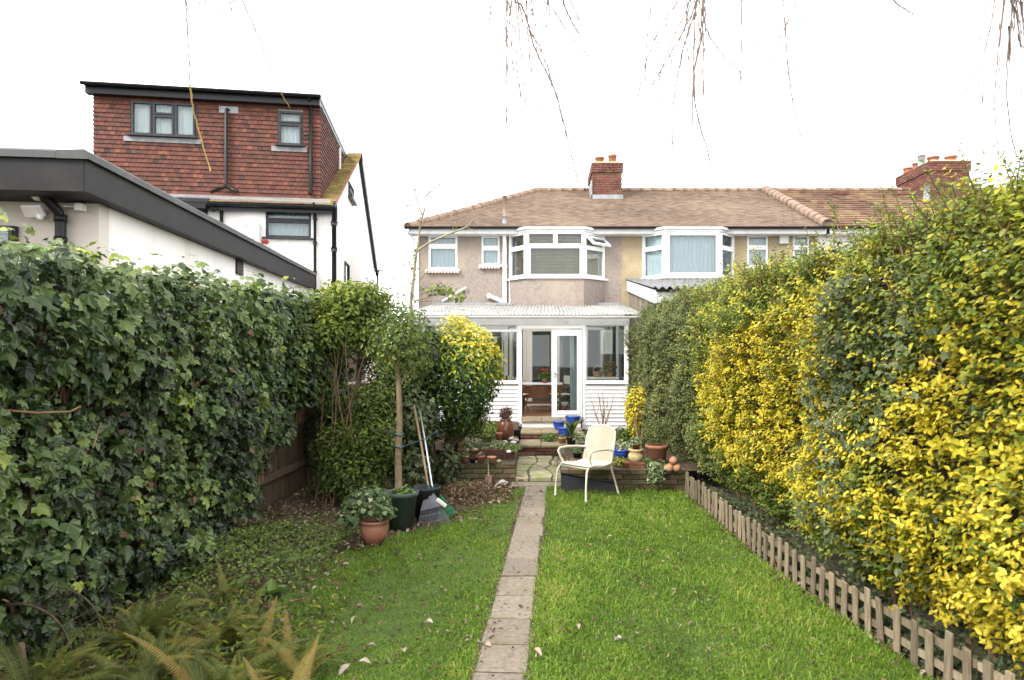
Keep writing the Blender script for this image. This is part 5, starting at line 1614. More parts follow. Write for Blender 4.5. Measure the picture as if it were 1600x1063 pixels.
Ye = rng.uniform(9.4, 14.9, end_n); Pt = np.stack([hx(Ye, htop(Ye)) + rng.uniform(-.05, .8, end_n), Ye, htop(Ye) + rng.normal(0, .06, end_n) + rng.exponential(.05, end_n)], 1)
P = np.concatenate([P, Pt]); Nn = np.concatenate([Nn, norm(np.array([-.2, -.4, 1.0]) + rv(end_n, .5))]); A = np.concatenate([A, np.array([-.2, 0, .8]) + rv(end_n, .6)])
S = rng.uniform(.026, .045, len(P))
tint = (.42 + .2 * wave(P[:, 1] * 3.3 + 1, P[:, 2] * 3.1) + rng.normal(0, .2, len(P))).clip(0, 1)
leaf_cloud('foliage', P, Nn, A, S, oval_leaf(.6), tint, M_small, fh)
sc_ = thing('ground_cover', 'dark creeping weeds in the soil strip between the picket edging and the right hedge', 'ground cover', (2.4, 6.5, 0)); sc_['kind'] = 'stuff'
n = 6500
Y = rng.uniform(3.0, 9.8, n); X = fence_x(Y) + .04 + rng.exponential(.22, n)
P = np.stack([X, Y, .02 + rng.uniform(0, .2, n) * np.clip(.55 + .6 * wave(X * 4, Y * 3), .05, 1)], 1)
leaf_cloud('creeping_leaves', P, norm(np.array([-.3, -.3, 1.0]) + rv(n, .5)), rv(n), rng.uniform(.025, .055, n), ivy_leaf(), rng.uniform(.0, .7, n), M_ivy_grey, sc_)
# woody interior shared out to each plant as its own stems
def woody(root, ylo, yhi, n, zt=2.6):
    b = MB(); o = root.location
    for k in range(n):
        y0 = rnd.uniform(ylo, yhi); x0 = float(hx(np.array(y0), np.array(.9))) + rnd.uniform(.45, .9)
        x, yy = x0, y0
        pts = []
        for j in range(6):
            pts.append((x - o.x, yy - o.y, zt * j / 5))
            x += rnd.uniform(-.07, .07); yy += rnd.uniform(-.14, .14)
        b.tube(pts, [.018, .016, .014, .011, .008, .005], 5)
        for j in (1, 2, 3):
            q = Vector(pts[j]); b.tube([q, q + Vector((rnd.uniform(-.3, .1), rnd.uniform(-.3, .3), rnd.uniform(.1, .4)))], [.01, .004], 4)
    b.build('stem', M_stem, root, kind='stuff')
woody(gm, 5.4, 9.4, 60); woody(gn, 2.2, 4.8, 40); woody(fh, 9.8, 14.5, 60); woody(gt, 2.4, 10, 60); woody(iv, 4.6, 5.7, 16)
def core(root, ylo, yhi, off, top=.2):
    """dark sheet standing for inner twigs and the shade between the leaves"""
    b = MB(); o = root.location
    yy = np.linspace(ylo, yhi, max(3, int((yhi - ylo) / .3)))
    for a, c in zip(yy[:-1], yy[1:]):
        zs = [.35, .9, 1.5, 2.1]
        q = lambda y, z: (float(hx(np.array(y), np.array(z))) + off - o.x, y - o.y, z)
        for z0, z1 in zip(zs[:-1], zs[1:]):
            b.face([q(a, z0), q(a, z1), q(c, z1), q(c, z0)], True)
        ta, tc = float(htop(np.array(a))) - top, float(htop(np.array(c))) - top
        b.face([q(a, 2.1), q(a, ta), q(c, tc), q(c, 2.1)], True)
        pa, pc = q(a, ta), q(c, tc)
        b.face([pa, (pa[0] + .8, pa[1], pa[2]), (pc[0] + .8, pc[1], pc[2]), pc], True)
    b.build('dark_backing', M_barkdark, root)
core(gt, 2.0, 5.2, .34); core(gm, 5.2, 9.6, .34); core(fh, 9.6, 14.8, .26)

# ================================================================== SHRUBS IN THE MIDDLE LEFT
sb = thing('yellow_topped_shrub', 'rounded shrub with yellow top leaves on leaning trunks before the garden room', 'shrub', (-1.5, 10.6, 0))
cx = at(710, 592, 10.5)
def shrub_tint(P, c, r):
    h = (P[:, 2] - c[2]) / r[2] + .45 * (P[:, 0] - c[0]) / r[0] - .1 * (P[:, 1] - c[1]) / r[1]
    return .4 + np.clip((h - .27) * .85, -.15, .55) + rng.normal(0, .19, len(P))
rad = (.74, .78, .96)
P, Nn, A, S, d, r = blob(cx, rad, 9000, .085, .5, .35)
h = P[:, 2] - cx.z
cut = ~((h < -.35) & (d[:, 0] < -.2) & (rng.uniform(0, 1, len(P)) < .75))
P, Nn, A, S, d, r = P[cut], Nn[cut], A[cut], S[cut], d[cut], r[cut]
P[:, 0] += .12 * np.clip(h[cut], -1, 1)
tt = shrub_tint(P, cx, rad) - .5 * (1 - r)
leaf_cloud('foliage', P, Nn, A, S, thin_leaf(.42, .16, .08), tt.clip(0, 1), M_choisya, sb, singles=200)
for (pts, rr) in (([(-1.62, 10.35, 0), (-1.5, 10.4, .5), (-1.3, 10.45, .95), (-1.25, 10.5, 1.5)], [.075, .065, .055, .03]), ([(-1.66, 10.4, 0), (-1.72, 10.45, .6), (-1.66, 10.5, 1.2), (-1.5, 10.5, 1.9)], [.06, .05, .04, .02]), ([(-1.3, 10.45, .95), (-1.05, 10.4, 1.2), (-.9, 10.4, 1.5)], [.05, .035, .015]), ([(-1.5, 10.4, .5), (-1.2, 10.5, .75), (-.95, 10.6, 1.15)], [.045, .035, .018])):
    b = MB(); b.tube([(x + 1.5, y_ - 10.6, z) for x, y_, z in pts], rr, 8); b.build('trunk', M_barkdark, sb)

cb = thing('climbing_shrub', 'loose leafy climbing shrub with brown stems beside the end of the ivy hedge', 'climber', (-2.75, 9.4, 0))
lst = []
for (px, py, Y, rad, n, sz) in ((550, 500, 9.6, (.66, .5, .5), 3300, .066), (600, 525, 9.8, (.66, .5, .66), 3800, .06), (545, 468, 9.4, (.5, .4, .28), 1600, .066), (515, 520, 9.3, (.34, .35, .4), 1100, .066), (615, 600, 9.6, (.4, .3, .5), 1500, .058), (570, 470, 9.5, (.4, .35, .3), 1000, .06),
                                (572, 690, 9.0, (.4, .3, .38), 1300, .062), (535, 700, 9.1, (.42, .3, .42), 1300, .062), (552, 745, 8.9, (.46, .3, .36), 1600, .062), (520, 620, 9.5, (.26, .25, .3), 350, .062), (582, 640, 9.2, (.36, .28, .4), 1300, .06), (600, 690, 9.0, (.26, .25, .4), 700, .06), (580, 785, 8.7, (.34, .28, .22), 600, .06)):
    c = at(px, py, Y)
    P, Nn, A, S, d, r = blob(c, rad, n, sz, .15, .4)
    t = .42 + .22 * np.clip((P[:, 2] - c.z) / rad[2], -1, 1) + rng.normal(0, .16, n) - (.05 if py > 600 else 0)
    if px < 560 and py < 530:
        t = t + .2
    lst.append((P, Nn, A, S, t))
P, Nn, A, S, t = [np.concatenate(q) for q in zip(*lst)]
hole = ((850 + F * P[:, 0] / P[:, 1]) < 562) & ((850 + F * P[:, 0] / P[:, 1]) > 505) & ((550 - F * (P[:, 2] - 2) / P[:, 1]) > 535) & ((550 - F * (P[:, 2] - 2) / P[:, 1]) < 625)
k_ = ~hole | (rng.uniform(0, 1, len(P)) < .4)
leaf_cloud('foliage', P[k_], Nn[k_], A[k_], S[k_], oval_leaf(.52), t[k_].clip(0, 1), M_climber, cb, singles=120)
b = MB()
for k in range(22):
    x0, y0 = rnd.uniform(-3.1, -2.2), rnd.uniform(8.7, 9.6)
    x1, z1 = rnd.uniform(-3.2, -1.9), rnd.uniform(1.2, 2.8)
    pts = []
    for j in range(7):
        s = j / 6
        pts.append((x0 + (x1 - x0) * s ** 1.5 + rnd.uniform(-.04, .04) + 2.75, y0 - 9.4 + .3 * s + rnd.uniform(-.03, .03), z1 * s ** .9))
    b.tube(pts, [.009 - .001 * j for j in range(7)], 4)
b.build('stem', M_stem, cb, kind='stuff')
for (a, c, r) in ((at(553, 640, 9.7), at(562, 560, 9.8), .045), (at(546, 770, 9.3), at(553, 640, 9.7), .05), (at(430, 570, 10.2), at(530, 640, 9.9), .022)):
    b = MB(); b.tube([a - Vector((-2.75, 9.4, 0)), (a + c) / 2 - Vector((-2.75, 9.4, 0)) + Vector((.02, 0, .01)), c - Vector((-2.75, 9.4, 0))], [r, r * .9, r * .75], 8); b.build('trunk', M_bark, cb)

dk = thing('ivy_bush', 'dark ivy bush under the yellow topped shrub behind the rakes', 'ivy', (-1.95, 10.0, 0))
lst = []
for (px, py, Y, rad, n) in ((505, 690, 10.3, (.3, .25, .55), 700), (520, 760, 9.6, (.3, .3, .25), 500), (530, 640, 10.6, (.35, .25, .4), 600), (650, 660, 9.6, (.33, .3, .5), 1100), (645, 740, 9.3, (.3, .3, .35), 700), (668, 560, 10.0, (.3, .3, .5), 900), (640, 590, 9.9, (.25, .3, .35), 500), (700, 730, 9.9, (.2, .2, .35), 300)):
    c = at(px, py, Y)
    P, Nn, A, S, d, r = blob(c, rad, n, .07, .4, .2)
    lst.append((P, Nn, A * .4 + np.array([0, 0, -.7]), S, rng.uniform(.1, .75, n)))
P, Nn, A, S, t = [np.concatenate(q) for q in zip(*lst)]
leaf_cloud('ivy_foliage', P, Nn, A, S, ivy_leaf(), t, M_ivy_grey, dk)
b = MB(); b.tube([(.0, .1, 0), (.05, .1, .6), (.1, .1, 1.5)], [.09, .075, .04], 8); b.build('trunk', M_barkdark, dk)

# tree in a green tub, tied with blue twine
pt = gp(628, 829)
pt = Vector((-1.62, 7.75, 0))
tr = thing('potted_tree', 'slim tree with bare straight trunk in a green plastic tub tied with blue twine', 'tree', pt)
g = MB(); g.lathe([(.0, .0), (.13, 0), (.175, .37), (.195, .375), (.2, .42), (.18, .42), (.165, .36)], n=24); g.build('tub', M_greenpot, tr)
g = MB(); g.lathe([(.165, .36), (.08, .375), (0, .38)], n=16); g.build('soil', M_soil, tr)
g = MB(); g.tube([(-.04, .05, .36), (-.05, .06, .8), (-.035, .08, 1.2), (-.05, .1, 1.6), (-.09, .15, 2.0)], [.043, .038, .034, .03, .02], 10); g.build('trunk', M_barkpole, tr)
for k in range(5):
    a = k * 1.3
    g = MB(); g.tube([(-.06, .11, 1.6 + k * .07), (-.06 + .2 * math.cos(a), .11 + .2 * math.sin(a), 1.85 + k * .08), (-.06 + .36 * math.cos(a), .11 + .3 * math.sin(a), 2.1 + k * .06)], [.016, .01, .004], 6); g.build('limb', M_bark, tr)
c = pt + Vector((-.04, .15, 2.12))
P, Nn, A, S, d, r = blob(c, (.42, .4, .42), 1500, .055, .1, .4)
leaf_cloud('crown', P, Nn, A, S, oval_leaf(.5), (.45 + rng.normal(0, .2, 1500)).clip(0, .95), M_climber, tr)
for z in (.92, 1.06):
    g = MB(); g.tube([(-.045 + .05 * math.cos(a), .065 + .05 * math.sin(a), z + .01 * math.sin(a * 2)) for a in np.linspace(0, 2 * math.pi, 13)], .008, 5); g.build('twine', M_bluecord, tr)
g = MB(); g.tube([(0, .06, .92), (.2, .3, .97), (.32, .6, 1.04)], .006, 5); g.build('twine', M_bluecord, tr)
P, Nn, A, S, d, r = blob(pt + Vector((.04, -.03, .42)), (.13, .12, .05), 130, .055, .2, 1)
leaf_cloud('seedlings', P, Nn, A, S, oval_leaf(.7), rng.uniform(.3, 1, 130), M_herb, tr)

# terracotta pot of variegated ivy in front of it
tp = thing('potted_ivy', 'terracotta pot with trailing variegated ivy beside the green tub', 'potted plant', (-1.76, 7.08, 0))
g = MB(); g.lathe([(0, .005), (.085, 0), (.14, .13), (.148, .2), (.135, .235), (.15, .24), (.15, .265), (.128, .265), (.12, .2)], n=26); g.build('pot', M_terracotta, tp)
g = MB(); g.lathe([(.125, .22), (0, .24)], n=14); g.build('soil', M_soil, tp)
P1 = blob((-1.82, 7.08, .46), (.25, .23, .15), 520, .055, .3, .4)
P2 = blob((-1.98, 7.0, .33), (.14, .14, .13), 170, .055, .3, .2)
P3 = blob((-1.62, 7.0, .36), (.12, .1, .08), 70, .055, .3, .2)
P, Nn, A, S, d, r = [np.concatenate(q) for q in zip(P1, P2, P3)]
leaf_cloud('foliage', P, Nn, A * .6 + np.array([0, 0, -.5]), S, ivy_leaf(), (.3 + rng.normal(0, .24, len(P))).clip(0, 1), M_variegated, tp, singles=60)

# bare young tree in front of the house corner
bt_ = thing('bare_tree', 'thin leafless tree with pale bark in front of the left corner of the pinkish house', 'tree', (-2.45, 12.6, 0))
def wp(px, py, Y): return at(px, py, Y) - Vector((-2.45, 12.6, 0))
g = MB(); g.tube([(0, 0, 0), (.03, 0, 1.2), wp(642, 470, 12.6), wp(648, 420, 12.6), wp(654, 370, 12.6), wp(658, 345, 12.6)], [.05, .042, .034, .026, .02, .015], 8); g.build('trunk', M_barkpale, bt_)
for (pts, r0) in (([(650, 393, 12.6), (672, 378, 12.5), (705, 364, 12.4), (728, 355, 12.4), (742, 343, 12.4)], .018), ([(658, 345, 12.6), (664, 325, 12.6), (664, 308, 12.6), (672, 298, 12.6)], .016), ([(658, 345, 12.6), (654, 328, 12.7), (645, 320, 12.7), (620, 322, 12.8)], .013), ([(660, 338, 12.6), (652, 315, 12.5), (646, 290, 12.5), (647, 275, 12.5)], .012),
                  ([(664, 308, 12.6), (680, 292, 12.6), (690, 285, 12.6)], .008), ([(646, 440, 12.6), (630, 450, 12.5), (612, 430, 12.5), (600, 440, 12.5)], .012), ([(645, 425, 12.6), (632, 395, 12.5), (636, 385, 12.5)], .008), ([(648, 470, 12.6), (672, 462, 12.4), (700, 458, 12.3), (720, 468, 12.3)], .012), ([(728, 355, 12.4), (737, 358, 12.4), (745, 366, 12.4)], .006), ([(632, 448, 12.5), (618, 462, 12.4), (604, 468, 12.4)], .007)):
    g = MB(); g.tube([wp(*q) for q in pts], [r0 * 1.3 * (1 - .68 * k / len(pts)) for k in range(len(pts))], 6); g.build('branch', M_barkpale, bt_)
for k in range(46):                          # fine twigs along the young tree
    px_, py_ = rnd.choice(((650, 393), (658, 345), (664, 312), (705, 364), (728, 355), (645, 320), (646, 440), (632, 420), (612, 432), (680, 294), (648, 470), (690, 460), (648, 300)))
    a_ = wp(px_ + rnd.uniform(-6, 6), py_ + rnd.uniform(-5, 5), 12.5); d_ = Vector((rnd.uniform(-.3, .3), rnd.uniform(-.15, .15), rnd.uniform(-.05, .35)))
    g = MB(); g.tube([a_, a_ + d_ * .5 + Vector((rnd.uniform(-.04, .04), 0, .02)), a_ + d_], [.007, .0055, .004], 4); g.build('twig', M_bark, bt_)
P1 = blob(at(685, 452, 12.3), (.35, .2, .12), 110, .065, .2, .6); P2 = blob(at(712, 462, 12.3), (.2, .15, .1), 70, .065, .2, .6); P3 = blob(at(648, 410, 12.5), (.1, .1, .3), 30, .06, .2, .6)
P, Nn, A, S, d, r = [np.concatenate(q) for q in zip(P1, P2, P3)]
leaf_cloud('leaves', P, Nn, A, S, oval_leaf(.7), rng.uniform(.3, .9, len(P)), M_climber, bt_)

# ================================================================== WEEPING WILLOW whose twigs hang into the view
ww = thing('weeping_willow', 'long thin drooping willow twigs hanging from above across the white sky', 'tree', (1.6, -3.2, 0))
wo_ = Vector((1.6, -3.2, 0))
strands = [
 (4.6, .0042, [(288, -60), (290, 0), (294, 70), (297, 130)], 0), (4.6, .0036, [(297, 130), (301, 165), (311, 205), (329, 267)], 1),
 (5.0, .004, [(372, -60), (380, 0), (405, 60), (420, 100), (437, 142)], 0), (5.0, .0034, [(437, 142), (443, 153), (453, 168)], 1),
 (5.2, .003, [(362, -60), (366, 0), (377, 55), (387, 108)], 0), (5.0, .003, [(366, 0), (345, 12), (330, 19)], 0), (5.0, .0024, [(298, -20), (304, 40), (317, 90)], 0), (5.2, .0024, [(361, -30), (362, 20), (360, 38)], 0),
 (6.0, .0026, [(512, -50), (516, 0), (528, 80), (537, 160)], 0), (6.0, .0026, [(540, -50), (546, 0), (556, 60), (575, 200)], 0), (6.0, .0022, [(48, -30), (50, 20), (56, 120)], 0),
 (4.4, .003, [(772, -60), (768, 0), (762, 70), (758, 195)], 0), (4.6, .003, [(800, -60), (796, 30), (783, 90), (773, 150)], 0), (4.6, .0028, [(790, -60), (792, 60), (790, 150), (792, 220)], 0), (4.8, .0028, [(803, -60), (806, 70), (812, 150), (815, 178)], 0),
 (4.4, .0034, [(798, -60), (808, 20), (818, 130), (830, 200), (850, 258)], 0), (4.5, .0034, [(812, -60), (822, 0), (828, 90), (840, 180), (852, 262)], 0), (4.2, .0045, [(800, -20), (815, 8), (826, 40), (838, 80), (870, 150), (890, 230), (906, 296)], 0), (4.3, .003, [(823, 0), (826, 40), (850, 90), (872, 160), (885, 215)], 0),
 (4.0, .0045, [(870, -40), (880, 0), (890, 27), (905, 52)], 0), (5.4, .0022, [(840, -20), (852, 40), (862, 105)], 0), (5.6, .0022, [(895, -20), (905, 40), (920, 100), (938, 180), (950, 210)], 0), (5.6, .002, [(864, -20), (880, 130), (905, 230)], 0),
 (5.8, .0018, [(756, -20), (742, 160), (768, 300)], 0), (5.2, .002, [(775, 150), (783, 190), (793, 220)], 0),
 (4.2, .0036, [(1020, -60), (1017, 0), (1009, 100), (1010, 166)], 0), (4.0, .004, [(1092, -60), (1085, 10), (1050, 80), (1015, 139)], 0), (4.2, .0045, [(1088, -60), (1087, 0), (1083, 120), (1082, 196)], 0), (4.2, .004, [(1096, -60), (1088, 10), (1066, 80), (1052, 170), (1052, 282)], 0),
 (4.0, .0048, [(1104, -60), (1099, 10), (1097, 55), (1085, 110), (1088, 170), (1112, 258)], 0), (4.2, .0035, [(1084, -40), (1090, 30), (1102, 82)], 0), (4.2, .0035, [(1099, 20), (1106, 50), (1125, 80), (1156, 112)], 0), (4.2, .004, [(1158, -60), (1159, 40), (1156, 150)], 0), (4.8, .0025, [(1156, 112), (1168, 150), (1180, 195)], 0),
 (4.6, .0028, [(1172, -40), (1175, 60), (1175, 150)], 0), (4.2, .0036, [(1260, -40), (1246, 0), (1215, 70), (1195, 136)], 0), (4.4, .0034, [(1218, -40), (1225, 10), (1232, 110), (1245, 190), (1267, 258)], 0), (4.4, .0045, [(1370, -40), (1396, 0), (1412, 13), (1428, 22)], 0), (5.2, .002, [(1292, -20), (1300, 10), (1304, 22)], 0),
 (3.2, .0036, [(1578, -50), (1570, 0), (1557, 100), (1554, 180), (1561, 238)], 0), (3.2, .0045, [(1590, -50), (1582, 0), (1574, 100), (1574, 170), (1588, 245)], 0), (3.2, .004, [(1586, -50), (1588, 20), (1596, 75)], 0), (3.3, .004, [(1594, -50), (1596, 0), (1604, 90)], 0), (3.2, .0036, [(1576, 40), (1577, 96)], 0)]
extra = []
for (Y, r0, pp, yel) in strands:              # each measured strand hangs in a small bunch with finer ones
    if pp[0][1] < -10 and len(pp) > 2:
        for q in range(4):
            dx = rnd.uniform(-26, 26); cutl = rnd.uniform(.45, 1.05)
            extra.append((Y + rnd.uniform(-.3, .5), r0 * rnd.uniform(.5, .75), [(x + dx * (.6 + .5 * k) + rnd.uniform(-4, 4), -60 + (y_ + 60) * cutl) for k, (x, y_) in enumerate(pp)], 0))
for (Y, r0, pp, yel) in strands + extra:
    raw = [at(x, y_, Y + .12 * k) for k, (x, y_) in enumerate(pp)]
    if pp[0][1] < -10:
        raw = [Vector((raw[0].x * .97, Y - .5, 4.75))] + raw
    pts = []
    for k in range(len(raw) - 1):             # smooth between measured points, with small kinks at the buds
        p0, p1, p2, p3 = raw[max(k - 1, 0)], raw[k], raw[k + 1], raw[min(k + 2, len(raw) - 1)]
        for j in range(5):
            t = j / 5
            pts.append(.5 * ((2 * p1) + (p2 - p0) * t + (2 * p0 - 5 * p1 + 4 * p2 - p3) * t * t + (3 * p1 - p0 - 3 * p2 + p3) * t ** 3) + Vector((rnd.uniform(-.004, .004), 0, 0)))
    pts.append(raw[-1])
    g = MB()
    n = len(pts)
    r0 = r0 * 1.2
    g.tube([q - wo_ for q in pts], [r0 * (1.1 - .38 * k / n) * (1.2 if k % 2 else 1) for k in range(n)], 4)
    g.build('twig', M_twigyellow if yel else M_twig, ww)
g = MB(); g.tube([(0, 0, 0), (.05, .1, 1.5), (.0, .3, 3), (-.1, .8, 4.2)], [.22, .19, .16, .13], 10); g.build('trunk', M_bark, ww)
for (ex, ey) in ((-4.0, 7.6), (-2.4, 6.9), (-2.0, 7.5), (-.9, 6.6), (.3, 6.8), (1.0, 5.8), (-5.2, 8.0)):
    g = MB(); g.tube([(-.1, .8, 4.2), (ex * .3 - .1, ey * .35 + .3, 5.0), (ex * .7 - .1, ey * .7, 5.1), (ex, ey, 4.75)], [.09, .06, .035, .012], 7); g.build('limb', M_bark, ww)
# ================================================================== GARDEN CHAIR
ch = thing('garden_chair', 'cream metal garden armchair with woven chevron back on the lawn by the brick bed', 'chair', (.57, 9.38, .02), R(-45))
def side_tube(s):
    x = s * .25
    g = MB(); g.tube([(x * 1.12, -.31, 0), (x * 1.1, -.3, .2), (x * 1.06, -.275, .38), (x * 1.0, -.22, .45), (x * .97, -.1, .455), (x * .95, .1, .44), (x * .93, .22, .43)], .0145, 8); g.build('front_leg', M_chairmetal, ch)
    g = MB(); g.tube([(x * 1.04, .4, 0), (x * 1.0, .33, .2), (x * .95, .25, .42), (x * .95, .285, .6), (x * .97, .33, .78), (x * .93, .36, .87)], .0145, 8); g.build('rear_leg', M_chairmetal, ch)
    g = MB(); g.tube([(x * 1.02, -.17, .46), (x * 1.1, -.22, .55), (x * 1.17, -.24, .63), (x * 1.17, -.2, .66), (x * 1.14, -.05, .665), (x * 1.08, .12, .655), (x * .98, .29, .635)], .015, 8); g.build('armrest', M_chairmetal, ch)
for s in (-1, 1): side_tube(s)
g = MB()
arch = [(-.25, .245, .46), (-.256, .285, .62), (-.256, .325, .78), (-.235, .352, .88), (-.17, .366, .925), (-.06, .372, .945), (.06, .372, .945), (.17, .366, .925), (.235, .352, .88), (.256, .325, .78), (.256, .285, .62), (.25, .245, .46)]
g.tube(arch, .014, 8); g.tube([(-.25, .245, .46), (.25, .245, .46)], .012, 6); g.build('back_frame', M_chairmetal, ch)
def bx_(z):    # half width and depth of the back at height z
    return np.interp(z, [.46, .62, .78, .88, .925, .94], [.243, .247, .247, .222, .165, .06]), np.interp(z, [.46, .62, .78, .88, .945], [.243, .283, .323, .35, .372])
def back_pt(x, z, o=0):
    w, y = bx_(z); return (x, y - .004 - o, z)
g = MB()
zs = np.linspace(.47, .935, 12)
for a, b in zip(zs[:-1], zs[1:]):
    wa, wb = bx_(a)[0], bx_(b)[0]
    for k in range(6):
        f0, f1 = -1 + k / 3, -1 + (k + 1) / 3
        g.face([back_pt(wa * f0, a), back_pt(wa * f1, a), back_pt(wb * f1, b), back_pt(wb * f0, b)])
bk = g.build('backrest', M_chairweave, ch)
g = MB()
for k in range(26):       # chevron strands
    z0 = .35 + k * .024
    for s in (-1, 1):
        pts = []
        for j in range(8):
            x = s * .245 * j / 7; z = z0 + .11 * abs(x) / .245 * 1.0
            if .475 < z < .93 and abs(x) < bx_(z)[0]:
                pts.append(back_pt(x, z, .001))
        if len(pts) > 1: g.tube(pts, .0032, 4, False)
g.build('weave', M_chairmetal, bk, kind='stuff')
g = MB()
n = 10
for k in range(n):
    y0, y1 = -.25 + .5 * k / n, -.25 + .5 * (k + 1) / n
    zf = lambda y: .468 - .03 * math.exp(-((y - .02) / .2) ** 2) - .02 * (y > .1) * (y - .1) - (.03 if y < -.24 else 0)
    g.mesh([(-.265, y0, zf(y0)), (.265, y0, zf(y0)), (.255, y1, zf(y1)), (-.255, y1, zf(y1)), (-.265, y0, zf(y0) - .016), (.265, y0, zf(y0) - .016), (.255, y1, zf(y1) - .016), (-.255, y1, zf(y1) - .016)],
           [(0, 1, 2, 3), (7, 6, 5, 4), (0, 3, 7, 4), (1, 5, 6, 2), (0, 4, 5, 1), (2, 6, 7, 3)], True)
st = g.build('seat', M_chairweave, ch)
g = MB()
for k in range(24):
    y0 = -.235 + k * .02
    g.tube([(-.26, y0, .466 - .03 * math.exp(-((y0 - .02) / .2) ** 2)), (0, y0 - .03, .472 - .03 * math.exp(-((y0 - .02) / .2) ** 2)), (.26, y0, .466 - .03 * math.exp(-((y0 - .02) / .2) ** 2))], .0075, 4, False)
g.build('weave', M_chairmetal, st, kind='stuff')

# black trough lying against the right wall behind the chair
tg = thing('plastic_trough', 'long black plastic trough lying on edge behind the legs of the cream chair', 'trough', (.62, 9.7, 0))
g = MB(); P8 = [(-.37, -.02, .0), (.4, -.02, .0), (.4, .08, .0), (-.37, .08, .0), (-.37, .03, .27), (.4, .03, .13), (.4, .09, .13), (-.37, .09, .27)]
g.mesh(P8, [(3, 2, 1, 0), (4, 5, 6, 7), (0, 1, 5, 4), (1, 2, 6, 5), (2, 3, 7, 6), (3, 0, 4, 7)]); g.build('base', M_blackpot, tg)
g = MB(); g.tube([(-.38, .02, .275), (.41, .02, .135)], .012, 6); g.tube([(.4, -.03, .01), (.41, .02, .135)], .012, 6); g.build('rim', M_blackpot, tg)

# ================================================================== RAKES, SPADE, BLACK POT
def fan_rake(name, label, base, top, head, spread, m, tines, hm, hr):
    """handle from base point to top; fan of tines running from base down to the ground along `head`"""
    base, top, head = Vector(base), Vector(top), Vector(head)
    t = thing(name, label, 'rake', (head.x, head.y, 0), 0, 'rakes leaning on the shrub')
    o = Vector((head.x, head.y, 0))
    g = MB(); g.tube([base - o, (base + top) / 2 - o + Vector((.004, 0, 0)), top - o], hr, 8); g.build('handle', hm, t)
    ax = (base - head); L = ax.length; ax.normalize()
    side = ax.cross(Vector((0, 1, 0))).normalized(); nrm = side.cross(ax)
    P = lambda u, v: base - ax * u * L + side * v - o
    g = MB()
    w0, w1 = .022, spread * .62
    for n_ in (-.006, .006):
        pass
    f = lambda u, v, d: P(u, v) + nrm * d
    g.mesh([f(0, -w0, .006), f(0, w0, .006), f(.5, w1, .006), f(.5, -w1, .006), f(0, -w0, -.006), f(0, w0, -.006), f(.5, w1, -.006), f(.5, -w1, -.006)],
           [(0, 1, 2, 3), (7, 6, 5, 4), (0, 4, 5, 1), (1, 5, 6, 2), (2, 6, 7, 3), (3, 7, 4, 0)])
    for sgn in (-1, 1):
        g.tube([P(0, sgn * w0), P(.5, sgn * w1)], .009, 5)
    g.tube([P(-.12, 0), P(.1, 0), P(.42, 0)], [.02, .02, .008], 8)
    g.build('head', m, t)
    for u, w in ((.66, .74), (.84, .88)):
        g = MB(); g.tube([P(u, spread * w * q) - nrm * .0 for q in np.linspace(-1, 1, 7)], .006, 5); g.build('cross_bar', m, t)
    me = None
    for k in range(tines):
        q = -1 + 2 * k / (tines - 1)
        g = MB(); a, b = P(.48, q * w1 * .97), P(1.0, q * spread)
        g.tube([a, (a + b) / 2, b, b + nrm * .0 + Vector((0, -.025, -.0))], .0048, 5); g.build('tine', m, t)
    return t
fan_rake('leaf_rake', 'grey plastic fan rake with old wooden handle standing by the black pot', at(670, 765, 8.05), at(647, 632, 8.5), at(678, 824, 7.86), .2, M_rakegrey, 19, M_handle, .014)
fan_rake('leaf_rake', 'green plastic fan rake with silver tube handle behind the grey rake', at(676, 765, 8.2), at(656, 640, 8.6), at(701, 808, 8.14), .105, M_rakegreen, 13, M_steel, .011)
rk = thing('hand_brush', 'small pale wooden handle lying across the grey rake head', 'tool', at(690, 785, 7.9))
g = MB(Matrix.Rotation(R(38), 4, 'Y')); g.cbox(-.07, .07, -.014, .014, -.018, .018, .006); g.build('grip', M_canvas, rk)
bp_ = thing('plant_pot', 'tall black plastic pot between the green tub and the grey rake', 'pot', (-1.4, 8.15, 0))
g = MB(); g.lathe([(0, .0), (.12, 0), (.165, .36), (.175, .37), (.17, .4), (.155, .4), (.14, .05), (0, .05)], n=22); g.build('body', M_blackpot, bp_)
g = MB(); g.lathe([(.15, .33), (0, .34)], n=12); g.build('soil', M_soil, bp_)
sp_ = thing('spade', 'small rusty spade leaning on the left brick wall', 'spade', at(763, 760, 10.1))
o = sp_.location
g = MB()
bl = [(-.045, .0, .14), (-.05, -.005, .06), (-.035, -.01, .0), (0, -.012, -.03), (.035, -.01, .0), (.05, -.005, .06), (.045, 0, .14)]
n_ = len(bl)
g.mesh([(x, y, z + .03) for x, y, z in bl] + [(x, y + .008, z + .03) for x, y, z in bl], [tuple(range(n_)), tuple(range(2 * n_ - 1, n_ - 1, -1))] + [(k, n_ + k, n_ + (k + 1) % n_, (k + 1) % n_) for k in range(n_)])
g.build('blade', M_rust, sp_)
g = MB(); g.tube([(0, 0, .15), (0, .03, .22), (-.01, .09, .42)], [.013, .011, .011], 7); g.build('handle', M_handle, sp_)
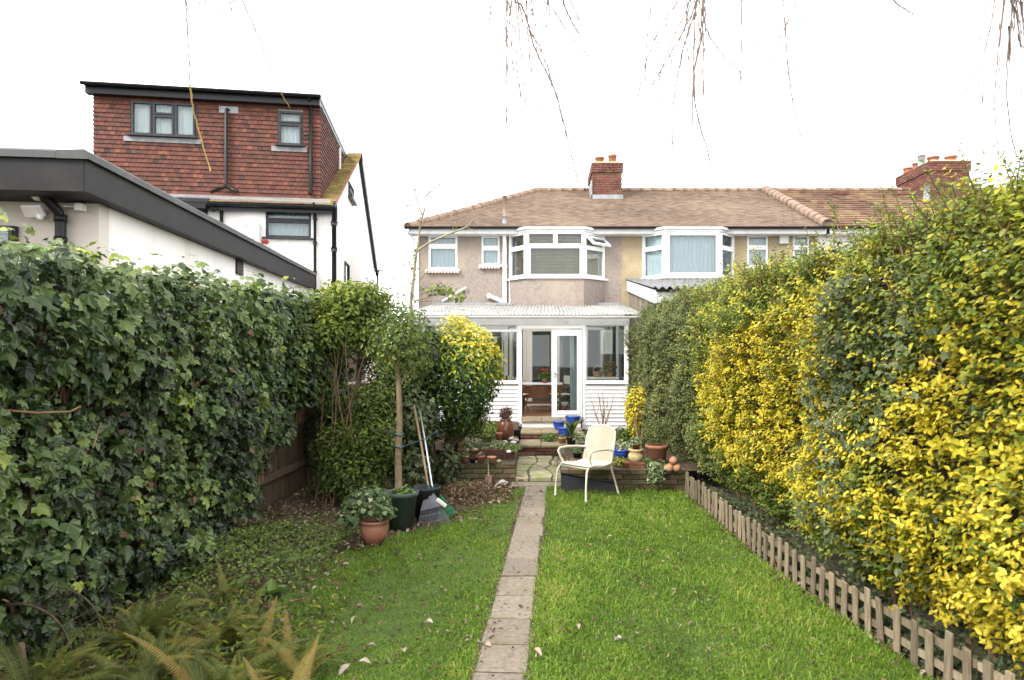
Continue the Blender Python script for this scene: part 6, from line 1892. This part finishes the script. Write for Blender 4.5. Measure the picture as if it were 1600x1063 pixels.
for k, (px, py, s, lab) in enumerate(((785, 752, .1, 'larger pale rough stone beside the rusty spade'), (776, 757, .06, 'smaller pale rough stone at the foot of the rusty spade'))):
    q = gp(px, py + 5)
    b = MB(); b.lathe([(0, -.01), (s, 0), (s * .9, s * .4), (s * .4, s * .75), (0, s * .8)], (0, 0, 0), 7, .6)
    b.v = [(x + rnd.uniform(-.012, .012), y + rnd.uniform(-.012, .012), z + rnd.uniform(-.01, .01)) for x, y, z in b.v]
    b.sm = [False] * len(b.sm)
    tag(b.build('rock', M_stone, None, q), lab, 'rock')

# ================================================================== POTS AND PLANTS ON THE TERRACE
def pot(name, label, loc, r, h, m, taper=.75, plant=None, group=None, cat=None, prof=None, rim=True):
    t = thing(name, label, cat or ('potted plant' if plant else 'pot'), loc, 0, group)
    rb = r * taper
    if prof is None:
        prof = [(0, .004), (rb, 0), (r * .93, h * .78)] + ([(r, h * .8), (r, h)] if rim else [(r, h)]) + [(r * .86, h), (r * .84, h * .8), (0, h * .78)]
    g = MB(); g.lathe(prof, n=20); g.build('pot', m, t)
    if plant:
        kind, size, n, mm, lo, hi, ls = plant
        c = Vector(loc) + Vector((0, 0, h + size * .45))
        P, Nn, A, S, d, rr = blob(c, (size, size, size * .7), n, ls, .2, .5)
        if kind == 'grass':
            a = rng.uniform(0, 6.28, n); s = rng.uniform(.1, 1, n)
            P = np.array(loc) + np.stack([np.cos(a) * r * .5 * s, np.sin(a) * r * .5 * s, np.full(n, h * .8)], 1)
            A = np.stack([np.cos(a) * s * .7, np.sin(a) * s * .7, np.ones(n)], 1); Nn = norm(np.stack([np.cos(a), np.sin(a), np.full(n, .3)], 1)); S = size * 2 * rng.uniform(.6, 1.1, n)
        tm = {'round': oval_leaf(.65), 'grass': thin_leaf(.07, .2), 'ivy': ivy_leaf(), 'thin': thin_leaf(.25)}[kind]
        leaf_cloud('foliage', P, Nn, A, S, tm, rng.uniform(lo, hi, n), mm, t)
    return t
bzL = lambda Y: .45 + (Y - 10.9) * .012
def gpl(px, py, z): return gp(px, py, z)
# tall brown glazed urn carrying a dry spiky plant
ur = thing('urn', 'tall brown glazed urn with a dry spiky plant against the white boards', 'urn', gp(790, 686, .46))
g = MB(); g.lathe([(0, 0), (.1, 0), (.145, .1), (.15, .2), (.125, .3), (.09, .345), (.1, .365), (.085, .365), (.08, .3)], n=26); g.build('body', M_brownglaze, ur)
P, Nn, A, S, d, r = blob(ur.location + Vector((0, 0, .46)), (.1, .1, .1), 420, .075, .2, .1)
leaf_cloud('spikes', P, Nn, d + rv(420, .3), S, thin_leaf(.1), rng.uniform(.0, 1, 420), M_purple, ur)
pot('terracotta_pot', 'empty tall terracotta pot standing right in front of the brown urn', gp(780, 690, .46), .06, .16, M_terracotta)
pot('black_pot', 'small black plastic pot at the left foot of the steps behind the urn', gp(808, 681, .46), .075, .13, M_blackpot, .85)
pot('black_pot', 'large black plastic pot with sparse pinkish plant at the left end of the planted bed', gp(705, 706, .44), .115, .19, M_blackpot, .85, ('round', .1, 70, M_litter, .5, 1, .06))
pot('brown_pot', 'mossy brown pot beside the large black pot on the planted bed', gp(721, 700, .45), .075, .11, M_ochre, .8, ('round', .08, 70, M_litter, .3, .9, .045))
grp = 'small pots along the left brick ledge'
pot('terracotta_pot', 'small terracotta pot with bright green moss plant, leftmost on the brick ledge', gp(727, 722, .33), .066, .105, M_terracotta, .75, ('round', .06, 120, M_herb, .5, 1, .03), grp)
pot('black_pot', 'tiny black pot between two terracotta pots on the brick ledge', gp(739, 722, .33), .05, .065, M_blackpot, .9, None, grp)
pot('terracotta_pot', 'small terracotta pot with a ragged little plant in the middle of the brick ledge', gp(751, 722, .33), .07, .1, M_terracotta, .75, ('round', .055, 60, M_litter, .4, 1, .03), grp)
pot('terracotta_pot', 'orange terracotta bowl pot, rightmost on the brick ledge and empty', gp(768, 723, .33), .07, .098, M_terracotta_pale, .7, None, grp)
# low plants of the left bed
def clump(name, label, px, py, z, rad, h, n, ls, m, lo, hi, tm='round', cat='plant'):
    q = gp(px, py, z)
    t = thing(name, label, cat, q)
    P, Nn, A, S, d, r = blob(q + Vector((0, 0, h * .45)), (rad, rad, h * .6), n, ls, .15, .5)
    P[:, 2] = np.maximum(P[:, 2], z + .005)
    leaf_cloud('foliage', P, Nn, A, S, {'round': oval_leaf(.65), 'thin': thin_leaf(.22), 'ivy': ivy_leaf()}[tm], rng.uniform(lo, hi, n), m, t)
    b = MB()
    for k in range(8):
        a = rnd.uniform(0, 6.28)
        b.tube([(0, 0, -.01), (math.cos(a) * rad * .35, math.sin(a) * rad * .35, h * .4), (math.cos(a) * rad * .7, math.sin(a) * rad * .7, h * .75)], [.006, .004, .002], 4)
    b.build('stem', M_stem, t, kind='stuff')
    return t
clump('variegated_shrub', 'pale cream and green leaved low shrub under the yellow topped shrub', 716, 690, .47, .3, .38, 420, .07, M_variegated, .3, 1)
clump('succulent_plant', 'silvery pale rosette plant left of the centre of the planted bed', 737, 698, .46, .2, .15, 260, .05, M_variegated, .45, 1)
clump('succulent_plant', 'pale green and white mat plant in front of the urn among the stones', 778, 700, .45, .18, .12, 260, .045, M_variegated, .4, 1)
clump('rockery_plant', 'bright green low cushion plant at the right corner of the planted bed', 799, 703, .45, .17, .1, 260, .04, M_herb, .5, 1)
clump('rockery_plant', 'dull yellow green leafy plant in the middle of the left planted bed', 757, 686, .47, .26, .24, 420, .06, M_climber, .3, 1)
clump('rockery_plant', 'green leafy plant with upright leaves left of the brown urn', 772, 676, .48, .17, .22, 260, .06, M_climber, .3, .95)
clump('rockery_plant', 'greyish trailing plant at the brick edge below the large black pot', 712, 719, .33, .2, .07, 220, .035, M_variegated, .3, .9)
clump('rockery_plant', 'straggly pale plant beside the white pebble mound on the planted bed', 756, 701, .45, .16, .12, 160, .045, M_variegated, .2, .9)
dt = thing('dry_shrub', 'bare reddish brown twiggy shrub left of the urn against the white boards', 'shrub', gp(742, 682, .48))
b = MB()
for k in range(110):
    a = rnd.uniform(0, 6.28); s = rnd.uniform(.1, .36); h = rnd.uniform(.25, .55)
    b.tube([(0, 0, 0), (math.cos(a) * s * .5, math.sin(a) * s * .4, h * .55), (math.cos(a) * s, math.sin(a) * s * .8, h)], [.006, .004, .0025], 4)
b.build('twigs', mat('red_brown_twig', (.11, .045, .03), (.2, .085, .055), 12, rough=.85), dt, kind='stuff')
for k, (px, py, s, mm, lab) in enumerate(((789, 692, .05, M_stone, 'white pebble at the front of the group of stones below the urn'), (797, 687, .07, M_stone, 'broad white pebble in the middle of the group of stones below the urn'), (802, 693, .055, M_stone, 'flat white pebble in front of the broad white pebble'), (806, 690, .065, M_greystone, 'brown grey stone at the right end of the group of stones beside the steps'),
                                 (763, 699, .065, M_greystone, 'lilac grey stone among the pale plants of the left bed'), (741, 704, .05, M_ochre, 'small yellowish stone at the brick edge of the left bed'), (743, 722, .03, M_stone, 'tiny white pebble beside the tiny black pot on the ledge'), (779, 722, .045, M_ochre, 'yellowish stone at the right end of the brick ledge'), (730, 704, .04, M_greystone, 'dark grey stone at the brick edge below the silvery plant'), (795, 707, .045, M_stone, 'pinkish white stone at the brick corner beside the steps'))):
    q = gp(px, py, .33 if py > 715 else .455)
    b = MB(); b.lathe([(0, -.01), (s * .8, .0), (s, s * .35), (s * .75, s * .75), (0, s * .95)], (0, 0, 0), 9, .75)
    b.v = [(x + rnd.uniform(-.1, .1) * s, y + rnd.uniform(-.1, .1) * s, z + rnd.uniform(-.06, .06) * s) for x, y, z in b.v]
    tag(b.build('stone', mm, None, q), lab, 'stone', 'stones on the left planted bed')

# ---- right of the steps
gb = 'blue glazed pots on the steps'
bprof = lambda r, h: [(0, .004), (r * .5, 0), (r * .55, h * .1), (r * .9, h * .45), (r * .95, h * .7), (r * .9, h * .8), (r * 1.05, h * .84), (r * 1.05, h), (r * .9, h), (r * .82, h * .7), (0, h * .65)]
pot('blue_pot', 'blue glazed bowl pot on the left of the upper blue pots beside the door step', gp(873, 671, .43) , .125, .175, M_blueglaze, prof=bprof(.125, .175), group=gb)
pot('blue_pot', 'blue glazed pot standing highest, under the glazed white door', gp(895, 663, .575), .15, .17, M_blueglaze, prof=bprof(.15, .17), group=gb)
pot('blue_pot', 'blue glazed pot with flared rim in front of the other two, above the small bowl', gp(881, 683, .34), .125, .2, M_blueglaze, prof=bprof(.125, .2), group=gb)
pot('terracotta_pot', 'small pale terracotta bowl with tiny plant on the middle step', gp(879, 692, .29), .085, .11, M_terracotta_pale, .7, ('round', .06, 70, M_herb, .2, .7, .03))
pot('black_pot', 'black plastic pot with a spray of long green blades on the middle step', gp(893, 694, .29), .095, .15, M_blackpot, .8, ('grass', .17, 120, M_herb, .4, 1, .1))
pot('grey_pot', 'weathered grey brown pot with pale lilac grey plant beside the black pot of blades', gp(909, 702, .29), .08, .14, M_greystone, .85, ('thin', .15, 200, M_variegated, .4, 1, .07))
clump('step_plant', 'dark green cushion plant growing on the middle step left of the blue pots', 858, 689, .29, .16, .16, 320, .045, M_herb, .1, .65)
pot('black_pot', 'small black pot with a green tuft at the inner end of the right brick wall', gp(902, 715, .28), .075, .09, M_blackpot, .8, ('round', .07, 110, M_herb, .2, .8, .035))
tw = thing('twiggy_shrub', 'bare upright twig shrub against the white boards behind the chair', 'shrub', gp(942, 690, .28))
for k, (px, py) in enumerate(((921, 618), (934, 610), (941, 612), (944, 625), (959, 616), (952, 640), (927, 640))):
    top = at(px, py, 13.9); o = tw.location
    g = MB(); m_ = (top - o) * .5
    g.tube([(rnd.uniform(-.05, .05), 0, 0), (m_.x * .5 + rnd.uniform(-.02, .02), m_.y * .6, m_.z * .9), (m_.x * 1.4, m_.y, m_.z * 1.5), tuple(top - o)], [.014, .011, .008, .004], 5)
    g.tube([(m_.x * .9, m_.y * .8, m_.z * 1.2), (m_.x * .9 + rnd.uniform(-.15, .15), m_.y * .8, m_.z * 1.2 + .3)], [.006, .003], 4)
    g.build('branch', M_stem, tw)
bigp = thing('potted_shrub', 'large pinkish terracotta pot holding a small leaved shrub beside the right hedge', 'potted plant', gp(1026, 726, .28))
g = MB(); g.lathe([(0, 0), (.13, 0), (.162, .26), (.176, .265), (.176, .31), (.155, .31), (.145, .25), (0, .25)], n=26); g.build('pot', M_terracotta, bigp)
P, Nn, A, S, d, r = blob(bigp.location + Vector((0, .05, .52)), (.24, .24, .24), 1300, .035, .2, .4)
leaf_cloud('foliage', P, Nn, A, S, oval_leaf(.5), rng.uniform(.1, .8, 1300), M_small, bigp)
yb_ = thing('golden_bush', 'golden orange leaved bush against the corner of the garden room behind the pots', 'bush', gp(1000, 700, .28))
c = at(1000, 640, 12.6)
P, Nn, A, S, d, r = blob(c, (.3, .3, .5), 1500, .06, .2, .4)
leaf_cloud('foliage', P, Nn, A, S, oval_leaf(.6), (.72 + rng.normal(0, .2, 1500)).clip(0, 1), M_gold, yb_)
b = MB()
for k in range(9):
    b.tube([(0, 0, 0), (rnd.uniform(-.1, .1), rnd.uniform(-.1, .1), .4), (c.x - yb_.location.x + rnd.uniform(-.2, .2), c.y - yb_.location.y, 1.0)], [.012, .009, .004], 5)
b.build('stem', M_stem, yb_)
yj = thing('jar', 'squat mossy ochre jar with a small brown bowl on top among the pots', 'jar', gp(994, 722, .28))
g = MB(); g.lathe([(0, 0), (.085, 0), (.125, .06), (.125, .12), (.095, .17), (.12, .185), (.12, .21), (.09, .21), (.08, .16)], n=22); g.build('body', M_ochre, yj)
pot('terracotta_pot', 'small dark red pot standing on the ochre jar with grey plant', gp(994, 722, .28) + Vector((0, 0, .205)), .065, .085, M_brownglaze, .85, ('round', .1, 130, M_variegated, .2, .8, .035))
pot('blue_pot', 'wide blue glazed pot behind the cream chair on the right bed', gp(972, 716, .28), .15, .15, M_blueglaze, prof=bprof(.15, .15), plant=('round', .14, 160, M_variegated, .3, 1, .04))
pot('terracotta_pot', 'square looking red clay pot at the wall edge right of the chair', gp(979, 731, .3), .06, .09, M_terracotta, .9)
tq = thing('terracotta_trough', 'low red clay trough at the wall edge under the ochre jar', 'trough', gp(994, 731, .3))
g = MB(); g.slab(-.11, .11, 0, .085, [], -.04, -.028); g.slab(-.11, .11, 0, .085, [], .028, .04); g.box(-.11, -.098, -.027, .027, 0, .085); g.box(.098, .11, -.027, .027, 0, .085); g.box(-.12, .12, -.05, -.0405, .06, .09); g.build('body', M_terracotta, tq)
g = MB(); g.box(-.097, .097, -.0275, .0275, 0, .065); g.build('soil', M_soil, tq)
pot('terracotta_pot', 'small reddish bowl pot beside the trailing plant on the wall', gp(1012, 731, .3), .055, .07, M_terracotta, .7, ('round', .07, 80, M_herb, .3, .9, .035))
tv = thing('trailing_plant', 'green and cream plant trailing over the right brick wall', 'plant', gp(1028, 735, .3))
P1 = blob(tv.location + Vector((0, -.02, .06)), (.2, .12, .1), 240, .05, .2, .4); P2 = blob(tv.location + Vector((-.06, -.16, -.06)), (.15, .06, .12), 150, .05, .2, .3)
P, Nn, A, S, d, r = [np.concatenate(q) for q in zip(P1, P2)]
leaf_cloud('foliage', P, Nn, A, S, oval_leaf(.6), rng.uniform(.2, .9, len(P)), M_variegated, tv)
q0 = gp(1052, 737, .3)
for k, (dx, dz, lab) in enumerate(((-.055, .0, 'left of three round clay balls piled at the end of the right wall'), (.05, .0, 'right of three round clay balls piled at the end of the right wall'), (.0, .1, 'topmost of three round clay balls piled at the end of the right wall'))):
    t = thing('clay_ball', lab, 'ornament', q0 + Vector((dx, 0, dz)), 0, 'clay balls on the right wall')
    g = MB(); g.lathe([(0, 0), (.035, .008), (.058, .04), (.06, .06), (.05, .09), (.025, .11), (.022, .1), (0, .085)], n=18); g.build('body', M_terracotta_pale, t)
    g = MB(); g.tube([(.022 * math.cos(a), .022 * math.sin(a), .11) for a in np.linspace(0, 6.283, 10)], .006, 5); g.build('mouth', M_terracotta_pale, t)
clump('rockery_plant', 'yellow green leafy plant on the right bed beside the blue pot', 969, 727, .28, .13, .12, 200, .045, M_climber, .4, 1)
clump('rockery_plant', 'low reddish leafed plant at the inner corner of the right bed', 884, 724, .28, .16, .09, 220, .04, M_litter, .2, .9)
clump('rockery_plant', 'grey leaved spreading plant on the right bed behind the blue pot', 986, 708, .28, .2, .22, 300, .045, M_variegated, .2, .85)
clump('rockery_plant', 'dark green leafy plant at the foot of the white boards right of the chair', 975, 692, .28, .28, .3, 500, .06, M_climber, .2, .8)

# ================================================================== LOWER LEFT: ferns, ground cover, hoop
def frond_mesh(L, w, arch, n, tint, droop):
    """one fern frond: rachis with paired, toothed leaflets"""
    V, Fc, T = [], [], []
    cur, pl = Vector((0, 0, 0)), [Vector((0, 0, 0))]
    for k in range(40):
        el = 1.25 - (arch + droop) * (k / 40) ** 1.1 * 1.35
        cur = cur + Vector((0, math.cos(el), math.sin(el))) * (L / 40); pl.append(cur.copy())
    def p(s):
        f = max(0, min(.9999, s)) * 40; k = int(f)
        return pl[k].lerp(pl[k + 1], f - k)
    for k in range(n):
        s = .12 + .86 * k / (n - 1)
        ww_ = w * math.sin(min(1, (s - .05) * 3.2) * math.pi / 2) * (1.03 - s) ** .75
        c = p(s); d = (p(s + .02) - p(s - .02)).normalized(); up = Vector((1, 0, 0)).cross(d).normalized()
        h = L * .86 / n * .34
        for sg_ in (-1, 1):
            jit = rnd.uniform(.85, 1.1)
            tip = c + Vector((sg_ * ww_ * jit, 0, 0)) + d * ww_ * .28 - up * ww_ * rnd.uniform(.1, .35)
            mid = c + Vector((sg_ * ww_ * .5, 0, 0)) + d * ww_ * .12 - up * ww_ * .05
            i = len(V)
            V += [c - d * h, mid - d * h * .9, tip, mid + d * h * .9, c + d * h]
            Fc += [(i, i + 1, i + 3, i + 4), (i + 1, i + 2, i + 3)]
            t = min(1, max(0, tint + rnd.gauss(0, .06)))
            T += [t, t]
    b = MB(); b.mesh(V, Fc); b.t = T
    b.tint = min(1, tint + .35)
    b.tube([p(s) for s in np.linspace(0, 1, 8)], [.004 - .0035 * k / 8 for k in range(8)], 4)
    return b.data('frond', M_fern)
fronds = [frond_mesh(rnd.uniform(.45, .72), rnd.uniform(.06, .09), rnd.uniform(.4, 1.3), 42, t, rnd.uniform(.1, .6)) for t in (.1, .2, .3, .36, .42, .5, .58, .68, .78, .9)]
fern_spots = [(-1.8, 3.75, 'fern with green and yellow fronds at the bottom edge beside the lawn', .5, 34, 1.0), (-2.3, 4.0, 'large olive fern clump in the middle of the bottom left corner', .4, 38, 1.05), (-2.85, 3.8, 'dark olive fern in the extreme bottom left corner', .3, 32, 1.0),
              (-2.7, 4.6, 'fern with upright olive fronds in front of the ivy', .4, 32, 1.05), (-2.15, 4.6, 'fern with yellowing fronds behind the front fern clumps', .55, 32, .95), (-1.5, 4.15, 'fern with arching straw yellow fronds spilling over the lawn edge', .78, 20, .75), (-2.05, 3.4, 'fern with long green fronds lowest in the picture', .4, 32, 1.0), (-1.4, 3.55, 'small rusty brown fern at the lawn edge lowest in the picture', .85, 18, .75), (-2.55, 5.35, 'thin golden fern standing against the ivy', .75, 16, .85), (-2.5, 3.35, 'dense dull green fern at the lower left edge of the picture', .35, 30, 1.0), (-1.85, 4.35, 'short straw coloured fern between the yellowing fern and the lawn', .7, 20, .7)]
for (x, y, lab, tc, n, sc_) in fern_spots:
    t = thing('fern', lab, 'fern', (x, y, 0), 0, 'dying ferns in the lower left bed')
    for k in range(n):
        q = min(9, max(0, int(rnd.gauss(tc * 9 - 1.0, 2.2))))
        o = link('frond', fronds[q], t, (rnd.uniform(-.1, .1), rnd.uniform(-.1, .1), .0))
        o.rotation_euler = (rnd.uniform(-.5, .2), rnd.uniform(-.35, .35), k * 2.4 + rnd.uniform(-.4, .4))
        s = sc_ * rnd.uniform(.65, 1.12); o.scale = (s * rnd.choice((1, -1)), s, s)
ug = thing('undergrowth', 'tangle of small green weeds between the ferns in the bottom left corner', 'weeds', (-2.2, 4.0, 0)); ug['kind'] = 'stuff'
n = 2600
Y = rng.uniform(2.9, 5.3, n); X = rng.uniform(-3.3, -1.5, n)
P = np.stack([X, Y, rng.uniform(.02, .26, n) * (.6 + .4 * wave(X * 4, Y * 4))], 1); P[:, 2] = np.abs(P[:, 2])
leaf_cloud('weed_leaves', P, norm(np.array([.1, -.4, 1.0]) + rv(n, .55)), rv(n) + np.array([0, 0, .4]), rng.uniform(.03, .075, n), thin_leaf(.34, .25, .1), rng.uniform(.05, .95, n), M_climber, ug)
gc = thing('ground_cover', 'low dark green creeping plants at the foot of the ivy hedge', 'ground cover', (-2.5, 6.6, 0)); gc['kind'] = 'stuff'
n = 8000
Y = rng.uniform(4.6, 8.4, n); X = rng.uniform(-3.4, -2.0, n)
dens = sg(.35 * wave(X * 2, Y * 2) + np.where((Y > 5.7) & (Y < 7.6), .35, -.15), .12)
k_ = rng.uniform(0, 1, n) < dens
X, Y = X[k_], Y[k_]; m_ = len(X)
hgt = .14 * (1 + wave(X * 3, Y * 3)) * np.exp(-((Y - 6.5) / 1.1) ** 2) + .02
P = np.stack([X, Y, hgt * rng.uniform(.3, 1, m_) + .02], 1)
leaf_cloud('ground_cover_leaves', P, norm(np.array([.2, -.4, 1.0]) + rv(m_, .45)), rv(m_), rng.uniform(.022, .05, m_), oval_leaf(.6), rng.uniform(.05, .8, m_), M_climber, gc)
def rosette(label, px, py, n, L):
    q = gp(px, py, .01)
    t = thing('primrose', label, 'plant', q, 0, 'primrose rosettes by the lawn edge')
    b = oval_leaf(.5, .3, .06)
    vs = [np_mesh('leaf', b[0], b[1], len(b[0]), 1, M_herb, np.array([v])) for v in (.35, .5, .65)]
    for k in range(n):
        o = link('leaf', rnd.choice(vs), t, (0, 0, .01)); s = L * rnd.uniform(.7, 1.1); o.scale = (s, s, s)
        o.rotation_euler = (R(rnd.uniform(15, 60)), rnd.uniform(-.2, .2), k * 2.4)
rosette('bright green leaf rosette at the lawn edge, left of two', 368, 928, 15, .16)
rosette('bright green leaf rosette at the lawn edge, right of two', 424, 932, 13, .15)
hp = thing('wire_hoop', 'rusty wire hoop with netting and a dark board at the extreme left among the ferns', 'hoop', (-3.2, 4.05, 0))
hc = Vector((0, .1, .14))
for r_, dy in ((.33, 0), (.33, .3)):
    b = MB(); b.tube([hc + Vector((r_ * math.cos(a), dy, r_ * math.sin(a))) for a in np.linspace(-.1, math.pi + .1, 18)], .007, 6); b.build('hoop', M_barkdark, hp)
b = MB()
for k in range(12):
    a = .1 + 2.9 * k / 11
    b.tube([hc + Vector((.325 * math.cos(a), 0, .325 * math.sin(a))), hc + Vector((.325 * math.cos(a), .3, .325 * math.sin(a)))], .0025, 3)
for j in range(6):
    b.tube([hc + Vector((.322 * math.cos(a), .05 * j, .322 * math.sin(a))) for a in np.linspace(0, math.pi, 14)], .0022, 3)
b.build('netting', M_barkdark, hp, kind='stuff')
b = MB(Matrix.Translation((.06, -.1, .06)) @ Matrix.Rotation(R(-24), 4, 'Y') @ Matrix.Rotation(R(-20), 4, 'X')); b.cbox(-.3, .16, -.02, .02, -.02, .2, .006); b.build('board', M_board, hp)

# ================================================================== GRASS, LEAVES ON THE GROUND
def scatter_lawn(n, power=1.35, ymin=2.6, ymax=10.25):
    u = rng.uniform(0, 1, n)
    a, b = ymin ** (1 - power), ymax ** (1 - power)
    Y = (a + (b - a) * u) ** (1 / (1 - power))
    xl, xr = lawn_x0(Y) - .05, fence_x(Y) - .01
    X = xl + (xr - xl) * rng.uniform(0, 1, n)
    return X, Y
n = 290000
X, Y = scatter_lawn(n)
edge = np.clip((X - lawn_x0(Y)) / .35, 0, 1) * np.clip((10.35 - Y) / .25, 0.15, 1)
onpath = np.abs(X - path_c(Y)) < (.155 - .03 * (rng.uniform(0, 1, n) < .22))
patch = wave(X * 1.7, Y * 1.7)
thin = rng.uniform(0, 1, n) < .5 * np.clip(.25 - patch - .4 * wave(X * 5, Y * 5), 0, 1) * np.where(X < path_c(Y), 1.5, .7)
bedlitter = (X < -.3) & (Y > 8.7) & (rng.uniform(0, 1, n) < .55)
k_ = ~onpath & ~thin & ~bedlitter & (rng.uniform(0, 1, n) < .2 + .8 * edge)
X, Y, patch = X[k_], Y[k_], patch[k_]; n = len(X)
H = rng.gamma(4, .0072, n).clip(.012, .1) * (1 + .25 * patch) * np.where(X < path_c(Y), .8, 1.0)
wd = (.002 + .00036 * Y) * rng.uniform(.7, 1.25, n)
ang = rng.uniform(0, 2 * np.pi, n); la = rng.uniform(0, 2 * np.pi, n); lean = rng.uniform(.25, 1.35, n)
cx_, sx_ = np.cos(ang), np.sin(ang); lx, ly = np.cos(la) * lean, np.sin(la) * lean
z0 = np.full(n, .012)
V = np.zeros((n, 5, 3))
V[:, 0] = np.stack([X - cx_ * wd, Y - sx_ * wd, z0], 1); V[:, 1] = np.stack([X + cx_ * wd, Y + sx_ * wd, z0], 1)
mx_, my_, mz_ = X + lx * H * .35, Y + ly * H * .35, z0 + H * .62
V[:, 2] = np.stack([mx_ + cx_ * wd * .75, my_ + sx_ * wd * .75, mz_], 1); V[:, 3] = np.stack([mx_ - cx_ * wd * .75, my_ - sx_ * wd * .75, mz_], 1)
V[:, 4] = np.stack([X + lx * H, Y + ly * H, z0 + H * (1.05 - .5 * lean)], 1)
tg_ = (.52 + .2 * patch + .13 * wave(X * 5, Y * 5) + .12 * wave(X * 13, Y * 13) + rng.normal(0, .17, n) - .06 * (X < path_c(Y)))
straw = rng.uniform(0, 1, n) < .035
tg_ = np.where(straw, 1.0, tg_).clip(0, 1)
me = np_mesh('grass', V.reshape(-1, 3), [(0, 1, 2, 3), (3, 2, 4)], 5, n, M_grass, tg_)
gr = link('grass', me, None, kind='stuff')
gr['label'] = 'short bright green lawn grass either side of the slab path'; gr['category'] = 'grass'
# moss and grass tufts creeping over the slab joints and the fence foot
n = 2600
Y = rng.uniform(2.8, 10.1, n); sd_ = rng.choice([-1, 1], n)
X = path_c(Y) + sd_ * rng.uniform(.13, .19, n)
litl = thing('leaf_litter', 'brown dead leaves under the shrubs and along the fence foot', 'leaf litter', (-2.3, 8, 0)); litl['kind'] = 'stuff'
n = 7000
Y = rng.uniform(4.2, 10.2, n); X = rng.uniform(-3.5, .2, n)
ok = X < lawn_x0(Y) + rng.exponential(.2, n)
n2 = 1700
Yf = rng.uniform(3.2, 11.1, n2); Xf = fence_x(Yf) + rng.uniform(-.08, .5, n2)
n3 = 900
Xm = rng.uniform(-1.35, -.42, n3); Ym = rng.uniform(8.9, 10.25, n3)
X = np.concatenate([X[ok], Xf, Xm]); Y = np.concatenate([Y[ok], Yf, Ym]); m_ = len(X)
Z = rng.uniform(.01, .05, m_)
Z[-n3:] += .1 * np.exp(-((Xm + .95) / .3) ** 2 - ((Ym - 9.7) / .45) ** 2)
P = np.stack([X, Y, Z], 1)
leaf_cloud('dead_leaves', P, norm(np.array([0, -.1, 1.0]) + rv(m_, .45)), rv(m_), rng.uniform(.025, .065, m_), oval_leaf(.5, .3, .14), rng.beta(1.6, 2, m_), M_litter, litl)
clump('dead_fern', 'heap of rusty brown dead stalks in front of the left brick wall', 728, 778, .0, .34, .24, 520, .08, M_litter, .1, .8, 'thin', 'dead plant')
clump('weeds', 'yellow green weeds at the foot of the left brick wall', 712, 765, .0, .22, .14, 260, .05, M_herb, .3, .9, 'round', 'weeds')
# small bits lying in the grass; the larger leaves one by one
n = 3600
X, Y = scatter_lawn(n, 1.1)
k_ = (rng.uniform(0, 1, n) < np.where(X < path_c(Y), .9, .38)); X, Y = X[k_], Y[k_]; m_ = len(X)
P = np.stack([X, Y, rng.uniform(.035, .06, m_)], 1)
lf = leaf_cloud('small_fallen_leaves', P, norm(np.array([0, -.15, 1.0]) + rv(m_, .5)), rv(m_), rng.uniform(.02, .05, m_), thin_leaf(.34, .25, .15), rng.beta(1.3, 1.7, m_), M_litter, None)
lf['label'] = 'small withered leaves scattered through the lawn'; lf['category'] = 'fallen leaves'
tm_ = oval_leaf(.42, .28, .16)
fls = [np_mesh('fallen_leaf', tm_[0], tm_[1], len(tm_[0]), 1, M_litter, np.array([v])) for v in (.45, .6, .72, .82, .92, 1.0)]
def fallen(x, y, s, v, label, grp='fallen leaves on the lawn', z=.062):
    o = link('fallen_leaf', fls[v], None, (x, y, z)); o.scale = (s, s, s)
    o.rotation_euler = (rnd.uniform(-.5, .4), rnd.uniform(-.4, .4), rnd.uniform(0, 6.28))
    tag(o, label, 'leaf', grp)
for (px, py, s, v, lab) in ((548, 1040, .1, 5, 'pale curled leaf at the bottom of the lawn near the ferns'), (560, 1036, .08, 5, 'second pale curled leaf touching the first near the ferns'), (632, 1022, .075, 5, 'pale broad leaf on the lawn left of the path near the bottom'), (555, 965, .06, 4, 'tan leaf on the lawn right of the fern fronds'), (1057, 924, .05, 3, 'single yellowish tan leaf in the middle of the right lawn'), (972, 1000, .085, 5, 'pale curled leaf on the right lawn nearest the watermark side'), (836, 1015, .08, 4, 'brownish leaf beside the right edge of the nearest slabs'),
                            (838, 1030, .07, 5, 'silvery leaf beside the right edge of the bottom slab'), (880, 982, .075, 5, 'pale leaf on the right lawn close to the path'), (768, 1008, .09, 4, 'withered pinkish leaf lying on a slab near the bottom of the path'), (829, 800, .045, 5, 'tiny white leaf lying on a far slab of the path'), (677, 976, .09, 5, 'long silvery leaf standing in the grass left of the path'), (505, 945, .07, 4, 'pale leaf at the lawn edge above the ferns'), (905, 978, .07, 4, 'brown leaf on the right lawn beside a pale one'), (1040, 870, .05, 4, 'small pale leaf on the right lawn behind the tan leaf'), (818, 958, .07, 5, 'silvery leaf tucked against the right edge of the path')):
    q = gp(px, py, .05); on = abs(q.x - path_c(q.y)) < .15
    fallen(q.x, q.y, s, v, lab, z=.045 if on else .065)
X, Y = scatter_lawn(110, 1.5)
for x, y in zip(X, Y):
    if x > path_c(y) and rnd.random() < .5: continue
    if abs(x - path_c(y)) < .2: continue
    fallen(float(x), float(y), rnd.uniform(.04, .07), rnd.choice((0, 0, 1, 1, 2, 3)), 'one of many small dry leaves scattered over the lawn', 'scattered dry leaves on the lawn', .055)
